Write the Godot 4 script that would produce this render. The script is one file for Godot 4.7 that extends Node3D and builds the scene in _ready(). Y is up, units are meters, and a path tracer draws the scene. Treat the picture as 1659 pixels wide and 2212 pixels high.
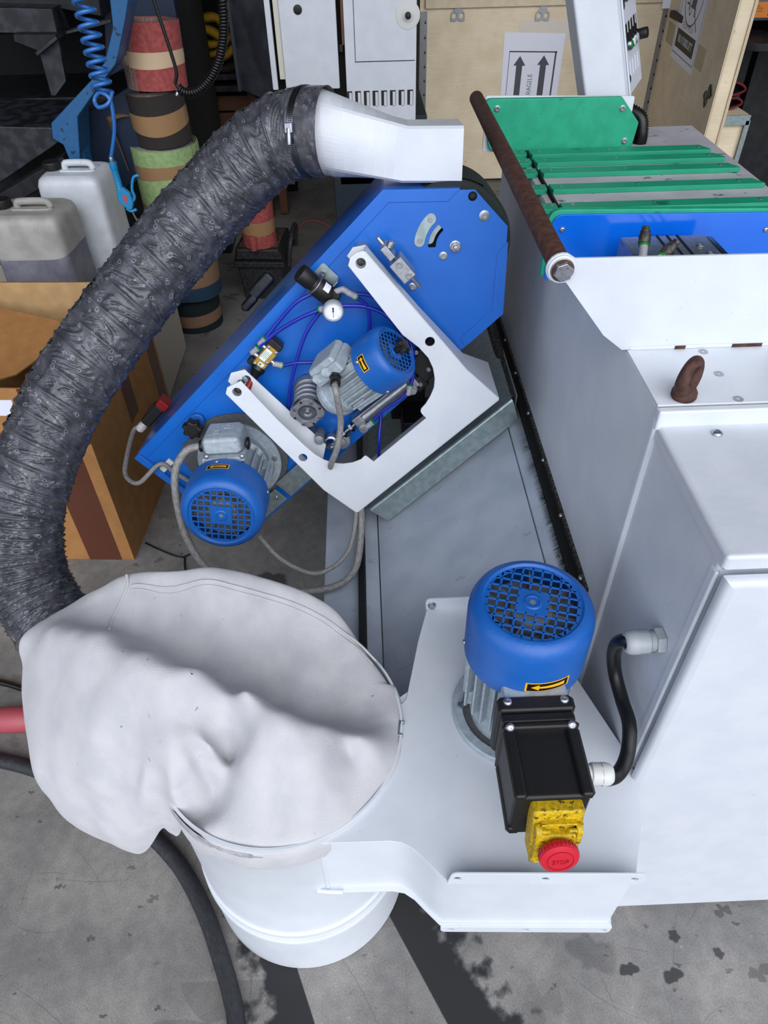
extends Node3D

# ---------------------------------------------------------------- mesh builder
class MB:
	var P := PackedVector3Array()
	var N := PackedVector3Array()
	var T := PackedVector2Array()
	var I := PackedInt32Array()
	var X := Transform3D()

	func at(x: Transform3D) -> MB:
		X = x
		return self

	func pos(p: Vector3) -> MB:
		X = Transform3D(Basis(), p)
		return self

	func vert(p: Vector3, n: Vector3, t := Vector2()) -> int:
		P.append(X * p)
		N.append((X.basis * n).normalized())
		T.append(t)
		return P.size() - 1

	func tri(i: int, j: int, k: int) -> void:
		var g := (P[j] - P[i]).cross(P[k] - P[i])
		if g.dot(N[i] + N[j] + N[k]) > 0.0:
			I.append_array(PackedInt32Array([i, k, j]))
		else:
			I.append_array(PackedInt32Array([i, j, k]))

	func quad(i: int, j: int, k: int, l: int) -> void:
		tri(i, j, k)
		tri(i, k, l)

	# a flat convex face; n only says which side is out
	func face(pts: Array, n := Vector3.ZERO, uvs := []) -> void:
		var g: Vector3 = (pts[1] - pts[0]).cross(pts[2] - pts[0]).normalized()
		if n != Vector3.ZERO and g.dot(n) < 0.0:
			g = -g
		var ids := []
		for i in pts.size():
			ids.append(vert(pts[i], g, uvs[i] if uvs else Vector2(pts[i].x, pts[i].y)))
		for i in range(1, pts.size() - 1):
			tri(ids[0], ids[i], ids[i + 1])

	func box(c: Vector3, s: Vector3, b := 0.0) -> MB:
		var h := s * 0.5
		b = minf(b, minf(h.x, minf(h.y, h.z)) * 0.98)
		var ids := {}
		for sx in [-1, 1]:
			for sy in [-1, 1]:
				for sz in [-1, 1]:
					var g := Vector3(sx, sy, sz)
					var row := []
					for a in 3:
						var q := h - Vector3(b, b, b)
						q[a] = h[a]
						var n := Vector3.ZERO
						n[a] = g[a]
						var t := Vector2(q[(a + 1) % 3] * g[(a + 1) % 3], q[(a + 2) % 3] * g[(a + 2) % 3])
						row.append(vert(c + q * g, n, t))
					ids[Vector3i(sx, sy, sz)] = row
		for a in 3:
			var u := (a + 1) % 3
			var w := (a + 2) % 3
			for s1 in [-1, 1]:
				var k := []
				for e in [[-1, -1], [1, -1], [1, 1], [-1, 1]]:
					var g := Vector3i()
					g[a] = s1
					g[u] = e[0]
					g[w] = e[1]
					k.append(ids[g][a])
				quad(k[0], k[1], k[2], k[3])
			if b > 0.0:
				for s1 in [-1, 1]:
					for s2 in [-1, 1]:
						var g0 := Vector3i()
						g0[a] = -1
						g0[u] = s1
						g0[w] = s2
						var g1 := g0
						g1[a] = 1
						quad(ids[g0][u], ids[g1][u], ids[g1][w], ids[g0][w])
		if b > 0.0:
			for g in ids:
				tri(ids[g][0], ids[g][1], ids[g][2])
		return self

	# profile of (radius, height) turned about Y
	func lathe(prof: Array, seg := 32, crease := 40.0, a0 := 0.0, a1 := TAU) -> MB:
		var m := prof.size()
		var sn := []
		for i in m - 1:
			var d: Vector2 = prof[i + 1] - prof[i]
			sn.append(Vector2(d.y, -d.x).normalized() if d.length() > 1e-9 else Vector2(1, 0))
		var cosc := cos(deg_to_rad(crease))
		var len := 0.0
		for i in m - 1:
			var na: Vector2 = sn[i]
			var nb: Vector2 = sn[i]
			if i > 0 and sn[i - 1].dot(sn[i]) > cosc:
				na = (sn[i - 1] + sn[i]).normalized()
			if i < m - 2 and sn[i + 1].dot(sn[i]) > cosc:
				nb = (sn[i + 1] + sn[i]).normalized()
			var l2: float = len + prof[i].distance_to(prof[i + 1])
			var pa := []
			var pb := []
			for s in seg + 1:
				var an: float = a0 + (a1 - a0) * s / seg
				var cs := cos(an)
				var si := sin(an)
				pa.append(vert(Vector3(prof[i].x * cs, prof[i].y, prof[i].x * si), Vector3(na.x * cs, na.y, na.x * si), Vector2(float(s) / seg, len)))
				pb.append(vert(Vector3(prof[i + 1].x * cs, prof[i + 1].y, prof[i + 1].x * si), Vector3(nb.x * cs, nb.y, nb.x * si), Vector2(float(s) / seg, l2)))
			for s in seg:
				if prof[i].x > 1e-6:
					tri(pa[s], pa[s + 1], pb[s])
				if prof[i + 1].x > 1e-6:
					tri(pb[s], pa[s + 1], pb[s + 1])
			len = l2
		return self

	# solid cylinder about Y from y0 to y1 with a small rounded edge
	func cyl(r: float, y0: float, y1: float, b := 0.0, seg := 32) -> MB:
		if b > 0.0:
			return lathe([Vector2(0, y0), Vector2(r - b, y0), Vector2(r - b * .3, y0 + b * .3), Vector2(r, y0 + b), Vector2(r, y1 - b), Vector2(r - b * .3, y1 - b * .3), Vector2(r - b, y1), Vector2(0, y1)], seg, 50.0)
		return lathe([Vector2(0, y0), Vector2(r, y0), Vector2(r, y1), Vector2(0, y1)], seg)

	# n-sided prism about Y (nut, bolt head)
	func ngon(n: int, r: float, y0: float, y1: float, b := 0.0) -> MB:
		var poly := PackedVector2Array()
		for i in n:
			poly.append(Vector2(cos(TAU * i / n), sin(TAU * i / n)) * r)
		var keep := X
		X = X * Transform3D(Basis(Vector3(1, 0, 0), Vector3(0, 0, -1), Vector3(0, 1, 0)), Vector3.ZERO)
		prism(poly, y0, y1, [], b)
		X = keep
		return self

	func tube(path: Array, r, seg := 12, caps := true) -> MB:
		var m := path.size()
		var up := Vector3(0.13, 0.97, 0.21)
		var len := 0.0
		var prev := []
		var first := []
		var tan0 := Vector3.ZERO
		for i in m:
			var tn: Vector3 = (path[mini(i + 1, m - 1)] - path[maxi(i - 1, 0)]).normalized()
			if i == 0:
				if absf(tn.dot(up)) > 0.95:
					up = Vector3(1, 0.1, 0)
				tan0 = tn
			up = (up - tn * up.dot(tn)).normalized()
			var side := tn.cross(up)
			var rr: float = r[i] if r is Array else r
			if i > 0:
				len += path[i].distance_to(path[i - 1])
			var row := []
			for s in seg + 1:
				var a := TAU * s / seg
				var n := up * cos(a) + side * sin(a)
				row.append(vert(path[i] + n * rr, n, Vector2(float(s) / seg, len)))
			if i > 0:
				for s in seg:
					quad(prev[s], prev[s + 1], row[s + 1], row[s])
			prev = row
			if caps and (i == 0 or i == m - 1):
				var nn := -tn if i == 0 else tn
				var c := vert(path[i], nn)
				var ring := []
				for s in seg + 1:
					var a := TAU * s / seg
					ring.append(vert(path[i] + (up * cos(a) + side * sin(a)) * rr, nn))
				for s in seg:
					tri(c, ring[s], ring[s + 1])
		return self

	# outline in XY, solid from z0 to z1; holes are outlines too
	func prism(poly: PackedVector2Array, z0: float, z1: float, holes := [], b := 0.0, crease := 50.0) -> MB:
		var rings := [poly]
		rings.append_array(holes)
		var flat0 := []
		for k in rings.size():
			var r: PackedVector2Array = rings[k]
			if Geometry2D.is_polygon_clockwise(r) != (k > 0):
				r = r.duplicate()
				r.reverse()
			rings[k] = r
			var ins := PackedVector2Array()
			var m := r.size()
			for i in m:
				var d0 := (r[i] - r[(i + m - 1) % m]).normalized()
				var d1 := (r[(i + 1) % m] - r[i]).normalized()
				var n0 := Vector2(-d0.y, d0.x)
				var n1 := Vector2(-d1.y, d1.x)
				var mid := (n0 + n1)
				mid = mid / maxf(mid.length_squared() * 0.5, 0.35)
				ins.append(r[i] + mid * b)
			flat0.append(ins)
		var cosc := cos(deg_to_rad(crease))
		for k in rings.size():
			var r: PackedVector2Array = rings[k]
			var ins: PackedVector2Array = flat0[k]
			var m := r.size()
			var en := []
			for i in m:
				var d := (r[(i + 1) % m] - r[i]).normalized()
				en.append(Vector2(d.y, -d.x))
			var run := 0.0
			for i in m:
				var j := (i + 1) % m
				var na: Vector2 = en[i]
				var nb: Vector2 = en[i]
				if en[(i + m - 1) % m].dot(en[i]) > cosc:
					na = (en[(i + m - 1) % m] + en[i]).normalized()
				if en[j].dot(en[i]) > cosc:
					nb = (en[j] + en[i]).normalized()
				var A := Vector3(na.x, na.y, 0)
				var B := Vector3(nb.x, nb.y, 0)
				var l2 := run + r[i].distance_to(r[j])
				var a := vert(Vector3(r[i].x, r[i].y, z0 + b), A, Vector2(run, z0))
				var c := vert(Vector3(r[j].x, r[j].y, z0 + b), B, Vector2(l2, z0))
				var d := vert(Vector3(r[j].x, r[j].y, z1 - b), B, Vector2(l2, z1))
				var e := vert(Vector3(r[i].x, r[i].y, z1 - b), A, Vector2(run, z1))
				quad(a, c, d, e)
				if b > 0.0:
					var f := vert(Vector3(ins[i].x, ins[i].y, z1), Vector3(0, 0, 1), ins[i])
					var g := vert(Vector3(ins[j].x, ins[j].y, z1), Vector3(0, 0, 1), ins[j])
					quad(e, d, g, f)
					var h := vert(Vector3(ins[i].x, ins[i].y, z0), Vector3(0, 0, -1), ins[i])
					var l := vert(Vector3(ins[j].x, ins[j].y, z0), Vector3(0, 0, -1), ins[j])
					quad(a, c, l, h)
				run = l2
		var cap: PackedVector2Array = flat0[0].duplicate()
		var left := flat0.slice(1)
		left.sort_custom(func(p, q): return Array(p).map(func(v): return v.x).max() > Array(q).map(func(v): return v.x).max())
		for hole in left:
			cap = bridge(cap, hole)
		var ids := ears(cap)
		for z in [[z0, -1.0], [z1, 1.0]]:
			var base := P.size()
			for q in cap:
				vert(Vector3(q.x, q.y, z[0]), Vector3(0, 0, z[1]), q)
			for t in range(0, ids.size(), 3):
				tri(base + ids[t], base + ids[t + 1], base + ids[t + 2])
		return self

	static func seg_hit(a: Vector2, b: Vector2, c: Vector2, d: Vector2) -> bool:
		var s := func(p: Vector2, q: Vector2, r: Vector2) -> float: return (q - p).cross(r - p)
		var e := 1e-12
		return s.call(a, b, c) * s.call(a, b, d) < -e * e and s.call(c, d, a) * s.call(c, d, b) < -e * e

	func bridge(cap: PackedVector2Array, hole: PackedVector2Array) -> PackedVector2Array:
		var pairs := []
		for i in cap.size():
			for k in hole.size():
				pairs.append([cap[i].distance_squared_to(hole[k]), i, k])
		pairs.sort_custom(func(p, q): return p[0] < q[0])
		var pick := 0
		var hi := 0
		for o in pairs.slice(0, 400):
			var ok := true
			for ring in [cap, hole]:
				for i in ring.size():
					if seg_hit(cap[o[1]], hole[o[2]], ring[i], ring[(i + 1) % ring.size()]):
						ok = false
						break
			if ok:
				pick = o[1]
				hi = o[2]
				break
		var out := PackedVector2Array()
		for i in pick + 1:
			out.append(cap[i])
		for i in hole.size() + 1:
			out.append(hole[(hi + i) % hole.size()])
		for i in range(pick, cap.size()):
			out.append(cap[i])
		return out

	func ears(p: PackedVector2Array) -> Array:
		var idx := range(p.size())
		var out := []
		var guard := 0
		while idx.size() > 3 and guard < 20000:
			var best := -1
			var bq := -1.0
			for i in idx.size():
				var a: Vector2 = p[idx[(i + idx.size() - 1) % idx.size()]]
				var b: Vector2 = p[idx[i]]
				var c: Vector2 = p[idx[(i + 1) % idx.size()]]
				var ar := (b - a).cross(c - b)
				if ar <= 1e-14:
					if absf(ar) <= 1e-14 and best < 0:
						best = i
						bq = 0.0
					continue
				var q := ar / (a.distance_squared_to(b) + b.distance_squared_to(c) + c.distance_squared_to(a))
				if q <= bq:
					continue
				var ok := true
				for k in idx:
					var v: Vector2 = p[k]
					if v == a or v == b or v == c:
						continue
					if (b - a).cross(v - a) > 1e-9 and (c - b).cross(v - b) > 1e-9 and (a - c).cross(v - c) > 1e-9:
						ok = false
						break
				if ok:
					best = i
					bq = q
					if q > 0.2:
						break
			if best < 0:
				break
			if bq > 0.0:
				out.append_array([idx[(best + idx.size() - 1) % idx.size()], idx[best], idx[(best + 1) % idx.size()]])
			idx.remove_at(best)
			guard += 1
		if idx.size() == 3:
			out.append_array(idx)
		return out

	# a regular grid of points with computed normals
	func grid(pts: Array, nu: int, nv: int, wrap_u := false, out := Vector3.ZERO) -> MB:
		var base := P.size()
		for j in nv:
			for i in nu:
				var i0 := i - 1
				var i1 := i + 1
				if wrap_u:
					if i0 < 0: i0 = nu - 2
					if i1 > nu - 1: i1 = 1
				i0 = maxi(i0, 0)
				i1 = mini(i1, nu - 1)
				var du: Vector3 = pts[j * nu + i1] - pts[j * nu + i0]
				var dv: Vector3 = pts[mini(j + 1, nv - 1) * nu + i] - pts[maxi(j - 1, 0) * nu + i]
				var n := du.cross(dv).normalized()
				if out != Vector3.ZERO and n.dot(out) < 0.0:
					n = -n
				vert(pts[j * nu + i], n, Vector2(float(i) / (nu - 1), float(j) / (nv - 1)))
		for j in nv - 1:
			for i in nu - 1:
				var a := base + j * nu + i
				quad(a, a + 1, a + nu + 1, a + nu)
		return self

	func mesh() -> ArrayMesh:
		var arr := []
		arr.resize(Mesh.ARRAY_MAX)
		arr[Mesh.ARRAY_VERTEX] = P
		arr[Mesh.ARRAY_NORMAL] = N
		arr[Mesh.ARRAY_TEX_UV] = T
		arr[Mesh.ARRAY_INDEX] = I
		var m := ArrayMesh.new()
		m.add_surface_from_arrays(Mesh.PRIMITIVE_TRIANGLES, arr)
		return m

# ---------------------------------------------------------------- scene helpers
var M := {}
var taken := {}
var cache := {}

func numbered(called: String) -> String:
	taken[called] = taken.get(called, -1) + 1
	return called if taken[called] == 0 else "%s_%03d" % [called, taken[called]]

func tag(o: Node3D, label: String, category := "", group := "") -> Node3D:
	o.set_meta("label", label)
	if category: o.set_meta("category", category)
	if group: o.set_meta("group", group)
	return o

func thing(called: String, label: String, category: String, at := Vector3.ZERO, turn := 0.0, group := "") -> Node3D:
	var o := Node3D.new()
	o.name = numbered(called)
	add_child(o, true)
	o.position = at
	o.rotation.y = turn
	tag(o, label, category, group)
	return o

func obj(called: String, m, mat: Material, parent: Node = self, xf := Transform3D(), label := "") -> MeshInstance3D:
	var o := MeshInstance3D.new()
	o.name = called if parent != self else numbered(called)
	o.mesh = m.mesh() if m is MB else m
	o.material_override = mat
	o.transform = xf
	if label: o.set_meta("label", label)
	parent.add_child(o, true)
	return o

func struct(called: String, m, mat: Material, label: String, xf := Transform3D()) -> MeshInstance3D:
	var o := obj(called, m, mat, self, xf)
	o.set_meta("kind", "structure")
	o.set_meta("label", label)
	return o

func mb(xf := Transform3D()) -> MB:
	var b := MB.new()
	b.X = xf
	return b

func T3(p: Vector3, rx := 0.0, ry := 0.0, rz := 0.0) -> Transform3D:
	return Transform3D(Basis.from_euler(Vector3(deg_to_rad(rx), deg_to_rad(ry), deg_to_rad(rz))), p)

# a transform whose Y axis points along d
func along(p: Vector3, d: Vector3, spin := 0.0) -> Transform3D:
	var y := d.normalized()
	var x := Vector3(0, 1, 0).cross(y)
	if x.length() < 0.01:
		x = Vector3(1, 0, 0)
	x = x.normalized()
	var b := Basis(x, y, x.cross(y))
	return Transform3D(b * Basis(Vector3(0, 1, 0), spin), p)

# a transform whose Z axis points along n, its Y axis near up
func facing(p: Vector3, n: Vector3, up := Vector3.UP) -> Transform3D:
	var z := n.normalized()
	var x := up.cross(z).normalized()
	return Transform3D(Basis(x, z.cross(x), z), p)

func spline(pts: Array, per := 10) -> Array:
	var out := []
	var m := pts.size()
	for i in m - 1:
		var p0: Vector3 = pts[maxi(i - 1, 0)]
		var p1: Vector3 = pts[i]
		var p2: Vector3 = pts[i + 1]
		var p3: Vector3 = pts[mini(i + 2, m - 1)]
		for k in per:
			out.append(p1.cubic_interpolate(p2, p0, p3, float(k) / per))
	out.append(pts[m - 1])
	return out

func rect(x0: float, y0: float, x1: float, y1: float, r := 0.0, n := 5) -> PackedVector2Array:
	if r <= 0.0:
		return PackedVector2Array([Vector2(x0, y0), Vector2(x1, y0), Vector2(x1, y1), Vector2(x0, y1)])
	return rounded(PackedVector2Array([Vector2(x0, y0), Vector2(x1, y0), Vector2(x1, y1), Vector2(x0, y1)]), r, n)

# round every corner of an outline (or those whose radius in rs is set)
func rounded(poly: PackedVector2Array, r, n := 5) -> PackedVector2Array:
	var out := PackedVector2Array()
	var m := poly.size()
	for i in m:
		var rr: float = r[i] if r is Array else r
		var c := poly[i]
		var a := poly[(i + m - 1) % m] - c
		var b := poly[(i + 1) % m] - c
		if rr <= 0.0:
			out.append(c)
			continue
		var ang := absf(a.angle_to(b))
		var d := minf(rr / tan(ang * 0.5), minf(a.length(), b.length()) * 0.49)
		var p := c + a.normalized() * d
		var q := c + b.normalized() * d
		for k in n + 1:
			var t := float(k) / n
			out.append(p.lerp(c, t).lerp(c.lerp(q, t), t))
	return out

func circle(c: Vector2, r: float, n := 20, ry := 0.0) -> PackedVector2Array:
	var out := PackedVector2Array()
	for i in n:
		out.append(c + Vector2(cos(TAU * i / n) * r, sin(TAU * i / n) * (ry if ry > 0.0 else r)))
	return out

# ---------------------------------------------------------------- textures and materials
func noise(seed_: int, freq: float, oct := 4, type := FastNoiseLite.TYPE_SIMPLEX_SMOOTH) -> FastNoiseLite:
	var f := FastNoiseLite.new()
	f.seed = seed_
	f.frequency = freq
	f.noise_type = type
	f.fractal_octaves = oct
	return f

func ramp(stops: Array) -> Gradient:
	var g := Gradient.new()
	var o := PackedFloat32Array()
	var c := PackedColorArray()
	for s in stops:
		o.append(s[0])
		c.append(s[1])
	g.offsets = o
	g.colors = c
	return g

func ntex(seed_: int, freq: float, stops: Array, size := 512, oct := 4, type := FastNoiseLite.TYPE_SIMPLEX_SMOOTH) -> NoiseTexture2D:
	var t := NoiseTexture2D.new()
	t.width = size
	t.height = size
	t.seamless = true
	t.noise = noise(seed_, freq, oct, type)
	t.color_ramp = ramp(stops)
	t.generate_mipmaps = false
	return t

func gray(a: float, b: float) -> Array:
	return [[0.0, Color(a, a, a)], [1.0, Color(b, b, b)]]

# soft-edged ragged blots on an image, wrapped round its edges
func blots(im: Image, rng: RandomNumberGenerator, count: int, r0: float, r1: float, col: Color, alpha: float, stretch := 1.0, rag := 0.5) -> void:
	var w := im.get_width()
	var h := im.get_height()
	for k in count:
		var cx := rng.randf() * w
		var cy := rng.randf() * h
		var r := lerpf(r0, r1, pow(rng.randf(), 2.5))
		var sx := r * lerpf(1.0, stretch, rng.randf())
		var ph := [rng.randf() * TAU, rng.randf() * TAU, rng.randf() * TAU]
		var al := alpha * rng.randf_range(0.5, 1.0)
		for y in range(int(-r) - 1, int(r) + 2):
			for x in range(int(-sx) - 1, int(sx) + 2):
				var an := atan2(y / r, x / sx)
				var d := Vector2(x / sx, y / r).length() + rag * 0.25 * (sin(an * 2.0 + ph[0]) + sin(an * 3.0 + ph[1]) + sin(an * 5.0 + ph[2]))
				var a := clampf((1.0 - d) * r * 0.8 + 0.2, 0.0, 1.0) * al
				if a > 0.01:
					var px := posmod(int(cx) + x, w)
					var py := posmod(int(cy) + y, h)
					im.set_pixel(px, py, im.get_pixel(px, py).lerp(col, a))

func scratches(im: Image, rng: RandomNumberGenerator, count: int, l0: float, l1: float, col: Color, alpha: float, dir := -1.0) -> void:
	var w := im.get_width()
	var h := im.get_height()
	for k in count:
		var p := Vector2(rng.randf() * w, rng.randf() * h)
		var a := rng.randf() * TAU if dir < 0.0 else dir + rng.randfn(0.0, 0.12)
		var bend := rng.randfn(0.0, 0.004)
		var n := int(lerpf(l0, l1, rng.randf()))
		var al := alpha * rng.randf_range(0.3, 1.0)
		for i in n:
			var x := posmod(int(p.x), w)
			var y := posmod(int(p.y), h)
			im.set_pixel(x, y, im.get_pixel(x, y).lerp(col, al * sin(PI * (i + 0.5) / n)))
			p += Vector2(cos(a), sin(a))
			a += bend

func flat_image(size: int, a: Color, b: Color, seed_: int, freq: float, lo := 0.1, hi := 0.9) -> Image:
	var n := noise(seed_, freq, 5).get_seamless_image(size, size)
	var im := Image.create_empty(size, size, false, Image.FORMAT_RGBA8)
	for y in size:
		for x in size:
			im.set_pixel(x, y, a.lerp(b, smoothstep(lo, hi, n.get_pixel(x, y).r)))
	return im

func tex(im: Image) -> ImageTexture:
	return ImageTexture.create_from_image(im)

func mat(called: String, c: Color, rough := 0.5, metal := 0.0, o := {}) -> StandardMaterial3D:
	var m := StandardMaterial3D.new()
	m.resource_name = called
	m.albedo_color = c
	m.roughness = rough
	m.metallic = metal
	if o.has("tex"):
		m.albedo_texture = o.tex
	if o.has("rtex"):
		m.roughness_texture = o.rtex
	if o.has("tri"):
		m.uv1_triplanar = true
		m.uv1_scale = Vector3.ONE * o.tri
		m.uv1_triplanar_sharpness = 6.0
	if o.has("uv"):
		m.uv1_scale = Vector3(o.uv.x, o.uv.y, 1)
	if o.has("bump"):
		m.heightmap_enabled = true
		m.heightmap_texture = o.bump
		m.heightmap_scale = o.get("depth", 0.05)
	if o.has("coat"):
		m.clearcoat_enabled = true
		m.clearcoat = o.coat
		m.clearcoat_roughness = 0.15
	if o.has("rim"):
		m.rim_enabled = true
		m.rim = o.rim
		m.rim_tint = 0.6
	if o.has("detail"):
		m.detail_enabled = true
		m.detail_albedo = o.detail
		m.detail_blend_mode = BaseMaterial3D.BLEND_MODE_MUL if o.get("mul", true) else BaseMaterial3D.BLEND_MODE_MIX
	if o.has("sss"):
		m.subsurf_scatter_enabled = true
		m.subsurf_scatter_strength = o.sss
	M[called] = m
	return m

func _ready() -> void:
	# camera
	var cam := Camera3D.new()
	cam.name = "camera"
	cam.fov = 71.618
	cam.near = 0.05
	cam.far = 120.0
	add_child(cam)
	cam.transform = Transform3D(Basis(Vector3(0.999239, -0.018014, 0.034588), Vector3(0.036759, 0.731247, -0.681121), Vector3(-0.013022, 0.681875, 0.731353)), Vector3(0, 1.65, 0))
	cam.current = true
	# overcast sky through the open front of the workshop, exposure
	var we := WorldEnvironment.new()
	we.name = "sky_and_exposure"
	var env := Environment.new()
	var sm := ProceduralSkyMaterial.new()
	sm.sky_top_color = Color(0.86, 0.90, 0.97)
	sm.sky_horizon_color = Color(0.90, 0.93, 0.98)
	sm.sky_curve = 0.15
	sm.ground_horizon_color = Color(0.62, 0.62, 0.62)
	sm.ground_bottom_color = Color(0.5, 0.5, 0.5)
	sm.sky_energy_multiplier = 1.15
	var sky := Sky.new()
	sky.sky_material = sm
	env.background_mode = Environment.BG_SKY
	env.sky = sky
	env.ambient_light_source = Environment.AMBIENT_SOURCE_SKY
	env.tonemap_mode = Environment.TONE_MAPPER_LINEAR
	env.tonemap_exposure = 1.35
	env.sdfgi_enabled = true
	env.ssao_enabled = true
	env.ssil_enabled = true
	we.environment = env
	add_child(we)
	# a veiled sun high behind the photographer, very soft
	var sun := DirectionalLight3D.new()
	sun.name = "veiled_sun"
	sun.light_color = Color(1.0, 0.985, 0.96)
	sun.light_energy = 0.45
	sun.light_angular_distance = 60.0
	sun.shadow_enabled = true
	sun.sky_mode = DirectionalLight3D.SKY_MODE_LIGHT_ONLY
	sun.rotation_degrees = Vector3(-36, 12, 0)
	add_child(sun)
	materials()
	setting()
	machine()
	grinding_head()
	extractor()
	hose_and_bag()
	foreground_things()
	left_things()
	back_things()

func materials() -> void:
	var rng := RandomNumberGenerator.new()
	rng.seed = 7
	# powder coat: orange peel relief, a few chips and smudges
	var peel := ntex(3, 0.045, gray(0.0, 1.0), 512, 2)
	var fine := ntex(5, 0.12, gray(0.0, 1.0), 512, 3)
	var soft := ntex(9, 0.008, gray(0.0, 1.0), 512, 3)
	var im := flat_image(1024, Color(0.99, 0.99, 0.99), Color(0.96, 0.965, 0.97), 11, 0.004)
	blots(im, rng, 110, 0.8, 2.0, Color(0.42, 0.42, 0.43), 0.6, 1.2)
	blots(im, rng, 14, 1.2, 3.2, Color(0.35, 0.34, 0.33), 0.65, 2.0)
	scratches(im, rng, 40, 10, 60, Color(0.7, 0.71, 0.73), 0.5)
	var speck := tex(im)
	mat("white_paint", Color(0.845, 0.86, 0.885), 0.42, 0, {"tex": speck, "tri": 2.2, "bump": peel, "depth": 0.012})
	mat("white_textured", Color(0.83, 0.845, 0.875), 0.38, 0, {"tex": speck, "tri": 2.6, "bump": peel, "depth": 0.022})
	# dirty white paint of the base and slide: dark rubbed-in dust with ragged edges
	im = flat_image(1024, Color(0.98, 0.98, 0.985), Color(0.9, 0.91, 0.925), 21, 0.004)
	blots(im, rng, 150, 0.8, 3.0, Color(0.3, 0.31, 0.33), 0.5, 2.0)
	blots(im, rng, 10, 6.0, 22.0, Color(0.5, 0.51, 0.54), 0.3, 2.4, 1.2)
	scratches(im, rng, 70, 20, 130, Color(0.5, 0.51, 0.54), 0.5)
	mat("dirty_white_paint", Color(0.74, 0.775, 0.82), 0.45, 0, {"tex": tex(im), "tri": 2.0, "bump": peel, "depth": 0.01})
	# chipped table paint
	im = flat_image(1024, Color(0.9, 0.9, 0.92), Color(0.84, 0.835, 0.86), 31, 0.005)
	blots(im, rng, 150, 1.0, 10.0, Color(0.36, 0.33, 0.31), 0.9, 2.6, 1.5)
	blots(im, rng, 14, 8.0, 20.0, Color(0.38, 0.34, 0.31), 0.92, 3.0, 1.7)
	scratches(im, rng, 60, 20, 90, Color(0.45, 0.44, 0.44), 0.5, 0.1)
	mat("chipped_paint", Color(0.8, 0.79, 0.8), 0.45, 0, {"tex": tex(im), "tri": 1.7})
	# blue paint
	im = flat_image(1024, Color(0.98, 0.99, 1.0), Color(0.92, 0.95, 0.98), 41, 0.004)
	blots(im, rng, 90, 1.0, 3.0, Color(0.75, 0.82, 0.95), 0.5, 1.4)
	scratches(im, rng, 50, 10, 80, Color(0.8, 0.87, 1.0), 0.3)
	var bl := tex(im)
	mat("blue_paint", Color(0.055, 0.40, 0.77), 0.33, 0, {"tex": bl, "tri": 2.0, "bump": peel, "depth": 0.006, "coat": 0.25})
	mat("blue_cowl", Color(0.085, 0.365, 0.68), 0.42, 0, {"tex": bl, "tri": 5.0, "bump": peel, "depth": 0.02})
	mat("blue_guard", Color(0.035, 0.41, 0.86), 0.16, 0, {"tex": bl, "tri": 2.0, "coat": 0.5})
	# green plastic
	im = flat_image(1024, Color(1, 1, 1), Color(0.9, 0.93, 0.92), 51, 0.01)
	scratches(im, rng, 220, 15, 140, Color(0.55, 0.65, 0.62), 0.45)
	blots(im, rng, 60, 1, 5, Color(0.4, 0.5, 0.48), 0.5, 3.0)
	mat("green_plastic", Color(0.13, 0.63, 0.49), 0.45, 0, {"tex": tex(im), "tri": 2.0})
	# rail plastic with black rubbing marks
	im = flat_image(1024, Color(1, 1, 1), Color(0.9, 0.93, 0.92), 52, 0.005)
	blots(im, rng, 12, 12.0, 42.0, Color(0.25, 0.3, 0.32), 0.62, 2.6, 0.9)
	scratches(im, rng, 160, 15, 160, Color(0.5, 0.6, 0.57), 0.5, 0.05)
	mat("green_rail", Color(0.115, 0.60, 0.46), 0.5, 0, {"tex": tex(im), "tri": 1.3})
	# metals
	im = flat_image(512, Color(0.95, 0.95, 0.96), Color(0.84, 0.845, 0.855), 61, 0.02)
	var mt := tex(im)
	mat("zinc", Color(0.74, 0.75, 0.77), 0.32, 0.9, {"tex": mt, "tri": 9.0})
	mat("steel", Color(0.6, 0.61, 0.63), 0.28, 1.0, {"tex": mt, "tri": 7.0})
	mat("aluminium", Color(0.76, 0.77, 0.79), 0.36, 0.85, {"tex": mt, "tri": 6.0})
	mat("cast_aluminium", Color(0.62, 0.63, 0.65), 0.5, 0.6, {"tex": mt, "tri": 6.0, "bump": fine, "depth": 0.02})
	im = flat_image(1024, Color(0.8, 0.83, 0.84), Color(0.7, 0.74, 0.755), 71, 0.01)
	blots(im, rng, 90, 2.0, 8.0, Color(0.93, 0.94, 0.95), 0.45, 1.6, 1.4)
	scratches(im, rng, 120, 20, 140, Color(0.95, 0.95, 0.95), 0.6, 0.7)
	mat("galvanised", Color(0.84, 0.88, 0.88), 0.42, 0.75, {"tex": tex(im), "tri": 4.0})
	im = flat_image(512, Color(1, 1, 1), Color(0.72, 0.7, 0.7), 81, 0.02)
	scratches(im, rng, 90, 5, 30, Color(1, 1, 1), 0.3)
	mat("rust", Color(0.345, 0.225, 0.185), 0.72, 0.15, {"tex": tex(im), "tri": 5.0, "bump": fine, "depth": 0.03})
	mat("dark_steel", Color(0.2, 0.2, 0.21), 0.45, 0.7, {"tex": mt, "tri": 6.0})
	mat("grimy_steel", Color(0.42, 0.41, 0.4), 0.5, 0.6, {"tex": tex(flat_image(512, Color(1, 1, 1), Color(0.5, 0.48, 0.45), 82, 0.03)), "tri": 6.0})
	# cast motor housing, light grey
	im = flat_image(512, Color(0.96, 0.97, 0.98), Color(0.86, 0.875, 0.89), 91, 0.02)
	blots(im, rng, 60, 1, 6, Color(0.45, 0.45, 0.46), 0.5, 1.5, 1.2)
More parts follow.
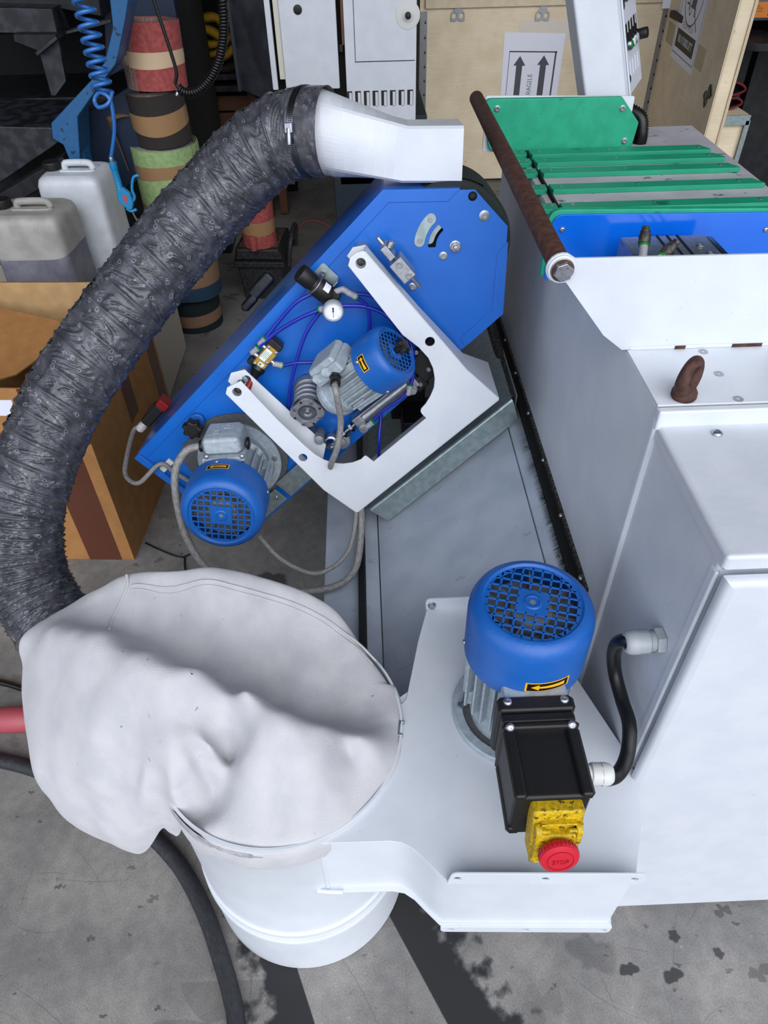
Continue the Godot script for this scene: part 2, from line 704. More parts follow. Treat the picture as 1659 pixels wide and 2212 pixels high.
	mat("motor_grey", Color(0.7, 0.735, 0.76), 0.48, 0.1, {"tex": tex(im), "tri": 6.0, "bump": fine, "depth": 0.015})
	mat("motor_dusty", Color(0.36, 0.36, 0.37), 0.75, 0.05, {"tex": tex(im), "tri": 8.0, "bump": fine, "depth": 0.03})
	mat("fan_plastic", Color(0.45, 0.45, 0.46), 0.6, 0)
	# plastics and rubber
	im = flat_image(512, Color(0.31, 0.3, 0.3), Color(0.25, 0.25, 0.25), 101, 0.02)
	blots(im, rng, 200, 0.7, 1.6, Color(0.8, 0.8, 0.8), 0.5)
	mat("black_plastic", Color(0.36, 0.345, 0.35), 0.5, 0, {"tex": tex(im), "tri": 8.0})
	mat("black_rubber", Color(0.045, 0.046, 0.05), 0.42, 0, {})
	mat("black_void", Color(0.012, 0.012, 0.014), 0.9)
	mat("gland_grey", Color(0.62, 0.64, 0.66), 0.4)
	mat("gland_white", Color(0.82, 0.82, 0.81), 0.4)
	im = flat_image(512, Color(1, 1, 1), Color(0.82, 0.8, 0.72), 111, 0.03)
	blots(im, rng, 130, 2, 14, Color(0.22, 0.2, 0.14), 0.7, 1.8, 1.6)
	mat("yellow_plastic", Color(0.84, 0.7, 0.05), 0.5, 0, {"tex": tex(im), "tri": 9.0})
	mat("red_plastic", Color(0.76, 0.09, 0.18), 0.4)
	mat("red_dark", Color(0.55, 0.03, 0.04), 0.4)
	mat("pink_plastic", Color(0.66, 0.3, 0.34), 0.5)
	mat("blue_tube", Color(0.11, 0.16, 0.62), 0.3)
	mat("hose_blue", Color(0.16, 0.4, 0.68), 0.32, 0, {"coat": 0.3})
	mat("gun_blue", Color(0.11, 0.5, 0.7), 0.45)
	mat("fitting_grey", Color(0.6, 0.6, 0.62), 0.4)
	mat("fitting_green", Color(0.03, 0.5, 0.15), 0.4)
	mat("brass", Color(0.72, 0.58, 0.27), 0.4, 0.4)
	im = flat_image(512, Color(1, 1, 1), Color(0.8, 0.8, 0.8), 121, 0.02)
	blots(im, rng, 60, 1.5, 5.0, Color(0.4, 0.4, 0.4), 0.6, 3.0)
	mat("cable_grey", Color(0.58, 0.575, 0.57), 0.55, 0, {"tex": tex(im), "uv": Vector2(1, 6)})
	im = flat_image(512, Color(0.36, 0.36, 0.37), Color(0.28, 0.28, 0.29), 122, 0.02)
	blots(im, rng, 200, 1.5, 5.0, Color(0.9, 0.9, 0.9), 0.5, 1.0, 1.3)
	mat("floor_cable", Color(0.55, 0.56, 0.59), 0.6, 0, {"tex": tex(im), "uv": Vector2(1, 4)})
	# felt
	im = flat_image(1024, Color(1, 1, 1), Color(0.94, 0.945, 0.955), 131, 0.006)
	var felt := noise(132, 0.35, 3).get_seamless_image(1024, 1024)
	for y in 1024:
		for x in 1024:
			var k: float = 0.86 + 0.2 * felt.get_pixel(x, y).r
			var c := im.get_pixel(x, y)
			im.set_pixel(x, y, Color(c.r * k, c.g * k, c.b * k))
	blots(im, rng, 18, 1.0, 5.0, Color(0.42, 0.36, 0.35), 0.8, 1.3, 1.6)
	scratches(im, rng, 260, 6, 22, Color(1.05, 1.05, 1.06), 0.5)
	mat("felt", Color(0.79, 0.785, 0.795), 0.95, 0, {"tex": tex(im), "tri": 2.6, "bump": ntex(133, 0.3, gray(0, 1), 512, 3), "depth": 0.06, "rim": 0.5})
	# dust stained felt of the bag's rim band
	im = flat_image(512, Color(0.85, 0.85, 0.86), Color(0.66, 0.66, 0.67), 135, 0.02)
	mat("felt_rim", Color(0.78, 0.775, 0.78), 0.95, 0, {"tex": tex(im), "tri": 5.0, "rim": 0.5})
	# duct hose cloth: dust bloom and dried drops
	im = flat_image(1024, Color(0.46, 0.46, 0.47), Color(0.32, 0.32, 0.33), 141, 0.006)
	blots(im, rng, 160, 5, 40, Color(0.72, 0.72, 0.74), 0.3, 1.6, 1.6)
	for k in 90:
		var cx := rng.randi_range(0, 1023)
		var cy := rng.randi_range(0, 1023)
		var rr := rng.randf_range(5.0, 16.0)
		for j in range(-22, 23):
			for i in range(-22, 23):
				var dd := Vector2(i, j * 1.2).length() + 1.5 * sin(atan2(j, i) * 3.0 + rr)
				var a := clampf(2.2 - absf(dd - rr), 0, 1)
				if a > 0:
					var px := posmod(cx + i, 1024)
					var py := posmod(cy + j, 1024)
					im.set_pixel(px, py, im.get_pixel(px, py).lerp(Color(1, 1, 1), a * 0.75))
	mat("duct_cloth", Color(0.72, 0.725, 0.76), 0.34, 0, {"tex": tex(im), "uv": Vector2(2, 1.1), "rtex": ntex(142, 0.02, gray(0.45, 1.0), 512, 4), "bump": fine, "depth": 0.02})
	# cardboard
	im = flat_image(1024, Color(1, 1, 1), Color(0.93, 0.92, 0.9), 151, 0.006)
	for y in 1024:
		for x in 1024:
			var k: float = 0.975 + 0.035 * sin(x * TAU * 64.0 / 1024.0)
			var c := im.get_pixel(x, y)
			im.set_pixel(x, y, Color(c.r * k, c.g * k, c.b * k))
	blots(im, rng, 30, 2, 8, Color(0.8, 0.75, 0.7), 0.3, 2.0)
	var cb := tex(im)
	mat("cardboard", Color(0.69, 0.49, 0.285), 0.85, 0, {"tex": cb, "tri": 2.4})
	mat("cardboard_light", Color(0.76, 0.62, 0.44), 0.85, 0, {"tex": cb, "tri": 2.4})
	mat("cardboard_edge", Color(0.62, 0.52, 0.4), 0.9, 0, {"tex": tex(flat_image(256, Color(1, 1, 1), Color(0.5, 0.45, 0.4), 152, 0.15)), "tri": 8.0})
	mat("packing_tape", Color(0.36, 0.2, 0.135), 0.25, 0, {"coat": 0.4})
	mat("tan_tape", Color(0.6, 0.47, 0.335), 0.3, 0, {"bump": ntex(153, 0.03, gray(0, 1), 256, 3), "depth": 0.05, "tri": 4.0})
	mat("masking_tape", Color(0.78, 0.68, 0.56), 0.6, 0, {"bump": fine, "depth": 0.03, "tri": 4.0})
	mat("clear_tape", Color(0.62, 0.55, 0.44), 0.3)
	# abrasive rolls
	var grit := ntex(161, 0.4, gray(0.8, 1.0), 512, 2)
	mat("abrasive_red", Color(0.65, 0.31, 0.3), 0.8, 0, {"tex": tex(flat_image(512, Color(1, 1, 1), Color(0.85, 0.8, 0.8), 162, 0.02)), "tri": 4.0})
	mat("abrasive_brown", Color(0.255, 0.225, 0.215), 0.95, 0, {"tex": ntex(163, 0.3, gray(0.5, 1.0), 512, 3), "tri": 5.0, "bump": grit, "depth": 0.05})
	mat("abrasive_green", Color(0.6, 0.7, 0.48), 0.8, 0, {"tex": tex(flat_image(512, Color(1, 1, 1), Color(0.86, 0.88, 0.85), 164, 0.02)), "tri": 4.0})
	mat("abrasive_blue", Color(0.13, 0.26, 0.36), 0.8, 0, {"tex": grit, "tri": 4.0})
	mat("abrasive_teal", Color(0.08, 0.15, 0.17), 0.85, 0, {"tex": grit, "tri": 4.0})
	mat("abrasive_beige", Color(0.6, 0.47, 0.37), 0.8, 0, {"tex": grit, "tri": 4.0})
	mat("roll_edge", Color(0.62, 0.55, 0.53), 0.9, 0, {"tex": tex(flat_image(512, Color(1, 1, 1), Color(0.6, 0.56, 0.55), 165, 0.05)), "tri": 6.0})
	mat("roll_edge_pale", Color(0.66, 0.68, 0.62), 0.9, 0, {"tex": tex(flat_image(512, Color(1, 1, 1), Color(0.7, 0.7, 0.68), 166, 0.05)), "tri": 6.0})
	mat("belt", Color(0.16, 0.19, 0.19), 0.85, 0, {"tex": grit, "tri": 5.0})
	# jerrycan plastic
	im = flat_image(512, Color(1, 1, 1), Color(0.94, 0.94, 0.93), 171, 0.01)
	blots(im, rng, 40, 1, 3, Color(0.6, 0.6, 0.6), 0.5)
	mat("can_clean", Color(0.8, 0.82, 0.85), 0.4, 0, {"tex": tex(im), "tri": 2.0, "sss": 0.15})
	im = flat_image(1024, Color(0.95, 0.94, 0.92), Color(0.84, 0.83, 0.81), 172, 0.004)
	scratches(im, rng, 300, 30, 200, Color(0.6, 0.6, 0.62), 0.4, PI / 2)
	blots(im, rng, 40, 2, 9, Color(0.55, 0.54, 0.53), 0.3, 0.5, 1.3)
	mat("can_dirty", Color(0.7, 0.695, 0.69), 0.5, 0, {"tex": tex(im), "tri": 2.2})
	im = flat_image(1024, Color(0.7, 0.7, 0.73), Color(0.55, 0.55, 0.6), 173, 0.004)
	scratches(im, rng, 1500, 30, 240, Color(0.9, 0.9, 0.9), 0.5, PI / 2)
	scratches(im, rng, 700, 30, 200, Color(0.35, 0.35, 0.4), 0.5, PI / 2)
	mat("can_liquid", Color(0.72, 0.72, 0.75), 0.5, 0, {"tex": tex(im), "tri": 2.2})
	mat("foam_white", Color(0.74, 0.71, 0.66), 0.9, 0, {"bump": fine, "depth": 0.05, "tri": 2.0})
	# wood
	im = flat_image(1024, Color(1, 1, 1), Color(0.95, 0.94, 0.92), 181, 0.005)
	var gr := FastNoiseLite.new()
	gr.seed = 182
	gr.frequency = 0.02
	for y in 1024:
		for x in 1024:
			var g := gr.get_noise_2d(x * 0.35, y * 4.0)
			var k: float = 0.985 + 0.03 * g
			var c := im.get_pixel(x, y)
			im.set_pixel(x, y, Color(c.r * k, c.g * k, c.b * k * 0.995))
	blots(im, rng, 16, 2, 6, Color(0.6, 0.46, 0.35), 0.7, 0.6, 0.8)
	blots(im, rng, 10, 6, 20, Color(0.9, 0.88, 0.86), 0.3, 1.4)
	var ply := tex(im)
	mat("plywood", Color(0.92, 0.86, 0.755), 0.7, 0, {"tex": ply, "tri": 0.9})
	mat("plywood_edge", Color(0.88, 0.82, 0.72), 0.75, 0, {"tex": ply, "tri": 3.0})
	mat("ply_layer", Color(0.6, 0.5, 0.38), 0.8)
	mat("dark_wood", Color(0.42, 0.28, 0.19), 0.7, 0, {"tex": ply, "tri": 1.6})
	# paper
	mat("paper", Color(0.9, 0.905, 0.96), 0.6)
	mat("paper_gloss", Color(0.86, 0.83, 0.78), 0.2)
	mat("cream_paint", Color(0.8, 0.79, 0.74), 0.45)
	mat("pink_bright", Color(0.8, 0.2, 0.35), 0.8)
	mat("ink", Color(0.3, 0.3, 0.335), 0.6)
	mat("ink_black", Color(0.05, 0.05, 0.06), 0.6)
	mat("ink_white", Color(0.86, 0.86, 0.88), 0.6)
	mat("sticker_yellow", Color(0.95, 0.7, 0.03), 0.4)
	# dark machine
	im = flat_image(1024, Color(0.27, 0.27, 0.28), Color(0.13, 0.13, 0.14), 191, 0.01, 0.3, 0.7)
	blots(im, rng, 260, 0.8, 1.8, Color(1, 1, 1), 0.6)
	blots(im, rng, 60, 3, 30, Color(0.08, 0.08, 0.08), 0.6, 1.6, 1.6)
	scratches(im, rng, 60, 10, 80, Color(0.6, 0.6, 0.6), 0.35)
	mat("dark_machine", Color(0.42, 0.44, 0.5), 0.55, 0.1, {"tex": tex(im), "tri": 1.5})
	mat("dark_grey_paint", Color(0.7, 0.72, 0.8), 0.5, 0, {"tex": tex(im), "tri": 1.3})
	im = flat_image(512, Color(0.3, 0.3, 0.31), Color(0.42, 0.42, 0.44), 195, 0.008)
	blots(im, rng, 240, 1.0, 2.4, Color(0.05, 0.05, 0.05), 0.7)
	blots(im, rng, 90, 0.8, 1.6, Color(0.9, 0.9, 0.9), 0.6)
	mat("speckled_dark", Color(0.75, 0.76, 0.8), 0.4, 0.1, {"tex": tex(im), "tri": 1.6})
	mat("slate_paint", Color(0.13, 0.17, 0.2), 0.5, 0, {"tex": bl, "tri": 1.0})
	im = flat_image(1024, Color(1, 1, 1), Color(0.9, 0.93, 0.96), 192, 0.02)
	blots(im, rng, 160, 1.5, 16, Color(0.34, 0.27, 0.24), 0.8, 1.4, 1.9)
	mat("blue_chipped", Color(0.13, 0.36, 0.55), 0.5, 0, {"tex": tex(im), "tri": 2.0})
	mat("blue_dark_paint", Color(0.035, 0.12, 0.22), 0.5, 0, {"tex": bl, "tri": 1.0})
	mat("navy_paint", Color(0.03, 0.12, 0.32), 0.5)
	im = flat_image(512, Color(1, 1, 1), Color(0.6, 0.55, 0.45), 196, 0.02)
	mat("toolbox_plastic", Color(0.17, 0.18, 0.2), 0.6, 0, {"tex": tex(im), "tri": 4.0})
	mat("toolbox_dust", Color(0.36, 0.31, 0.26), 0.9, 0, {"tex": tex(im), "tri": 4.0})
	mat("strap_yellow", Color(0.66, 0.5, 0.07), 0.8, 0, {"bump": fine, "depth": 0.04, "tri": 6.0})
	mat("strap_brown", Color(0.17, 0.14, 0.09), 0.85, 0, {"bump": fine, "depth": 0.04, "tri": 6.0})
	mat("stone_grey", Color(0.17, 0.165, 0.16), 0.85, 0, {"tex": mt, "tri": 3.0})
	mat("red_cloth", Color(0.4, 0.03, 0.07), 0.8)
	mat("navy_cloth", Color(0.025, 0.03, 0.06), 0.85)
	mat("tan_cloth", Color(0.6, 0.4, 0.12), 0.8)
	mat("box_orange", Color(0.78, 0.45, 0.1), 0.6)
	mat("box_white", Color(0.62, 0.6, 0.58), 0.6)
	mat("hair_black", Color(0.012, 0.012, 0.013), 0.7)
	mat("wall_paint", Color(0.32, 0.32, 0.32), 0.9)
	mat("roof_sheet", Color(0.3, 0.31, 0.32), 0.7)
	mat("red_wire", Color(0.4, 0.06, 0.08), 0.5)
	mat("glass", Color(1, 1, 1, 0.12), 0.05)
	M.glass.transparency = BaseMaterial3D.TRANSPARENCY_ALPHA

# ---------------------------------------------------------------- the workshop
func setting() -> void:
	var rng := RandomNumberGenerator.new()
	rng.seed = 20
	# the slab by the camera: 2.4 m of worn concrete, marks where the photograph has them
	var S := 2048
	var span := 2.4
	var x0 := -1.2
	var z0 := -2.2
	var im := flat_image(S, Color(0.56, 0.545, 0.525), Color(0.47, 0.46, 0.45), 201, 0.0045)
	var g1 := noise(202, 0.25, 3).get_seamless_image(S, S)
	var g2 := noise(203, 0.03, 4).get_seamless_image(S, S)
	for y in S:
		for x in S:
			var k: float = 0.80 + 0.26 * g1.get_pixel(x, y).r + 0.14 * g2.get_pixel(x, y).r
			var c := im.get_pixel(x, y)
			im.set_pixel(x, y, Color(c.r * k, c.g * k, c.b * k))
	blots(im, rng, 900, 1.0, 4.0, Color(0.22, 0.2, 0.19), 0.65, 2.2, 1.2)
	blots(im, rng, 70, 4, 13, Color(0.25, 0.235, 0.225), 0.7, 2.0, 1.2)
	blots(im, rng, 34, 12, 60, Color(0.3, 0.29, 0.28), 0.3, 1.7, 1.6)
	blots(im, rng, 220, 0.8, 2.0, Color(0.8, 0.78, 0.74), 0.7)
	scratches(im, rng, 420, 30, 260, Color(0.26, 0.25, 0.24), 0.5)
	scratches(im, rng, 240, 10, 60, Color(0.66, 0.64, 0.61), 0.45)
	# two worn black bands with one crisp edge each, running away from the drum
	var px := func(x: float, z: float) -> Vector2: return Vector2((x - x0) / span * S, (z - z0) / span * S)
	var wear := noise(204, 0.018, 5)
	for band in [[Vector2(0.02, -0.48), Vector2(0.125, -0.285), 0.17, 1.0], [Vector2(-0.185, -0.41), Vector2(-0.135, -0.29), 0.13, -1.0]]:
		var a: Vector2 = band[0]
		var d: Vector2 = (band[1] - a).normalized()
		var n: Vector2 = Vector2(-d.y, d.x) * -band[3]
		if n.x * band[3] < 0.0:
			n = -n
		for y in S:
			var wz := z0 + span * y / S
			if wz < -0.62:
				continue
			for x in S:
				var w := Vector2(x0 + span * x / S, wz) - a
				var t: float = w.dot(n) / band[2]
				if t > -0.02 and t < 1.0:
					var keep := wear.get_noise_2d(x, y) * 0.5 + 0.5
					var al := clampf((t + 0.012) * 90.0, 0.0, 1.0) * clampf((keep - t * 0.95 + 0.22) * 4.0, 0.0, 1.0)
					if al > 0.0:
						im.set_pixel(x, y, im.get_pixel(x, y).lerp(Color(0.115, 0.115, 0.125), al * 0.93))
	# oil patches by the cabinet's foot
	for o in [[0.41, -0.43, 30.0, 0.22], [0.475, -0.40, 11.0, 0.8], [0.56, -0.385, 12.0, 0.8], [0.585, -0.455, 9.0, 0.8], [0.665, -0.42, 8.0, 0.7], [-0.42, -1.35, 26.0, 0.7], [-0.33, -1.48, 30.0, 0.6], [-0.4, -1.22, 16.0, 0.7]]:
		var c: Vector2 = px.call(o[0], o[1])
		var ph := rng.randf() * TAU
		for y in range(-90, 91):
			for x in range(-120, 121):
				var an := atan2(y, x)
				var dd: float = Vector2(x * 0.7, y).length() / o[2] + 0.2 * sin(an * 2.0 + ph) + 0.12 * sin(an * 5.0 + ph * 2.0) + 0.12 * wear.get_noise_2d(x * 3.0 + c.x, y * 3.0)
				var al: float = clampf((1.0 - dd) * 5.0, 0, 1) * o[3]
				if al > 0.0:
					var ix := int(c.x) + x
					var iy := int(c.y) + y
					if ix >= 0 and iy >= 0 and ix < S and iy < S:
						im.set_pixel(ix, iy, im.get_pixel(ix, iy).lerp(Color(0.17, 0.165, 0.165), al))
	var near := mat("concrete_near", Color(1, 1, 1), 0.75, 0, {"tex": tex(im)})
	var f := mb()
	var h := 0.2
	f.face([Vector3(x0, 0, z0), Vector3(x0 + span, 0, z0), Vector3(x0 + span, 0, z0 + span), Vector3(x0, 0, z0 + span)], Vector3.UP, [Vector2(0, 0), Vector2(1, 0), Vector2(1, 1), Vector2(0, 1)])
	f.face([Vector3(x0, -h, z0), Vector3(x0 + span, -h, z0), Vector3(x0 + span, -h, z0 + span), Vector3(x0, -h, z0 + span)], Vector3.DOWN)
	struct("floor", f, near, "worn grey concrete slab with scratches, oil spots and black bands")
	# the rest of the floor
	im = flat_image(1024, Color(0.52, 0.505, 0.49), Color(0.44, 0.43, 0.42), 211, 0.006)
	blots(im, rng, 500, 1.0, 5.0, Color(0.2, 0.19, 0.18), 0.6, 2.0, 1.2)
	blots(im, rng, 40, 8, 34, Color(0.22, 0.21, 0.2), 0.5, 1.7, 1.6)
	scratches(im, rng, 200, 20, 160, Color(0.24, 0.23, 0.22), 0.5)
	var far := mat("concrete_far", Color(1, 1, 1), 0.8, 0, {"tex": tex(im), "tri": 0.5})
	var r := mb()
	r.box(Vector3(-4.1, -0.1, 1.0), Vector3(5.8, 0.2, 22))
	r.box(Vector3(4.1, -0.1, 1.0), Vector3(5.8, 0.2, 22))
	r.box(Vector3(0, -0.1, -6.1), Vector3(2.4, 0.2, 7.8))
	r.box(Vector3(0, -0.1, 6.1), Vector3(2.4, 0.2, 11.8))
	struct("floor_far", r, far, "grey workshop floor running back into the dark hall")
	struct("wall_back", mb().box(Vector3(0, 2.75, -10.1), Vector3(14.4, 5.5, 0.2)), M.wall_paint, "dim back wall of the workshop")
	struct("wall_left", mb().box(Vector3(-7.1, 2.75, -4.7), Vector3(0.2, 5.5, 10.6)), M.wall_paint, "dim left wall of the workshop")
	struct("wall_right", mb().box(Vector3(7.1, 2.75, -4.7), Vector3(0.2, 5.5, 10.6)), M.wall_paint, "dim right wall of the workshop")
	struct("ceiling", mb().box(Vector3(0, 5.6, -4.7), Vector3(14.4, 0.2, 11.0)), M.roof_sheet, "sheet roof of the workshop ending above the open front")

# ---------------------------------------------------------------- fasteners (shared meshes)
func hex_head(r: float, h: float) -> ArrayMesh:
	var k := "hex%f_%f" % [r, h]
	if not cache.has(k):
		cache[k] = mb().ngon(6, r, 0, h, r * 0.12).mesh()
	return cache[k]

func washer(r: float, h := 0.0015) -> ArrayMesh:
	var k := "was%f_%f" % [r, h]
	if not cache.has(k):
		cache[k] = mb().cyl(r, 0, h, h * 0.3, 24).mesh()
	return cache[k]

# cap screw with a hex socket
func socket_head(r: float, h: float) -> ArrayMesh:
	var k := "soc%f_%f" % [r, h]
	if not cache.has(k):
		var m := mb(Transform3D(Basis(Vector3(1, 0, 0), Vector3(0, 0, -1), Vector3(0, 1, 0)), Vector3.ZERO))
		m.prism(circle(Vector2.ZERO, r, 20), 0, h, [circle(Vector2.ZERO, r * 0.52, 6)], r * 0.12)
		m.X = Transform3D()
		m.cyl(r * 0.55, 0, h * 0.35, 0, 6)
		cache[k] = m.mesh()
	return cache[k]

# domed screw with a cross or slot
func pan_head(r: float, h: float) -> ArrayMesh:
	var k := "pan%f_%f" % [r, h]
	if not cache.has(k):
		var m := mb()
		m.lathe([Vector2(r, 0), Vector2(r, h * 0.3), Vector2(r * 0.8, h * 0.75), Vector2(r * 0.45, h), Vector2(r * 0.34, h), Vector2(r * 0.3, h * 0.55), Vector2(0, h * 0.5)], 20, 45)
		cache[k] = m.mesh()
	return cache[k]

# countersunk screw, flush with the plate
func flush_head(r: float) -> ArrayMesh:
	var k := "csk%f" % r
	if not cache.has(k):
		var m := mb(Transform3D(Basis(Vector3(1, 0, 0), Vector3(0, 0, -1), Vector3(0, 1, 0)), Vector3.ZERO))
		m.prism(circle(Vector2.ZERO, r, 20), 0, 0.0012, [circle(Vector2.ZERO, r * 0.42, 6)], 0.0003)
		cache[k] = m.mesh()
	return cache[k]

func fix(mesh_: ArrayMesh, p: Vector3, n: Vector3, parent: Node, mt: Material = null, called := "screw", spin := 0.3) -> void:
	obj(called, mesh_, mt if mt else M.zinc, parent, along(p, n, spin))

# ---------------------------------------------------------------- white machine body with the feed table
func machine() -> void:
	var t := thing("grinding_machine", "white painted machine body with a green railed feed table and front cabinet", "machine")
	var W: Material = M.white_paint
	# body: shell with a bevelled lip along its top front edge
	var b := mb()
	b.prism(PackedVector2Array([Vector2(0.384, 0.0), Vector2(0.884, 0.0), Vector2(0.884, 1.095), Vector2(0.384, 1.095)]), -2.06, -0.778, [], 0.006)
	obj("body", b, W, t)
	var tp := mb()
	tp.box(Vector3(0.634, 1.0965, -1.42), Vector3(0.498, 0.004, 1.277), 0.001)
	obj("table_plate", tp, M.chipped_paint, t)
	var tf := mb()
	tf.box(Vector3(0.634, 1.0975, -0.853), Vector3(0.499, 0.004, 0.145), 0.001)
	obj("front_plate", tf, W, t)
	var lip := mb()
	lip.box(Vector3(0.634, 1.082, -0.772), Vector3(0.504, 0.034, 0.014), 0.004)
	lip.box(Vector3(0.3865, 0.7, -0.774), Vector3(0.012, 0.77, 0.014), 0.004)
	obj("corner_trim", lip, W, t)
	# green rails: five rows, short piece, slot, long piece
	var rows := [[-1.857, -1.817, 0.842], [-1.792, -1.755, 0.853], [-1.719, -1.681, 0.858], [-1.612, -1.577, 0.87], [-1.500, -1.465, 0.87]]
	for r in rows:
		for span in [[0.352, 0.3985], [0.4065, r[2]]]:
			var m := mb(Transform3D(Basis(Vector3(1, 0, 0), Vector3(0, 0, -1), Vector3(0, 1, 0)), Vector3.ZERO))
			var x0: float = span[0]
			var x1: float = span[1]
			var c := 0.008
			var poly := PackedVector2Array([Vector2(x0, -r[1]), Vector2(x1 - c, -r[1]), Vector2(x1, -r[1] + c), Vector2(x1, -r[0]), Vector2(x0 + c, -r[0]), Vector2(x0, -r[0] - c)])
			if x0 > 0.4:
				poly = PackedVector2Array([Vector2(x0 + c * 0.5, -r[1]), Vector2(x1, -r[1]), Vector2(x1, -r[1] + c), Vector2(x1 - 2 * c, -r[0]), Vector2(x0, -r[0]), Vector2(x0, -r[1] + c * 1.5)])
			m.prism(poly, 1.0985, 1.1095, [], 0.0014)
			var rail := obj("rail", m, M.green_rail, t)
			var zc: float = (r[0] + r[1]) * 0.5 - 0.004
			for sx in ([0.37, 0.3875] if x0 < 0.4 else [0.43, 0.6, 0.82]):
				fix(flush_head(0.0042), Vector3(sx, 1.1092, zc), Vector3.UP, rail)
	# dark groove between the two table halves with a steel strip in it
	obj("groove", mb().box(Vector3(0.4025, 1.0992, -1.66), Vector3(0.0075, 0.0012, 0.41)), M.black_void, t)
	obj("groove_strip", mb().box(Vector3(0.4032, 1.103, -1.66), Vector3(0.0016, 0.010, 0.40), 0.0004), M.dark_steel, t)
	for s in [[0.475, -1.625], [0.482, -1.512]]:
		fix(flush_head(0.007), Vector3(s[0], 1.0985, s[1]), Vector3.UP, t)
	# fixed green guard at the back of the table
	var z := -1.88
	var poly := rounded(PackedVector2Array([Vector2(0.312, 1.103), Vector2(0.664, 1.100), Vector2(0.668, 1.118), Vector2(0.672, 1.158), Vector2(0.620, 1.214), Vector2(0.294, 1.218)]), [0.02, 0.012, 0.01, 0.008, 0.004, 0.014], 4)
	obj("guard_backing", mb().prism(rounded(PackedVector2Array([Vector2(0.30, 1.098), Vector2(0.655, 1.098), Vector2(0.655, 1.212), Vector2(0.298, 1.222)]), 0.006, 3), z - 0.012, z - 0.006, [], 0.001), W, t)
	var gg := obj("green_guard", mb().prism(poly, z - 0.006, z + 0.008, [], 0.002), M.green_plastic, t)
	for s in [[0.325, 1.197], [0.625, 1.190], [0.350, 1.124], [0.645, 1.118]]:
		fix(washer(0.0075, 0.0012), Vector3(s[0], s[1], z + 0.0078), Vector3.BACK, gg, M.zinc, "washer")
		fix(socket_head(0.0055, 0.0035), Vector3(s[0], s[1], z + 0.0085), Vector3.BACK, gg)
	# movable jaw: blue plate on a green one
	z = -1.15
	var jp := rounded(PackedVector2Array([Vector2(0.304, 1.108), Vector2(0.70, 1.108), Vector2(0.70, 1.209), Vector2(0.304, 1.217)]), [0.0, 0.0, 0.006, 0.02], 5)
	obj("green_jaw", mb().prism(rounded(PackedVector2Array([Vector2(0.298, 1.112), Vector2(0.70, 1.112), Vector2(0.70, 1.214), Vector2(0.298, 1.2235)]), [0.0, 0.0, 0.006, 0.022], 5), z - 0.016, z - 0.004, [], 0.002), M.green_plastic, t)
	var bj := obj("blue_jaw", mb().prism(jp, z - 0.004, z + 0.001, [], 0.001), M.blue_guard, t)
	for s in [[0.322, 1.193], [0.66, 1.182]]:
		fix(pan_head(0.0045, 0.003), Vector3(s[0], s[1], z + 0.001), Vector3.BACK, bj)
	clamp_block(t)
	# tall white front plate with a foot flange; its left end is an ear round the roller bar
	z = -0.925
	var fp := PackedVector2Array([Vector2(0.376, 1.099), Vector2(0.60, 1.099), Vector2(0.60, 1.239), Vector2(0.284, 1.242)])
	for i in 9:
		var a := lerpf(PI * 0.42, PI * 1.28, i / 8.0)
		fp.append(Vector2(0.2668, 1.2285) + Vector2(cos(a), sin(a)) * 0.0215)
	fp.append(Vector2(0.276, 1.2075))
	fp.append(Vector2(0.344, 1.124))
	obj("front_guard", mb().prism(fp, z - 0.005, z, [], 0.0008), W, t)
	var ff := mb(Transform3D(Basis(Vector3(1, 0, 0), Vector3(0, 0, -1), Vector3(0, 1, 0)), Vector3.ZERO))
	ff.prism(rounded(PackedVector2Array([Vector2(0.378, 0.922), Vector2(0.60, 0.922), Vector2(0.60, 0.972), Vector2(0.372, 0.972)]), [0.022, 0.0, 0.0, 0.006], 5), 1.0995, 1.1055, [], 0.0012)
	obj("front_guard_foot", ff, W, t)
	var bare := mb()
	bare.box(Vector3(0.462, 1.1025, -0.9218), Vector3(0.016, 0.0055, 0.0012), 0.0003)
	bare.box(Vector3(0.562, 1.1025, -0.9218), Vector3(0.045, 0.0055, 0.0012), 0.0003)
	obj("bare_edge", bare, M.rust, t)
	fix(washer(0.0095, 0.0015), Vector3(0.394, 1.1055, -0.948), Vector3.UP, t, M.zinc, "washer")
	fix(socket_head(0.0078, 0.009), Vector3(0.394, 1.107, -0.948), Vector3.UP, t)
	# rusty roller bar
	var rb := mb(along(Vector3(0.2668, 1.2285, -0.918), Vector3(0.002, 0, -0.92)))
	rb.cyl(0.0158, 0, 0.92, 0.0025, 32)
	var bar := obj("roller_bar", rb, M.rust, t)
	fix(washer(0.0195, 0.003), Vector3(0.2668, 1.2285, -0.9245), Vector3.BACK, bar, M.white_paint, "washer")
	fix(washer(0.0165, 0.002), Vector3(0.2668, 1.2285, -0.9215), Vector3.BACK, bar, M.zinc, "washer")
	fix(hex_head(0.0138, 0.009), Vector3(0.2668, 1.2285, -0.9195), Vector3.BACK, bar, M.zinc, "hex_bolt")
	for i in 4:
		var tm := TextMesh.new()
		tm.text = ["8", "8", "A", "2"][i]
		tm.font = font("Droid Sans")
		tm.font_size = 24
		tm.pixel_size = 0.00016
		tm.depth = 0.0004
		var a := deg_to_rad([-60.0, -38.0, 60.0, 130.0][i])
		obj("bolt_mark", tm, M.steel, bar, T3(Vector3(0.2668 + cos(a) * 0.008, 1.2285 + sin(a) * 0.008, -0.9104), 0, 0, rad_to_deg(a) - 90.0))
	# lifting eye on the front plate
	var eye := mb(along(Vector3(0.424, 1.0995, -0.797), Vector3.UP))
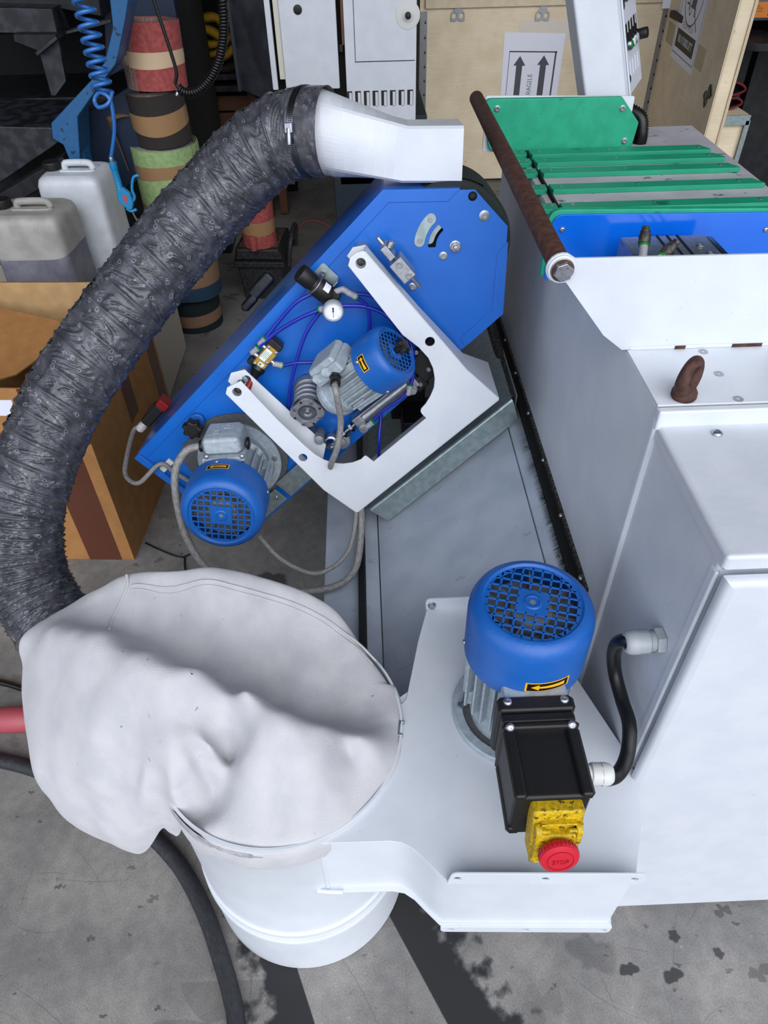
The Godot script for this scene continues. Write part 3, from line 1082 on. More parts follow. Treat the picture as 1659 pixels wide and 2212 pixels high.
	eye.lathe([Vector2(0, 0), Vector2(0.0155, 0), Vector2(0.0172, 0.003), Vector2(0.0168, 0.010), Vector2(0.0125, 0.017), Vector2(0.0, 0.021)], 28, 50)
	var ring := []
	for i in 41:
		var a := TAU * i / 40.0 - PI / 2
		ring.append(Vector3(cos(a) * 0.0200 * 0.72, 0.0335 + sin(a) * 0.0205, -cos(a) * 0.0200 * 0.69))
	var rad := []
	for i in 41:
		rad.append(0.0088 - 0.0012 * sin(TAU * i / 40.0 - PI / 2))
	eye.tube(ring, rad, 16, false)
	obj("lifting_eye", eye, M.rust, t)
	var cast := mb(Transform3D(along(Vector3(0.424, 1.0995, -0.797), Vector3.UP)))
	for i in 14:
		var a := deg_to_rad(100.0 + i * 17.0) - PI / 2
		cast.X = along(Vector3(0.424, 1.0995, -0.797), Vector3.UP) * T3(Vector3(cos(a) * 0.0125 * 0.72, 0.0335 + sin(a) * 0.0125, -cos(a) * 0.0125 * 0.69))
		cast.lathe([Vector2(0, -0.0016), Vector2(0.0016, 0), Vector2(0, 0.0016)], 8, 90)
	obj("casting_beads", cast, M.rust, t)
	for s in [[0.494, -0.912], [0.494, -0.851], [0.496, -0.788]]:
		fix(flush_head(0.0068), Vector3(s[0], 1.0993, s[1]), Vector3.UP, t)
	cabinet(t)
	brush_gap(t)
	base_slide(t)

func font(called: String) -> SystemFont:
	if not cache.has(called):
		var f := SystemFont.new()
		f.font_names = PackedStringArray([called])
		cache[called] = f
	return cache[called]

# guided air cylinder between the front plate and the blue jaw
func clamp_block(t: Node3D) -> void:
	var p := obj("air_clamp", mb().box(Vector3(0.478, 1.152, -1.04), Vector3(0.138, 0.076, 0.16), 0.003), M.aluminium, t)
	var m := mb()
	for x in [0.468, 0.484, 0.50]:
		m.box(Vector3(x, 1.1905, -1.035), Vector3(0.0035, 0.0016, 0.168), 0.0003)
	obj("slot", m, M.dark_steel, p)
	obj("end_plate", mb().box(Vector3(0.551, 1.152, -1.04), Vector3(0.012, 0.074, 0.15), 0.002), M.steel, p)
	for s in [[0.522, -1.075], [0.527, -1.045], [0.445, -1.02]]:
		fix(socket_head(0.006, 0.0025), Vector3(s[0], 1.1902, s[1]), Vector3.UP, p)
	fix(socket_head(0.007, 0.002), Vector3(0.4085, 1.165, -1.06), Vector3.LEFT, p, M.black_rubber, "port")
	for q in [[Vector3(0.404, 1.204, -0.995), Vector3(0.408, 1.219, -1.012)], [Vector3(0.418, 1.202, -0.985), Vector3(0.430, 1.211, -0.992)]]:
		var a: Vector3 = q[0]
		var c: Vector3 = q[1]
		var e := mb()
		e.tube(spline([Vector3(a.x, 1.175, a.z), a + Vector3(0, -0.004, 0), a.lerp(c, 0.45), c], 6), 0.0062, 14)
		var el := obj("elbow_fitting", e, M.fitting_grey, p)
		var d := (c - a).normalized()
		obj("collar", mb(along(c, d)).cyl(0.0078, 0, 0.003, 0.0008, 20), M.fitting_green, el)
		var v := mb(along(c + d * 0.003, d))
		v.lathe([Vector2(0, 0), Vector2(0.0082, 0), Vector2(0.0088, 0.002), Vector2(0.0088, 0.014), Vector2(0.0074, 0.015), Vector2(0.0074, 0.02), Vector2(0.0055, 0.022), Vector2(0.0055, 0.027), Vector2(0, 0.027)], 18, 40)
		obj("flow_valve", v, M.grimy_steel, el)

func cabinet(t: Node3D) -> void:
	var W: Material = M.white_textured
	var cab := mb()
	cab.box(Vector3(0.669, 0.529, -0.655), Vector3(0.562, 1.058, 0.238), 0.006)
	var c := obj("cabinet", cab, W, t)
	# lid with a turned-down lip, a fine gap above the side sheet
	obj("lid", mb().box(Vector3(0.668, 1.062, -0.648), Vector3(0.566, 0.026, 0.250), 0.006), W, c)
	fix(pan_head(0.0075, 0.005), Vector3(0.458, 1.075, -0.745), Vector3.UP, c)
	fix(pan_head(0.007, 0.004), Vector3(0.56, 1.075, -0.60), Vector3.UP, c)
	# door: chamfered sheet in front of the carcass
	var d := mb(Transform3D(Basis(), Vector3.ZERO))
	d.prism(rect(0.3885, 0.012, 0.945, 1.0475), -0.532, -0.508, [], 0.011)
	var door := obj("door", d, W, t)
	# rim of the carcass round the door
	var rim := mb()
	rim.box(Vector3(0.3895, 0.52, -0.54), Vector3(0.007, 1.04, 0.016), 0.003)
	obj("side_rim", rim, W, c)
	# flush latch on the door
	var la := obj("latch", mb().prism(rounded(rect(0.4005, 0.968, 0.4215, 1.0), 0.002, 3), -0.5112, -0.5098, [], 0.0004), M.galvanised, door)
	var tri := mb()
	for q in [[Vector2(0.411, 0.975), Vector2(0.411, 0.988)], [Vector2(0.411, 0.988), Vector2(0.4075, 0.982)], [Vector2(0.411, 0.988), Vector2(0.4145, 0.982)], [Vector2(0.4075, 0.975), Vector2(0.4145, 0.975)]]:
		var a: Vector2 = q[0]
		var e: Vector2 = q[1]
		tri.tube([Vector3(a.x, a.y, -0.5097), Vector3(e.x, e.y, -0.5097)], 0.0004, 6)
	obj("stamped_arrow", tri, M.zinc, la)
	# cable gland in the side
	gland(Vector3(0.388, 0.851, -0.578), Vector3(-1, 0.0, 0.02), 0.0172, M.gland_grey, c)

func gland(p: Vector3, d: Vector3, r: float, mt: Material, parent: Node) -> MeshInstance3D:
	var x := along(p, d)
	var g := mb(x)
	g.ngon(6, r * 1.12, 0, r * 0.75, r * 0.1)
	g.cyl(r * 0.82, r * 0.7, r * 1.2, 0, 24)
	g.ngon(8, r * 1.02, r * 1.15, r * 2.2, r * 0.12)
	g.lathe([Vector2(r, r * 2.1), Vector2(r * 1.0, r * 2.5), Vector2(r * 0.92, r * 2.85), Vector2(r * 0.72, r * 3.1), Vector2(r * 0.56, r * 3.12), Vector2(r * 0.56, r * 2.5), Vector2(0, r * 2.5)], 26, 50)
	return obj("cable_gland", g, mt, parent)

# brush strip along the body's left side above the slide
func brush_gap(t: Node3D) -> void:
	var st := obj("brush_rail", mb().box(Vector3(0.3815, 0.652, -1.395), Vector3(0.006, 0.016, 1.12), 0.001), M.grimy_steel, t)
	for z in [-1.75, -1.58, -1.4, -1.22, -1.04, -0.87]:
		fix(pan_head(0.0055, 0.004), Vector3(0.3785, 0.652, z), Vector3.LEFT, st)
	obj("brush_back", mb().box(Vector3(0.371, 0.640, -1.395), Vector3(0.016, 0.012, 1.12), 0.002), M.black_void, t)
	var rng := RandomNumberGenerator.new()
	rng.seed = 33
	var h := mb()
	for i in 2600:
		var z := rng.randf_range(-1.93, -0.85)
		var k := 1.0 if z < -1.2 else 0.62
		var a := Vector3(0.366, 0.638 + rng.randf_range(-0.004, 0.004), z)
		var e := a + Vector3(-rng.randf_range(0.018, 0.03) * k, -rng.randf_range(0.008, 0.022), rng.randfn(0.0, 0.004))
		var n := Vector3(0, 0.0005, 0.0006)
		h.face([a - n, a + n, e], Vector3.UP)
	var hm := obj("brush_hair", h, M.hair_black, t)
	hm.set_meta("kind", "stuff")

# sloping slide, its side strip, channel and guide bar on the left
func base_slide(t: Node3D) -> void:
	var D: Material = M.dirty_white_paint
	var sl := mb()
	# slide sheet: profile in XY run along Z
	var pr := PackedVector2Array([Vector2(0.335, 0.603), Vector2(0.335, 0.595), Vector2(0.010, 0.368), Vector2(0.008, 0.374)])
	sl.prism(pr, -1.98, -0.86, [], 0.0008)
	sl.prism(PackedVector2Array([Vector2(0.22, 0.5225), Vector2(0.22, 0.5145), Vector2(0.010, 0.368), Vector2(0.008, 0.374)]), -0.86, -0.55, [], 0.0008)
	obj("slide_sheet", sl, D, t)
	var st := mb()
	st.prism(PackedVector2Array([Vector2(0.337, 0.609), Vector2(0.337, 0.601), Vector2(0.364, 0.622), Vector2(0.364, 0.630)]), -1.98, -0.84, [], 0.0008)
	var sp := obj("side_strip", st, D, t)
	for z in [-1.3, -1.12, -0.95]:
		fix(pan_head(0.0035, 0.003), Vector3(0.357, 0.6255, z), Vector3(-0.6, 0.8, 0), sp)
	var u := mb()
	u.box(Vector3(0.36, 0.3, -1.42), Vector3(0.045, 0.6, 1.12), 0.003)
	obj("slide_support", u, D, t)
	obj("floor_strip", mb().box(Vector3(-0.011, 0.364, -1.24), Vector3(0.034, 0.01, 1.48), 0.0015), D, t)
	obj("guide_bar", mb().box(Vector3(-0.037, 0.372, -1.24), Vector3(0.015, 0.034, 1.48), 0.002), M.dark_steel, t)
	var ch := mb()
	ch.box(Vector3(-0.087, 0.175, -1.24), Vector3(0.084, 0.35, 1.48), 0.003)
	obj("base_channel", ch, D, t)
	obj("end_stop", mb().box(Vector3(-0.021, 0.392, -1.405), Vector3(0.007, 0.05, 0.035), 0.001), M.zinc, t)
	# the far cross member carrying the slide
	obj("cross_member", mb().box(Vector3(0.15, 0.16, -1.95), Vector3(0.42, 0.32, 0.06), 0.003), D, t)

# ---------------------------------------------------------------- electric motors
# columns of (x along the arc, y low, y high) bent round a cylinder about Y
func band(m: MB, r: float, a0: float, cols: Array) -> void:
	var prev := []
	for c in cols:
		var a: float = a0 + c[0] / r
		var n := Vector3(cos(a), 0, sin(a))
		var row := [m.vert(n * r + Vector3(0, c[1], 0), n), m.vert(n * r + Vector3(0, c[2], 0), n)]
		if prev:
			m.quad(prev[0], prev[1], row[1], row[0])
		prev = row

func arrow_sticker(r: float, a0: float, y: float, w: float, h: float, flip: float, parent: Node, xf: Transform3D) -> void:
	var cols := [[], [], []]
	var n := 12
	for i in n + 1:
		var t := float(i) / n - 0.5
		var bow := 0.0
		cols[0].append([t * w, y - h * 0.5 + bow, y + h * 0.5 + bow])
		cols[1].append([t * w * 0.92, y - h * 0.40 + bow, y + h * 0.40 + bow])
	var A := [[-0.38, 0.0], [-0.2, 0.30], [-0.2, 0.10], [-0.05, 0.12], [0.1, 0.145], [0.25, 0.17], [0.38, 0.19]]
	for q in A:
		cols[2].append([q[0] * w * flip, y - h * q[1], y + h * q[1]])
	var base := mb(xf)
	band(base, r + 0.0003, a0, cols[0])
	var s := obj("sticker", base, M.sticker_yellow, parent, Transform3D(), "yellow and black arrow sticker")
	s.set_meta("kind", "thing")
	var blk := mb(xf)
	band(blk, r + 0.0005, a0, cols[1])
	band(blk, r + 0.0005, a0, cols[1])
	obj("sticker", blk, M.ink_black, parent)
	var ar := mb(xf)
	band(ar, r + 0.0007, a0, cols[2])
	obj("sticker", ar, M.sticker_yellow, parent)

# motor standing on y = 0 along +Y of xf; returns the housing, its pieces are children
func motor(parent: Node, xf: Transform3D, R: float, L: float, cowl: float, flange: float, spin: float, sticker_at: float, grey: Material) -> MeshInstance3D:
	var rb := R * 0.80
	var y1 := L - cowl
	var h := mb(xf)
	h.lathe([Vector2(0, 0), Vector2(flange, 0), Vector2(flange, 0.011), Vector2(flange - 0.002, 0.013), Vector2(flange * 0.84, 0.013), Vector2(flange * 0.82, 0.008), Vector2(rb * 0.98, 0.008)], 48, 30)
	h.lathe([Vector2(rb * 0.98, 0.008), Vector2(rb * 1.0, 0.03), Vector2(rb * 0.86, 0.036), Vector2(rb * 0.86, y1 + 0.02), Vector2(0, y1 + 0.02)], 48, 30)
	# cooling fins in four blocks, like a die-cast frame
	for s in 4:
		for k in 6:
			var off := (k - 2.5) / 2.5
			var x := off * rb * 0.66
			var z0 := sqrt(maxf(rb * rb * 0.74 - x * x, 0.0)) * 0.92
			var z1 := rb * (1.06 - 0.10 * absf(off))
			h.X = xf * Transform3D(Basis(Vector3.UP, spin + s * PI / 2), Vector3.ZERO)
			h.box(Vector3(x, (0.034 + y1) * 0.5 + 0.006, (z0 + z1) * 0.5), Vector3(0.0042, y1 - 0.03, z1 - z0), 0.001)
		h.X = xf * Transform3D(Basis(Vector3.UP, spin + s * PI / 2 + PI / 4), Vector3.ZERO)
		h.box(Vector3(0, 0.055, rb * 0.98), Vector3(rb * 0.36, 0.034, rb * 0.2), 0.003)
		h.box(Vector3(0, y1 - 0.012, rb * 0.98), Vector3(rb * 0.3, 0.022, rb * 0.16), 0.003)
		h.box(Vector3(0, y1 * 0.5 + 0.02, rb * 0.95), Vector3(rb * 0.12, y1 - 0.05, rb * 0.12), 0.002)
	h.X = xf
	var o := obj("motor", h, grey, parent)
	for s in 4:
		var a := spin + s * PI / 2 + PI / 4
		fix(hex_head(0.0062, 0.005), xf * Vector3(sin(a) * flange * 0.86, 0.013, cos(a) * flange * 0.86), xf.basis.y, o, M.zinc, "hex_bolt")
	# cowl
	var c := mb(xf)
	var rg := R * 0.745
	c.lathe([Vector2(R - 0.004, y1), Vector2(R, y1), Vector2(R, L - R * 0.30), Vector2(R * 0.985, L - R * 0.19), Vector2(R * 0.94, L - R * 0.09), Vector2(R * 0.87, L - R * 0.025), Vector2(R * 0.80, L), Vector2(rg + 0.004, L), Vector2(rg + 0.001, L - 0.0035), Vector2(rg - 0.003, L - 0.0035)], 64, 45)
	c.lathe([Vector2(rg - 0.003, L - 0.0055), Vector2(R - 0.008, L - R * 0.25), Vector2(R - 0.004, y1)], 48, 80)
	obj("fan_cowl", c, M.blue_cowl, o)
	# lattice of the air inlet with its boss
	var g := mb(xf * Transform3D(Basis(Vector3.UP, spin + 0.55), Vector3(0, L - 0.0045, 0)))
	var pitch := rg * 2.0 / 9.6
	for k in range(-5, 6):
		var d := (k + 0.5) * pitch
		if absf(d) < rg - 0.004:
			var half := sqrt(rg * rg - d * d)
			g.box(Vector3(d, 0, 0), Vector3(pitch * 0.24, 0.0022, half * 2.0), 0.0006)
			g.box(Vector3(0, 0, d), Vector3(half * 2.0, 0.0022, pitch * 0.24), 0.0006)
	for k in 8:
		# closed margin between the square cells and the round rim
		var a := k * PI / 4
		var keep := g.X
		g.X = g.X * Transform3D(Basis(Vector3.UP, a), Vector3.ZERO)
		if k % 2 == 1:
			g.box(Vector3(0, 0, rg * 0.965), Vector3(rg * 0.5, 0.0022, rg * 0.09), 0.0006)
		else:
			g.box(Vector3(0, 0, rg * 0.985), Vector3(rg * 0.42, 0.0022, rg * 0.05), 0.0006)
		g.X = keep
	g.box(Vector3.ZERO, Vector3(pitch * 2.95, 0.0024, pitch * 2.95), 0.0006)
	g.lathe([Vector2(pitch * 0.98, 0.001), Vector2(pitch * 0.9, 0.0028), Vector2(pitch * 0.72, 0.003), Vector2(pitch * 0.66, 0.0014)], 28, 60)
	obj("grille", g, M.blue_cowl, o)
	var hole := mb(xf)
	hole.cyl(pitch * 0.3, L - 0.0035, L - 0.0030, 0, 20)
	obj("centre_hole", hole, M.fan_plastic, o)
	# fan behind it
	var f := mb(xf)
	f.cyl(R * 0.34, L - 0.045, L - 0.016, 0.003, 28)
	f.cyl(R * 0.82, L - 0.046, L - 0.043, 0, 36)
	for k in 7:
		f.X = xf * Transform3D(Basis(Vector3.UP, k * TAU / 7 + 0.3), Vector3.ZERO)
		f.box(Vector3(0, L - 0.032, R * 0.57), Vector3(0.0026, 0.025, R * 0.5))
	obj("fan", f, M.fan_plastic, o)
	for s in 4:
		var a := spin + s * PI / 2 + PI / 4
		fix(pan_head(0.0048, 0.003), xf * Vector3(sin(a) * R, y1 + 0.011, cos(a) * R), xf.basis * Vector3(sin(a), 0, cos(a)), o)
	return o

# ---------------------------------------------------------------- blue belt grinding head on its fork
func grinding_head() -> void:
	var t := thing("grinding_head", "blue belt grinding head tilted at 45 degrees in a white fork bracket, with two motors", "machine", Vector3(-0.095, 0.824, -1.349))
	t.basis = Basis(Vector3(0.9994, 0, 0.0349), Vector3(0.0054, 0.9877, -0.1564), Vector3(-0.0345, 0.1564, 0.9871))
	var B: Material = M.blue_paint
	var D := -0.25
	var v2 := func(a: Array) -> PackedVector2Array:
		var p := PackedVector2Array()
		for i in range(0, a.size(), 2):
			p.append(Vector2(a[i], a[i + 1]))
		return p
	var outline: PackedVector2Array = v2.call([-0.458, -0.205, -0.232, -0.449, 0.311, 0.056, 0.376, 0.117, 0.373, 0.290, 0.306, 0.357, 0.131, 0.358])
	# curved slot in the front panel
	var C := Vector2(0.272, 0.254)
	var slot := PackedVector2Array()
	for i in 9:
		var a := deg_to_rad(lerpf(128, 182, i / 8.0))
		slot.append(C + Vector2(cos(a), sin(a)) * 0.0535)
	for i in 9:
		var a := deg_to_rad(lerpf(182, 128, i / 8.0))
		slot.append(C + Vector2(cos(a), sin(a)) * 0.0385)
	slot = rounded(slot, 0.006, 2)
	obj("front_panel", mb().prism(outline, -0.004, 0.0, [slot, circle(Vector2(0.302, 0.345), 0.0085, 18)], 0.0008), B, t)
	obj("rear_panel", mb().prism(outline, D, D + 0.004, [], 0.0008), B, t)
	# casing sheets between the two panels
	var run := func(pts: Array, w0: float, w1: float, th: float) -> MB:
		var m := mb()
		for i in pts.size() - 1:
			var a: Vector2 = pts[i]
			var b: Vector2 = pts[i + 1]
			var d := (b - a).normalized()
			var x := Transform3D(Basis(Vector3(d.x, d.y, 0), Vector3(-d.y, d.x, 0), Vector3(0, 0, 1)), Vector3((a.x + b.x) / 2, (a.y + b.y) / 2, (w0 + w1) / 2))
			m.X = x
			m.box(Vector3.ZERO, Vector3(a.distance_to(b), th, absf(w1 - w0)), 0.001)
		return m
	obj("casing", run.call([Vector2(-0.232, -0.447), Vector2(-0.456, -0.204), Vector2(0.131, 0.357), Vector2(0.278, 0.358)], D + 0.003, -0.003, 0.003), B, t)
	obj("casing", run.call([Vector2(-0.232, -0.447), Vector2(0.311, 0.055), Vector2(0.376, 0.117), Vector2(0.3745, 0.235)], D + 0.003, -0.003, 0.003), B, t)
	# folded edges of the covers lying on the front panel
	obj("cover_edge", mb().prism(v2.call([-0.458, -0.205, -0.445, -0.222, -0.209, -0.0035, -0.049, 0.153, 0.142, 0.337, 0.254, 0.337, 0.277, 0.359, 0.131, 0.360]), 0.0, 0.0022, [], 0.0008), B, t)
	obj("cover_edge", mb().prism(v2.call([0.300, 0.047, 0.311, 0.055, 0.377, 0.117, 0.376, 0.262, 0.356, 0.238, 0.353, 0.126, 0.290, 0.066]), 0.0, 0.0022, [], 0.0008), B, t)
	obj("lower_edge", mb().prism(v2.call([-0.462, -0.210, -0.232, -0.452, -0.222, -0.442, -0.450, -0.198]), 0.0, 0.012, [], 0.001), B, t)
	# contact wheel and abrasive belt
	var ax := Transform3D(Basis(Vector3(1, 0, 0), Vector3(0, 0, 1), Vector3(0, -1, 0)), Vector3(0.266, 0.256, 0))
	var wh := mb(ax)
	wh.lathe([Vector2(0.0, -0.225), Vector2(0.09, -0.225), Vector2(0.113, -0.222), Vector2(0.116, -0.218), Vector2(0.116, -0.024), Vector2(0.113, -0.020), Vector2(0.09, -0.022), Vector2(0.03, -0.03), Vector2(0, -0.03)], 64, 40)
	var wheel := obj("contact_wheel", wh, M.belt, t)
	var be := mb(ax)
	be.lathe([Vector2(0.1162, -0.028), Vector2(0.1162, -0.214), Vector2(0.1185, -0.214), Vector2(0.1185, -0.028), Vector2(0.1162, -0.028)], 48, 30, deg_to_rad(-60), deg_to_rad(150))
	be.lathe([Vector2(0.1185, -0.214), Vector2(0.1185, -0.028)], 64, 30, deg_to_rad(-135), deg_to_rad(45))
	obj("abrasive_belt", be, M.belt, wheel)
	# tracking slot: zinc arc plates, nut, washers
	var arcp := func(r: float, w: float, a0: float, a1: float) -> PackedVector2Array:
		var p := PackedVector2Array()
		for i in 13:
			var a := deg_to_rad(lerpf(a0, a1, i / 12.0))
			p.append(C + Vector2(cos(a), sin(a)) * (r + w))
		for i in 5:
			var a := deg_to_rad(a1) + PI * i / 5.0
			p.append(C + Vector2(cos(deg_to_rad(a1)), sin(deg_to_rad(a1))) * r + Vector2(cos(a), sin(a)) * w)
		for i in 13:
			var a := deg_to_rad(lerpf(a1, a0, i / 12.0))
			p.append(C + Vector2(cos(a), sin(a)) * (r - w))
		for i in 5:
			var a := deg_to_rad(a0) + PI + PI * i / 5.0
			p.append(C + Vector2(cos(deg_to_rad(a0)), sin(deg_to_rad(a0))) * r + Vector2(cos(a), sin(a)) * w)
		return p
	var a1 := obj("arc_plate", mb().prism(arcp.call(0.0715, 0.0105, 133, 172), 0.0, 0.002, [], 0.0004), M.galvanised, t)
	for a in [135.0, 170.0]:
		fix(socket_head(0.0048, 0.002), Vector3(C.x + cos(deg_to_rad(a)) * 0.0715, C.y + sin(deg_to_rad(a)) * 0.0715, 0.002), Vector3.BACK, a1)
	obj("arc_plate", mb().prism(arcp.call(0.0525, 0.0095, 126, 166), -0.008, -0.006, [], 0.0004), M.galvanised, t)
	fix(washer(0.0115, 0.002), Vector3(0.272, 0.254, 0), Vector3.BACK, t, M.zinc, "washer")
	fix(hex_head(0.0098, 0.008), Vector3(0.272, 0.254, 0.002), Vector3.BACK, t, M.zinc, "nut")
	obj("stud", mb(along(Vector3(0.272, 0.254, 0.01), Vector3.BACK)).cyl(0.005, 0, 0.009, 0.001, 16), M.zinc, t)
	for w in [[0.249, 0.236, 0.0085], [0.188, 0.176, 0.0085], [0.326, 0.310, 0.0105]]:
		fix(washer(w[2], 0.0016), Vector3(w[0], w[1], 0), Vector3.BACK, t, M.zinc, "washer")
		fix(socket_head(0.0055, 0.004), Vector3(w[0], w[1], 0.0016), Vector3.BACK, t)
	fix(hex_head(0.0065, 0.004), Vector3(0.302, 0.345, -0.011), Vector3.BACK, t, M.dark_steel, "hex_bolt")
	# star knob on a blue boss, lower left
	var kb := obj("boss", mb(along(Vector3(-0.299, -0.115, 0), Vector3.BACK)).cyl(0.017, 0, 0.012, 0.002, 28), M.blue_cowl, t)
	obj("stud", mb(along(Vector3(-0.3, -0.116, 0.01), Vector3.BACK)).cyl(0.0045, 0, 0.03, 0, 16), M.zinc, kb)
	fix(hex_head(0.009, 0.007), Vector3(-0.3, -0.116, 0.018), Vector3.BACK, kb, M.zinc, "nut")
	var star := PackedVector2Array()
	for i in 42:
		var a := TAU * i / 42.0
		star.append(Vector2(cos(a), sin(a)) * (0.0205 + 0.0028 * cos(7.0 * a)))
	var sk := mb(Transform3D(Basis(), Vector3(-0.301, -0.117, 0)))
	sk.prism(star, 0.032, 0.056, [], 0.004)
	sk.X = along(Vector3(-0.301, -0.117, 0.056), Vector3.BACK)
	sk.lathe([Vector2(0.011, 0), Vector2(0.011, 0.0012), Vector2(0.0085, 0.0012), Vector2(0.0085, 0.0)], 24, 30)
	obj("star_knob", sk, M.black_plastic, kb)
	fork(t)
	main_motor(t)
	cross_motor(t)
	pneumatics(t)
	# plug on the upper side sheet with its grey cable
	var sd := Vector3(-0.691, 0.723, 0)
	var al := Vector3(-0.723, -0.691, 0)
	var q := Vector3(-0.437, -0.172, -0.13)
	var pb := Basis(al, sd, al.cross(sd))
	var pl := mb(Transform3D(pb, q + sd * 0.012))
	pl.box(Vector3(0.0, 0.0, 0), Vector3(0.066, 0.026, 0.036), 0.004)
	pl.box(Vector3(-0.01, 0.014, 0), Vector3(0.034, 0.006, 0.028), 0.002)
	var plug := obj("plug", pl, M.black_plastic, t)
	var sock := mb(Transform3D(pb, q + sd * 0.012))
	sock.box(Vector3(-0.042, 0, 0), Vector3(0.02, 0.028, 0.038), 0.002)
	obj("socket", sock, M.red_dark, plug)
	gland(q + sd * 0.012 + al * 0.03, al, 0.011, M.gland_white, plug)
	obj("plug_cable", mb().tube(spline([q + sd * 0.012 + al * 0.05, q + sd * 0.02 + al * 0.075, Vector3(-0.505, -0.240, -0.05), Vector3(-0.497, -0.262, 0.0), Vector3(-0.455, -0.262, 0.035), Vector3(-0.402, -0.222, 0.018), Vector3(-0.372, -0.254, 0.008), Vector3(-0.32, -0.30, 0.006), Vector3(-0.25, -0.375, 0.01)], 10), 0.0056, 12), M.cable_grey, t)
	obj("cable_clip", mb(T3(Vector3(-0.395, -0.236, 0.004), 0, 0, -47)).box(Vector3.ZERO, Vector3(0.016, 0.046, 0.006), 0.001), M.gland_white, t)
	# black lever handle on the far side of the upper sheet
	var hb := Basis(Vector3(0.723, 0.691, 0), Vector3(-0.691, 0.723, 0), Vector3(0, 0, 1))
	var ha := mb(Transform3D(hb, Vector3(-0.142, 0.112, -0.2)))
	ha.box(Vector3(0, 0.02, 0), Vector3(0.075, 0.03, 0.026), 0.009)
	ha.box(Vector3(-0.05, 0.014, 0.004), Vector3(0.05, 0.022, 0.02), 0.008)
	obj("lever", ha, M.dark_grey_paint, t)
	# angle plate along the lower edge
	var an := mb(T3(Vector3(-0.09, -0.272, 0.012), 0, 0, 42.8))
	an.box(Vector3(0.0, 0.0, 0), Vector3(0.085, 0.05, 0.004), 0.001)
	an.box(Vector3(-0.11, -0.004, 0.0), Vector3(0.11, 0.04, 0.004), 0.001)
	var ap := obj("angle_plate", an, M.galvanised, t)
	fix(pan_head(0.005, 0.003), Vector3(-0.14, -0.322, 0.014), Vector3.BACK, ap)

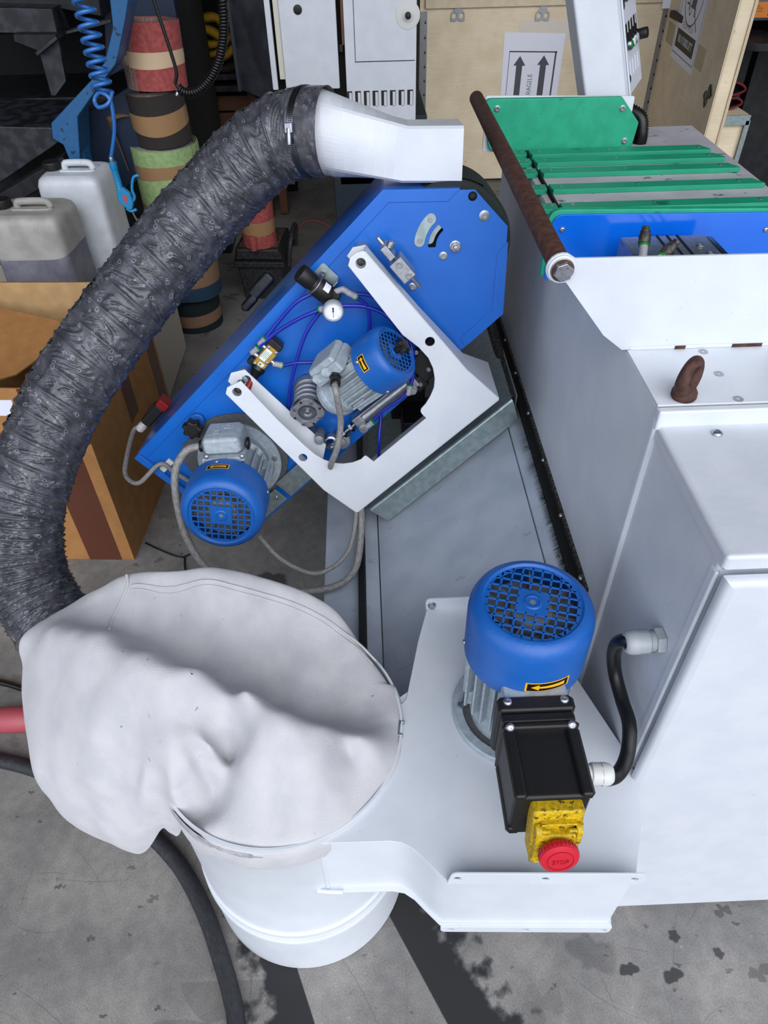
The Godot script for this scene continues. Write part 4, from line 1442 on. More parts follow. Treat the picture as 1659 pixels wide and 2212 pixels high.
# the white fork: bent U channels, front face, webs and back flanges
func fork(t: Node3D) -> void:
	var W: Material = M.white_paint
	var pts := [0.064, 0.246, 0.069, 0.262, 0.081, 0.270, 0.094, 0.273, 0.198, 0.151, 0.294, 0.037, 0.367, -0.030, 0.059, -0.311, -0.013, -0.249, -0.202, -0.008, -0.197, 0.005, -0.167, 0.019, -0.146, -0.009, -0.100, -0.071, -0.046, -0.136, -0.027, -0.156, -0.008, -0.170, 0.014, -0.179, 0.034, -0.181, 0.055, -0.178, 0.074, -0.170, 0.079, -0.164, 0.084, -0.161, 0.089, -0.165, 0.101, -0.176, 0.215, -0.072, 0.207, -0.064, 0.203, -0.057, 0.204, -0.050, 0.214, -0.038, 0.223, -0.021, 0.230, -0.002, 0.231, 0.018, 0.227, 0.040, 0.217, 0.062, 0.198, 0.084, 0.166, 0.110]
	var p := PackedVector2Array()
	for i in range(0, pts.size(), 2):
		p.append(Vector2(pts[i], pts[i + 1]))
	var holes := []
	for c in [Vector2(0.088, 0.250), Vector2(0.220, 0.096), Vector2(-0.054, -0.164), Vector2(-0.178, -0.006)]:
		holes.append(circle(c, 0.0095, 18))
	var f := obj("fork", mb().prism(p, 0.096, 0.1, holes, 0.0012), W, t)
	# webs folded back from the outer edges
	var web := func(pts2: Array, w0: Array, parent: Node) -> void:
		var m := mb()
		for i in pts2.size() - 1:
			var a: Vector2 = pts2[i]
			var b: Vector2 = pts2[i + 1]
			var d := (b - a).normalized()
			var n := Vector2(-d.y, d.x)
			var q := []
			for s in [-1.0, 1.0]:
				for e in [[a, 0.0985], [b, 0.0985], [b, w0[i + 1]], [a, w0[i]]]:
					var v: Vector2 = e[0] + n * s * 0.002
					q.append(Vector3(v.x, v.y, e[1]))
			m.face([q[0], q[1], q[2], q[3]], Vector3(-n.x, -n.y, 0))
			m.face([q[4], q[5], q[6], q[7]], Vector3(n.x, n.y, 0))
			m.face([q[2], q[3], q[7], q[6]], Vector3(0, 0, -1))
			m.face([q[0], q[3], q[7], q[4]], Vector3(-d.x, -d.y, 0))
			m.face([q[1], q[2], q[6], q[5]], Vector3(d.x, d.y, 0))
			m.face([q[0], q[1], q[5], q[4]], Vector3(0, 0, 1))
		obj("web", m, W, parent)
	web.call([Vector2(0.0955, 0.2705), Vector2(0.198, 0.1495), Vector2(0.294, 0.0355), Vector2(0.365, -0.030)], [0.052, 0.05, 0.012, -0.095], f)
	web.call([Vector2(0.365, -0.0315), Vector2(0.060, -0.3095)], [-0.095, -0.095], f)
	web.call([Vector2(0.058, -0.3095), Vector2(-0.012, -0.248), Vector2(-0.2005, -0.0085)], [0.04, 0.055, 0.055], f)
	# back flanges of the two arms
	var back := [[[0.060, 0.252, 0.072, 0.268, 0.096, 0.272, 0.198, 0.151, 0.172, 0.128], Vector2(0.088, 0.250)], [[-0.205, -0.002, -0.196, 0.017, -0.166, 0.024, -0.068, -0.088, -0.006, -0.158, -0.02, -0.215, -0.11, -0.125], Vector2(-0.165, 0.001)]]
	for b in back:
		var q := PackedVector2Array()
		for i in range(0, b[0].size(), 2):
			q.append(Vector2(b[0][i], b[0][i + 1]))
		obj("back_flange", mb().prism(q, 0.050, 0.053, [circle(b[1], 0.0095, 18)], 0.0008), W, f)
	# pivot pins seen through the holes
	for c in [Vector2(0.088, 0.250), Vector2(-0.178, -0.006)]:
		obj("pivot_pin", mb(along(Vector3(c.x, c.y, 0), Vector3.BACK)).cyl(0.008, 0, 0.088, 0.001, 20), M.grimy_steel, t)
		obj("pivot_boss", mb(along(Vector3(c.x, c.y, 0), Vector3.BACK)).cyl(0.016, 0, 0.048, 0.001, 24), M.galvanised, t)
	# adjusting blocks on the right arm
	var bb := Basis(Vector3(0, 0, 1), 0).rotated(Vector3(0, 0, 1), deg_to_rad(-49.5))
	var a1 := mb(Transform3D(bb, Vector3(0.139, 0.262, 0.055)))
	a1.box(Vector3.ZERO, Vector3(0.030, 0.014, 0.05), 0.002)
	var ba := obj("adjusting_block", a1, M.aluminium, t)
	var sc := bb * Vector3(1, 0.0, 0)
	fix(socket_head(0.0078, 0.012), Vector3(0.139, 0.262, 0.066) + bb * Vector3(-0.004, 0.007, 0), bb * Vector3(-0.35, 0.93, 0), ba)
	obj("adjusting_screw", mb(along(Vector3(0.139, 0.262, 0.05), sc)).cyl(0.0042, -0.03, 0.095, 0.0008, 14), M.zinc, ba)
	var a2 := mb(Transform3D(bb, Vector3(0.1665, 0.231, 0.06)))
	a2.box(Vector3.ZERO, Vector3(0.045, 0.028, 0.05), 0.0015)
	var b2 := obj("adjusting_block", a2, M.aluminium, t)
	for x in [-0.013, 0.014]:
		fix(socket_head(0.0062, 0.004), Vector3(0.1665, 0.231, 0.085) + bb * Vector3(x, 0.003, 0), Vector3.BACK, b2)
	# small screws at the left arm
	for s in [[-0.112, -0.098], [-0.1, -0.112], [-0.168, -0.045]]:
		fix(pan_head(0.0052, 0.003), Vector3(s[0] - 0.012, s[1] - 0.01, 0.002), Vector3.BACK, t)
	# galvanised carriage plate lying over the slide, front edge folded down
	var g := mb()
	var s0 := Vector3(-0.012, 0.432, 0)
	var s1 := Vector3(0.338, 0.682, 0)
	var inv: Transform3D = t.transform.affine_inverse()
	g.X = inv
	var nn := Vector3(-0.585, 0.811, 0)
	var top := []
	for k in [0.0, 1.0]:
		top.append([s0 + nn * (0.0 - k * 0.003), s1 + nn * (0.0 - k * 0.003)])
	var zf0 := -1.325
	var zf1 := -1.425
	var e := func(v: Vector3, z: float) -> Vector3: return Vector3(v.x, v.y, z)
	g.face([e.call(s0, zf0), e.call(s1, zf1), e.call(s1, -1.86), e.call(s0, -1.75)], nn)
	g.face([e.call(s0 - nn * 0.003, zf0), e.call(s1 - nn * 0.003, zf1), e.call(s1 - nn * 0.003, -1.86), e.call(s0 - nn * 0.003, -1.75)], -nn)
	# rounded fold and lip
	var prev0: Vector3 = e.call(s0, zf0)
	var prev1: Vector3 = e.call(s1, zf1)
	for k in 5:
		var a := (k + 1) / 5.0 * PI / 2
		var dz := sin(a) * 0.008
		var dn := (1.0 - cos(a)) * 0.008
		var c0: Vector3 = e.call(s0 - nn * dn, zf0 + dz)
		var c1: Vector3 = e.call(s1 - nn * dn, zf1 + dz)
		g.face([prev0, prev1, c1, c0], Vector3(-sin(PI / 4) * 0.4, 0.6, 0.6))
		prev0 = c0
		prev1 = c1
	var l0 := prev0 - nn * 0.044 + Vector3(0.016, 0.012, 0.012)
	var l1 := prev1 - nn * 0.044 + Vector3(-0.012, -0.009, 0.012)
	g.face([prev0, prev1, l1, l0], Vector3(0, 0, 1))
	g.face([prev0 + Vector3(0, 0, -0.003), prev1 + Vector3(0, 0, -0.003), l1 + Vector3(0, 0, -0.003), l0 + Vector3(0, 0, -0.003)], Vector3(0, 0, -1))
	g.face([l0, l1, l1 + Vector3(0, 0, -0.003), l0 + Vector3(0, 0, -0.003)], Vector3(0, -1, 0))
	g.box(Vector3(0.352, 0.665, -1.64), Vector3(0.004, 0.04, 0.42), 0.001)
	obj("carriage_plate", g, M.galvanised, t)
	var pst := mb(inv)
	pst.box(Vector3(0.15, 0.52, -1.55), Vector3(0.14, 0.1, 0.12), 0.004)
	pst.box(Vector3(0.1, 0.66, -1.62), Vector3(0.09, 0.3, 0.06), 0.004)
	obj("head_post", pst, M.dark_steel, t)
	# roller with bracket at the right of the carriage
	var ro := mb(inv)
	ro.X = inv * along(Vector3(0.335, 0.70, -1.80), Vector3(0.02, -0.06, 0.40))
	ro.cyl(0.013, 0, 0.34, 0.002, 20)
	obj("carriage_rod", ro, M.grimy_steel, t)

func main_motor(t: Node3D) -> void:
	var x := along(Vector3(-0.216, -0.222, 0.002), Vector3.BACK)
	# cast mounting plate with an uneven outline
	var pl := PackedVector2Array()
	for i in 40:
		var a := TAU * i / 40.0
		pl.append(Vector2(-0.226, -0.222) + Vector2(cos(a), sin(a)) * (0.118 + 0.007 * cos(4.0 * a + 0.6) + 0.004 * sin(7.0 * a)))
	var o := motor(t, x, 0.089, 0.238, 0.088, 0.098, PI / 4 + 0.12, 0.0, M.motor_grey)
	obj("mounting_plate", mb().prism(pl, 0.0, 0.006, [], 0.001), M.motor_dusty, t)
	# terminal box on top
	var tb := mb(T3(Vector3(-0.216, -0.222, 0.093), 0, 0, 3))
	tb.box(Vector3(0, 0.076, 0), Vector3(0.094, 0.014, 0.094), 0.004)
	tb.box(Vector3(0, 0.104, -0.002), Vector3(0.086, 0.044, 0.084), 0.011)
	tb.box(Vector3(0, 0.118, -0.002), Vector3(0.066, 0.020, 0.064), 0.008)
	var b := obj("terminal_box", tb, M.motor_grey, o)
	var em := mb(T3(Vector3(-0.216, -0.222, 0.093), 0, 0, 3))
	for q in [Vector3(-0.010, 0.1285, 0.012), Vector3(0.010, 0.1285, -0.010)]:
		em.box(q + Vector3(0, 0, 0.006), Vector3(0.014, 0.001, 0.0022))
		em.box(q - Vector3(0, 0, 0.006), Vector3(0.014, 0.001, 0.0022))
		em.box(q + Vector3(0.006, 0, 0), Vector3(0.0022, 0.001, 0.012))
		em.box(q - Vector3(0.006, 0, 0), Vector3(0.0022, 0.001, 0.006))
	obj("cast_emblem", em, M.motor_grey, b)
	for s in [-1, 1]:
		fix(pan_head(0.005, 0.003), Vector3(-0.216 + s * 0.038, -0.222 + 0.086, 0.139), Vector3(0, 0.2, 1), b)
	# black cable entry and the thick grey loop hanging below
	obj("cable_entry", mb(along(Vector3(-0.258, -0.128, 0.105), Vector3(-1, 0.02, 0))).cyl(0.013, 0, 0.016, 0.002, 24), M.black_rubber, o)
	obj("blank_plug", mb(along(Vector3(-0.174, -0.128, 0.095), Vector3(1, 0, 0))).cyl(0.014, 0, 0.006, 0.002, 24), M.black_rubber, o)
	arrow_sticker(0.089, -PI / 2 - 0.05, 0.183, 0.048, 0.017, 1.0, o, x)
	var loop := [Vector3(-0.274, -0.128, 0.105), Vector3(-0.305, -0.137, 0.112), Vector3(-0.332, -0.18, 0.125), Vector3(-0.334, -0.25, 0.15), Vector3(-0.316, -0.33, 0.18), Vector3(-0.275, -0.40, 0.2), Vector3(-0.205, -0.452, 0.2), Vector3(-0.11, -0.474, 0.19), Vector3(0.0, -0.474, 0.17), Vector3(0.05, -0.446, 0.14), Vector3(0.065, -0.385, 0.085), Vector3(0.066, -0.32, 0.045)]
	obj("motor_cable", mb().tube(spline(loop, 10), 0.0085, 14), M.cable_grey, t, Transform3D(), "thick grey cable looping under the head")
	var thin := [Vector3(-0.17, -0.36, 0.12), Vector3(-0.12, -0.405, 0.15), Vector3(-0.05, -0.436, 0.165), Vector3(0.0, -0.43, 0.15), Vector3(0.036, -0.405, 0.12), Vector3(0.052, -0.36, 0.08), Vector3(0.056, -0.31, 0.05)]
	obj("thin_cable", mb().tube(spline(thin, 10), 0.0055, 12), M.cable_grey, t)

# oscillation motor lying across the panel, with worm gear
func cross_motor(t: Node3D) -> void:
	var d := Vector3(0.700, 0.640, 0.32).normalized()
	var x := along(Vector3(0.024, -0.030, 0.064), d)
	var o := motor(t, x, 0.062, 0.185, 0.066, 0.046, 0.3, 0.0, M.motor_grey)
	var st := x.basis.inverse() * Vector3(-0.45, 0.35, 0.8)
	arrow_sticker(0.062, atan2(st.z, st.x), 0.142, 0.034, 0.016, -1.0, o, x)
	# star knob on the shaft end
	var kn := mb(x)
	kn.cyl(0.007, 0.183, 0.197, 0.001, 16)
	var star := PackedVector2Array()
	for i in 30:
		var a := TAU * i / 30.0
		star.append(Vector2(cos(a), sin(a)) * (0.0135 + 0.0035 * cos(5.0 * a)))
	kn.X = x * Transform3D(Basis(Vector3(1, 0, 0), Vector3(0, 0, -1), Vector3(0, 1, 0)), Vector3.ZERO)
	kn.prism(star, 0.195, 0.210, [], 0.003)
	obj("shaft_knob", kn, M.black_plastic, o)
	# square flange toward the gear
	var fl := mb(x)
	fl.cyl(0.05, -0.006, 0.012, 0.004, 36)
	fl.cyl(0.042, -0.018, -0.004, 0.005, 32)
	obj("end_shield", fl, M.motor_grey, o)
	# terminal box on the upper left flank
	var by := (Vector3(-0.678, 0.735, 0.0) - d * d.dot(Vector3(-0.678, 0.735, 0.0))).normalized()
	var bx := Basis(d, by, d.cross(by))
	var tb := mb(Transform3D(bx, Vector3(0.024, -0.030, 0.070) + d * 0.062))
	tb.box(Vector3(0, 0.060, 0.012), Vector3(0.078, 0.028, 0.078), 0.006)
	tb.box(Vector3(0.0, 0.079, 0.012), Vector3(0.072, 0.020, 0.072), 0.007)
	var b := obj("terminal_box", tb, M.motor_grey, o)
	# knock-outs and screws on its front face
	for k in [-0.024, 0.0, 0.024]:
		if k > -0.02:
			pass
		var c := Transform3D(bx, Vector3(0.024, -0.030, 0.070) + d * 0.062) * Vector3(-0.039, 0.068, 0.012 + k)
		var r := mb(along(c, -d))
		r.lathe([Vector2(0.0085, 0), Vector2(0.0085, 0.0012), Vector2(0.0068, 0.0012), Vector2(0.0068, 0.0006), Vector2(0, 0.0006)], 22, 30)
		obj("knockout", r, M.motor_grey, b)
	for k in [-0.022, 0.006]:
		var c := Transform3D(bx, Vector3(0.024, -0.030, 0.070) + d * 0.062) * Vector3(k, 0.068, 0.0515)
		var r := mb(along(c, Vector3.BACK))
		r.lathe([Vector2(0.0095, 0), Vector2(0.0095, 0.0012), Vector2(0.0076, 0.0012), Vector2(0.0076, 0.0006), Vector2(0, 0.0006)], 22, 30)
		obj("knockout", r, M.motor_grey, b)
	var gx := Transform3D(bx, Vector3(0.024, -0.030, 0.070) + d * 0.062) * Vector3(0.014, 0.050, 0.050)
	var g := gland(gx, Vector3(0.05, -0.2, 1.0), 0.0105, M.black_rubber, b)
	var cab := [gx + Vector3(0.0, -0.005, 0.03), gx + Vector3(0.004, -0.022, 0.042), Vector3(0.038, -0.05, 0.155), Vector3(0.028, -0.11, 0.15), Vector3(0.010, -0.165, 0.125), Vector3(0.006, -0.21, 0.075), Vector3(0.03, -0.27, 0.045), Vector3(0.052, -0.31, 0.045)]
	obj("motor_cable", mb().tube(spline(cab, 10), 0.0065, 14), M.cable_grey, t)
	# worm gear housing: ribbed barrel with a six-lobed cover facing out
	var wx := along(Vector3(-0.040, -0.042, 0.0), Vector3(0.04, -0.16, 1.0))
	var w := mb(wx)
	var pr := [Vector2(0.0, 0.0), Vector2(0.033, 0.0), Vector2(0.033, 0.018), Vector2(0.028, 0.022)]
	for k in 3:
		var y := 0.026 + k * 0.017
		pr.append_array([Vector2(0.027, y), Vector2(0.031, y + 0.002), Vector2(0.031, y + 0.009), Vector2(0.027, y + 0.011)])
	pr.append_array([Vector2(0.027, 0.078), Vector2(0.034, 0.084), Vector2(0.034, 0.09)])
	w.lathe(pr, 40, 40)
	var gb := obj("worm_gear", w, M.cast_aluminium, t)
	var lobes := PackedVector2Array()
	for i in 48:
		var a := TAU * i / 48.0
		lobes.append(Vector2(cos(a), sin(a)) * (0.0335 + 0.0035 * cos(4.0 * a)))
	var lc := mb(wx * Transform3D(Basis(Vector3(1, 0, 0), Vector3(0, 0, -1), Vector3(0, 1, 0)), Vector3.ZERO))
	lc.prism(lobes, 0.088, 0.099, [circle(Vector2.ZERO, 0.0195, 28)], 0.0015)
	obj("gear_cover", lc, M.cast_aluminium, gb)
	var sh := mb(wx)
	sh.cyl(0.019, 0.085, 0.089, 0, 28)
	sh.lathe([Vector2(0.015, 0.088), Vector2(0.015, 0.096), Vector2(0.0115, 0.096), Vector2(0.0115, 0.09), Vector2(0, 0.09)], 28, 30)
	sh.cyl(0.0055, 0.089, 0.097, 0.001, 18)
	obj("output_shaft", sh, M.zinc, gb)
	for i in 8:
		var a := TAU * i / 8.0 + 0.39
		if i % 2 == 0:
			fix(hex_head(0.0045, 0.003), wx * Vector3(cos(a) * 0.0285, 0.099, sin(a) * 0.0285), wx.basis.y, gb, M.zinc, "hex_bolt")
		else:
			obj("bolt_hole", mb(Transform3D(wx.basis, wx * Vector3(cos(a) * 0.0295, 0.0982, sin(a) * 0.0295))).cyl(0.0028, 0, 0.001, 0, 12), M.black_void, gb)
	# small idler rollers below
	for r in [[-0.040, -0.148, 0.04, 0.014], [0.028, -0.160, 0.035, 0.02]]:
		var m := mb(along(Vector3(r[0], r[1], 0), Vector3.BACK))
		m.cyl(r[3], 0, r[2], 0.002, 28)
		m.cyl(r[3] * 0.5, r[2], r[2] + 0.006, 0.001, 20)
		obj("idler", m, M.cast_aluminium, t)

# air regulator, gauge, valve, cylinder and blue tubes
func pneumatics(t: Node3D) -> void:
	# regulator with gauge
	var d := Vector3(-0.60, 0.58, 0.18).normalized()
	var p := Vector3(0.012, 0.178, 0.035)
	var bd := mb(along(p, d))
	bd.cyl(0.021, -0.012, 0.026, 0.003, 28)
	bd.box(Vector3(0, -0.016, 0), Vector3(0.038, 0.02, 0.038), 0.004)
	bd.cyl(0.016, 0.024, 0.034, 0.002, 24)
	var rg := obj("air_regulator", bd, M.black_plastic, t)
	var kb := mb(along(p, d))
	kb.cyl(0.0185, 0.034, 0.066, 0.003, 26)
	obj("regulator_knob", kb, M.black_plastic, rg)
	obj("ring_nut", mb(along(p, d)).cyl(0.0235, 0.0255, 0.028, 0.0005, 28), M.zinc, rg)
	var br := mb(T3(Vector3(0.014, 0.200, 0.003), 0, 0, 45))
	br.prism(rounded(rect(-0.017, -0.02, 0.017, 0.024), 0.006, 4), 0.0, 0.002, [circle(Vector2(0, 0.012), 0.003, 10)], 0.0003)
	br.box(Vector3(0.0, -0.018, 0.018), Vector3(0.034, 0.002, 0.034), 0.0005)
	obj("regulator_bracket", br, M.galvanised, rg)
	fix(socket_head(0.0062, 0.004), Vector3(0.008, 0.207, 0.005), Vector3.BACK, rg)
	var lb := mb(along(p, d) * T3(Vector3(0.0, 0.008, 0.0)))
	band(lb, 0.0213, -0.6, [[-0.009, -0.007, 0.007], [-0.003, -0.007, 0.007], [0.003, -0.007, 0.007], [0.009, -0.007, 0.007]])
	obj("label", lb, M.paper, rg)
	var gp := Vector3(0.028, 0.152, 0.055)
	var gd := Vector3(0.06, -0.10, 1.0).normalized()
	var gx := facing(gp, gd)
	var gm := mb(along(gp, gd))
	gm.lathe([Vector2(0, -0.012), Vector2(0.01, -0.012), Vector2(0.01, 0.0), Vector2(0.0195, 0.001), Vector2(0.0205, 0.004), Vector2(0.0205, 0.017), Vector2(0.0195, 0.0185), Vector2(0.0175, 0.0185), Vector2(0.0172, 0.016)], 40, 35)
	var gg := obj("pressure_gauge", gm, M.gland_grey, rg)
	obj("dial", mb(along(gp, gd)).cyl(0.0174, 0.0145, 0.0152, 0, 36), M.paper, gg)
	var tk := mb(gx)
	for i in 21:
		var a := deg_to_rad(225.0 - i * 13.5)
		tk.X = gx * T3(Vector3(cos(a) * 0.0138, sin(a) * 0.0138, 0.0154), 0, 0, rad_to_deg(a))
		tk.box(Vector3.ZERO, Vector3(0.0022 if i % 5 == 0 else 0.0012, 0.00035, 0.0002))
	obj("dial_marks", tk, M.ink_black, gg)
	var nd := mb(gx)
	nd.box(Vector3(0, -0.006, 0.0157), Vector3(0.0008, 0.013, 0.0003))
	nd.box(Vector3(0, 0.005, 0.0157), Vector3(0.0028, 0.006, 0.0003))
	nd.X = along(gp + gd * 0.0152, gd)
	nd.cyl(0.0016, 0, 0.001, 0, 12)
	obj("needle", nd, M.ink_black, gg)
	# hand valve with red lever
	var vb := Basis(Vector3(0, 0, 1), deg_to_rad(46.0))
	var vx := Transform3D(vb, Vector3(-0.122, 0.043, 0.022))
	var vm := mb(vx)
	vm.box(Vector3(0.0, 0, 0.004), Vector3(0.056, 0.027, 0.026), 0.0015)
	var va := obj("hand_valve", vm, M.brass, t)
	var vk := mb(vx)
	vk.box(Vector3(0.034, 0.002, 0.0), Vector3(0.016, 0.032, 0.03), 0.003)
	vk.box(Vector3(-0.032, 0.012, -0.006), Vector3(0.018, 0.022, 0.02), 0.003)
	obj("valve_end", vk, M.black_plastic, va)
	obj("valve_plate", mb(vx).box(Vector3(0.006, 0.004, 0.0174), Vector3(0.028, 0.014, 0.0006)), M.paper, va)
	obj("valve_plate", mb(vx).box(Vector3(-0.018, -0.002, 0.0174), Vector3(0.01, 0.012, 0.0006)), M.ink_white, va)
	var vmk := mb(vx)
	for i in 4:
		vmk.box(Vector3(0.006, 0.009 - i * 0.0032, 0.0179), Vector3(0.02 - 0.004 * (i % 2), 0.0009, 0.0002))
	vmk.box(Vector3(-0.018, 0.0, 0.0179), Vector3(0.004, 0.004, 0.0002))
	obj("valve_print", vmk, M.fitting_green, va)
	for s in [[0.024, 0.009], [0.024, -0.009], [-0.006, -0.009], [-0.024, 0.009]]:
		fix(pan_head(0.0036, 0.002), vx * Vector3(s[0], s[1], 0.017), Vector3.BACK, va)
	var ld := Vector3(-0.50, -0.72, 0.48).normalized()
	var lp := vx * Vector3(-0.032, -0.004, 0.012)
	var lm := mb(along(lp, ld))
	lm.lathe([Vector2(0.0155, -0.004), Vector2(0.0155, 0.004), Vector2(0.0125, 0.006), Vector2(0.0135, 0.008), Vector2(0.0105, 0.011), Vector2(0.0115, 0.013), Vector2(0.0085, 0.016), Vector2(0.0095, 0.018), Vector2(0.0065, 0.022)], 26, 50)
	obj("rubber_boot", lm, M.black_rubber, va)
	var lv := mb(along(lp, ld))
	lv.lathe([Vector2(0.0, 0.018), Vector2(0.0045, 0.02), Vector2(0.0075, 0.046), Vector2(0.0062, 0.0475), Vector2(0.0062, 0.049), Vector2(0.0078, 0.0505), Vector2(0.0072, 0.058), Vector2(0.0035, 0.0615), Vector2(0, 0.062)], 24, 45)
	obj("red_lever", lv, M.red_dark, va, Transform3D(), "red plastic lever")
	# tubes with push-in fittings at their ends
	var tube := func(pts: Array, r := 0.0041) -> void:
		obj("air_tube", mb().tube(spline(pts, 12), r, 10), M.blue_tube, t)
	var push := func(a: Vector3, b: Vector3) -> void:
		var e := (b - a).normalized()
		var m := mb(along(a, e))
		m.cyl(0.0062, -0.004, 0.012, 0.001, 16)
		m.cyl(0.0068, 0.010, 0.017, 0.001, 16)
		var f := obj("push_fitting", m, M.fitting_grey, t)
		obj("collar", mb(along(a, e)).cyl(0.0071, 0.0165, 0.0195, 0.0006, 16), M.fitting_green, f)
	var v1 := vx * Vector3(0.014, 0.026, 0.006)
	var v2 := vx * Vector3(-0.012, 0.026, 0.006)
	var v3 := vx * Vector3(-0.002, -0.024, 0.004)
	for q in [[v1, vx * Vector3(0.014, 0.012, 0.006)], [v2, vx * Vector3(-0.012, 0.012, 0.006)], [v3, vx * Vector3(-0.002, -0.012, 0.004)]]:
		obj("fitting_stem", mb().tube([q[1], q[0]], 0.0058, 14), M.zinc, va)
	push.call(v1, v1 + Vector3(0.5, 0.5, 0.1))
	push.call(v2, v2 + Vector3(0.5, 0.4, 0.1))
	push.call(v3, v3 + Vector3(1.0, -0.25, 0.0))
	var e1 := v1 + Vector3(0.014, 0.014, 0.003)
	var e2 := v2 + Vector3(0.014, 0.012, 0.003)
	tube.call([e1, Vector3(-0.088, 0.118, 0.03), Vector3(-0.045, 0.160, 0.032), Vector3(0.0, 0.178, 0.025)])
	tube.call([e2, Vector3(-0.09, 0.10, 0.035), Vector3(-0.04, 0.129, 0.04), Vector3(0.0, 0.145, 0.04), Vector3(0.012, 0.150, 0.04)])
	push.call(Vector3(0.016, 0.150, 0.045), Vector3(0.0, 0.1455, 0.042))
	tube.call([v3 + Vector3(0.018, -0.004, 0), Vector3(-0.06, 0.028, 0.03), Vector3(-0.02, 0.028, 0.028), Vector3(0.02, 0.03, 0.024)])
	# elbow on the regulator
	obj("elbow_fitting", mb().tube(spline([Vector3(0.028, 0.178, 0.04), Vector3(0.046, 0.186, 0.045), Vector3(0.052, 0.185, 0.046), Vector3(0.064, 0.176, 0.044)], 5), 0.006, 16), M.fitting_grey, t)
	push.call(Vector3(0.060, 0.179, 0.045), Vector3(0.075, 0.170, 0.042))
	tube.call([Vector3(0.070, 0.172, 0.043), Vector3(0.094, 0.150, 0.035), Vector3(0.099, 0.110, 0.03), Vector3(0.09, 0.06, 0.025)])
	tube.call([Vector3(0.072, 0.176, 0.04), Vector3(0.10, 0.171, 0.036), Vector3(0.14, 0.150, 0.034), Vector3(0.172, 0.105, 0.05), Vector3(0.188, 0.055, 0.07), Vector3(0.183, 0.0, 0.07)])
	tube.call([Vector3(0.045, 0.152, 0.04), Vector3(0.09, 0.148, 0.035), Vector3(0.135, 0.128, 0.034), Vector3(0.168, 0.09, 0.055), Vector3(0.18, 0.05, 0.075)])
	tube.call([Vector3(0.0, 0.138, 0.03), Vector3(-0.035, 0.09, 0.03), Vector3(-0.066, 0.01, 0.03), Vector3(-0.085, -0.07, 0.03), Vector3(-0.086, -0.13, 0.03), Vector3(-0.075, -0.165, 0.02)])
	push.call(Vector3(0.178, -0.025, 0.075), Vector3(0.182, -0.005, 0.073))
	# air cylinder along the lower edge with rod end
	var ca := Vector3(0.066, -0.112, 0.035)
	var cb := Vector3(0.186, -0.012, 0.035)
	var cd := (cb - ca).normalized()
	var cx := along(ca, cd)
	var cy := mb(cx)
	cy.cyl(0.0135, 0.01, 0.16, 0.0, 24)
	cy.box(Vector3(0, 0.008, 0), Vector3(0.032, 0.024, 0.034), 0.003)
	cy.box(Vector3(0, 0.156, 0), Vector3(0.032, 0.022, 0.034), 0.003)
	for s in [[-1, -1], [-1, 1], [1, -1], [1, 1]]:
		cy.X = cx * T3(Vector3(s[0] * 0.0125, 0, s[1] * 0.0135))
		cy.cyl(0.0026, 0.0, 0.166, 0, 10)
	var ac := obj("air_cylinder", cy, M.aluminium, t)
	var side := cd.cross(Vector3.BACK).normalized()
	for y in [0.010, 0.150]:
		var c := cx * Vector3(0, y, 0) + side * 0.010 + Vector3(0, 0, 0.017)
		obj("banjo_fitting", mb(along(c, Vector3.BACK)).cyl(0.0095, 0, 0.014, 0.001, 20), M.fitting_grey, ac)
		fix(hex_head(0.0085, 0.006), c + Vector3(0, 0, 0.014), Vector3.BACK, ac, M.zinc, "hex_bolt")
	var ro := mb(cx)
	ro.cyl(0.0062, -0.07, 0.0, 0, 18)
	ro.ngon(6, 0.0115, -0.022, -0.014, 0.001)
	ro.ngon(6, 0.0115, -0.044, -0.036, 0.001)
	obj("rod", ro, M.steel, ac)
	var re := mb(along(cx * Vector3(0, -0.078, -0.004), Vector3.BACK))
	re.lathe([Vector2(0.0165, -0.008), Vector2(0.0165, 0.008), Vector2(0.0135, 0.0105), Vector2(0.0115, 0.0105), Vector2(0.0115, -0.0105), Vector2(0.0135, -0.0105), Vector2(0.0165, -0.008)], 28, 40)
	obj("rod_eye", re, M.zinc, ac)
	fix(hex_head(0.0095, 0.007), cx * Vector3(0, -0.078, 0.008), Vector3.BACK, ac, M.zinc, "hex_bolt")
	obj("pin", mb(along(cx * Vector3(0, -0.078, -0.038), Vector3.BACK)).cyl(0.011, 0, 0.045, 0.001, 20), M.cast_aluminium, ac)
	push.call(ca + side * 0.010 + Vector3(0.018, 0.012, 0.026), ca + side * 0.010 + Vector3(0.035, 0.03, 0.032))
	tube.call([ca + side * 0.010 + Vector3(0.03, 0.025, 0.03), Vector3(0.125, -0.066, 0.07), Vector3(0.165, -0.035, 0.075), Vector3(0.185, 0.0, 0.075), Vector3(0.19, 0.045, 0.07)], 0.0038)
	# black cam block at the right end
	var k := mb(T3(Vector3(0.211, 0.016, 0.02), 0, 0, -45))
	k.box(Vector3.ZERO, Vector3(0.06, 0.045, 0.035), 0.004)
	k.box(Vector3(-0.02, 0.035, 0.0), Vector3(0.03, 0.05, 0.03), 0.004)
	k.box(Vector3(0.022, -0.032, 0.0), Vector3(0.03, 0.03, 0.03), 0.003)
	var kk := obj("end_block", k, M.black_plastic, t)
	for s in [[0.195, 0.05], [0.205, -0.022], [0.222, 0.012]]:
		fix(socket_head(0.005, 0.003), Vector3(s[0], s[1], 0.037), Vector3.BACK, kk)
	# tube running down behind the fork
	tube.call([Vector3(0.118, -0.11, 0.0), Vector3(0.112, -0.18, 0.02), Vector3(0.11, -0.25, 0.01), Vector3(0.1, -0.33, -0.05)])

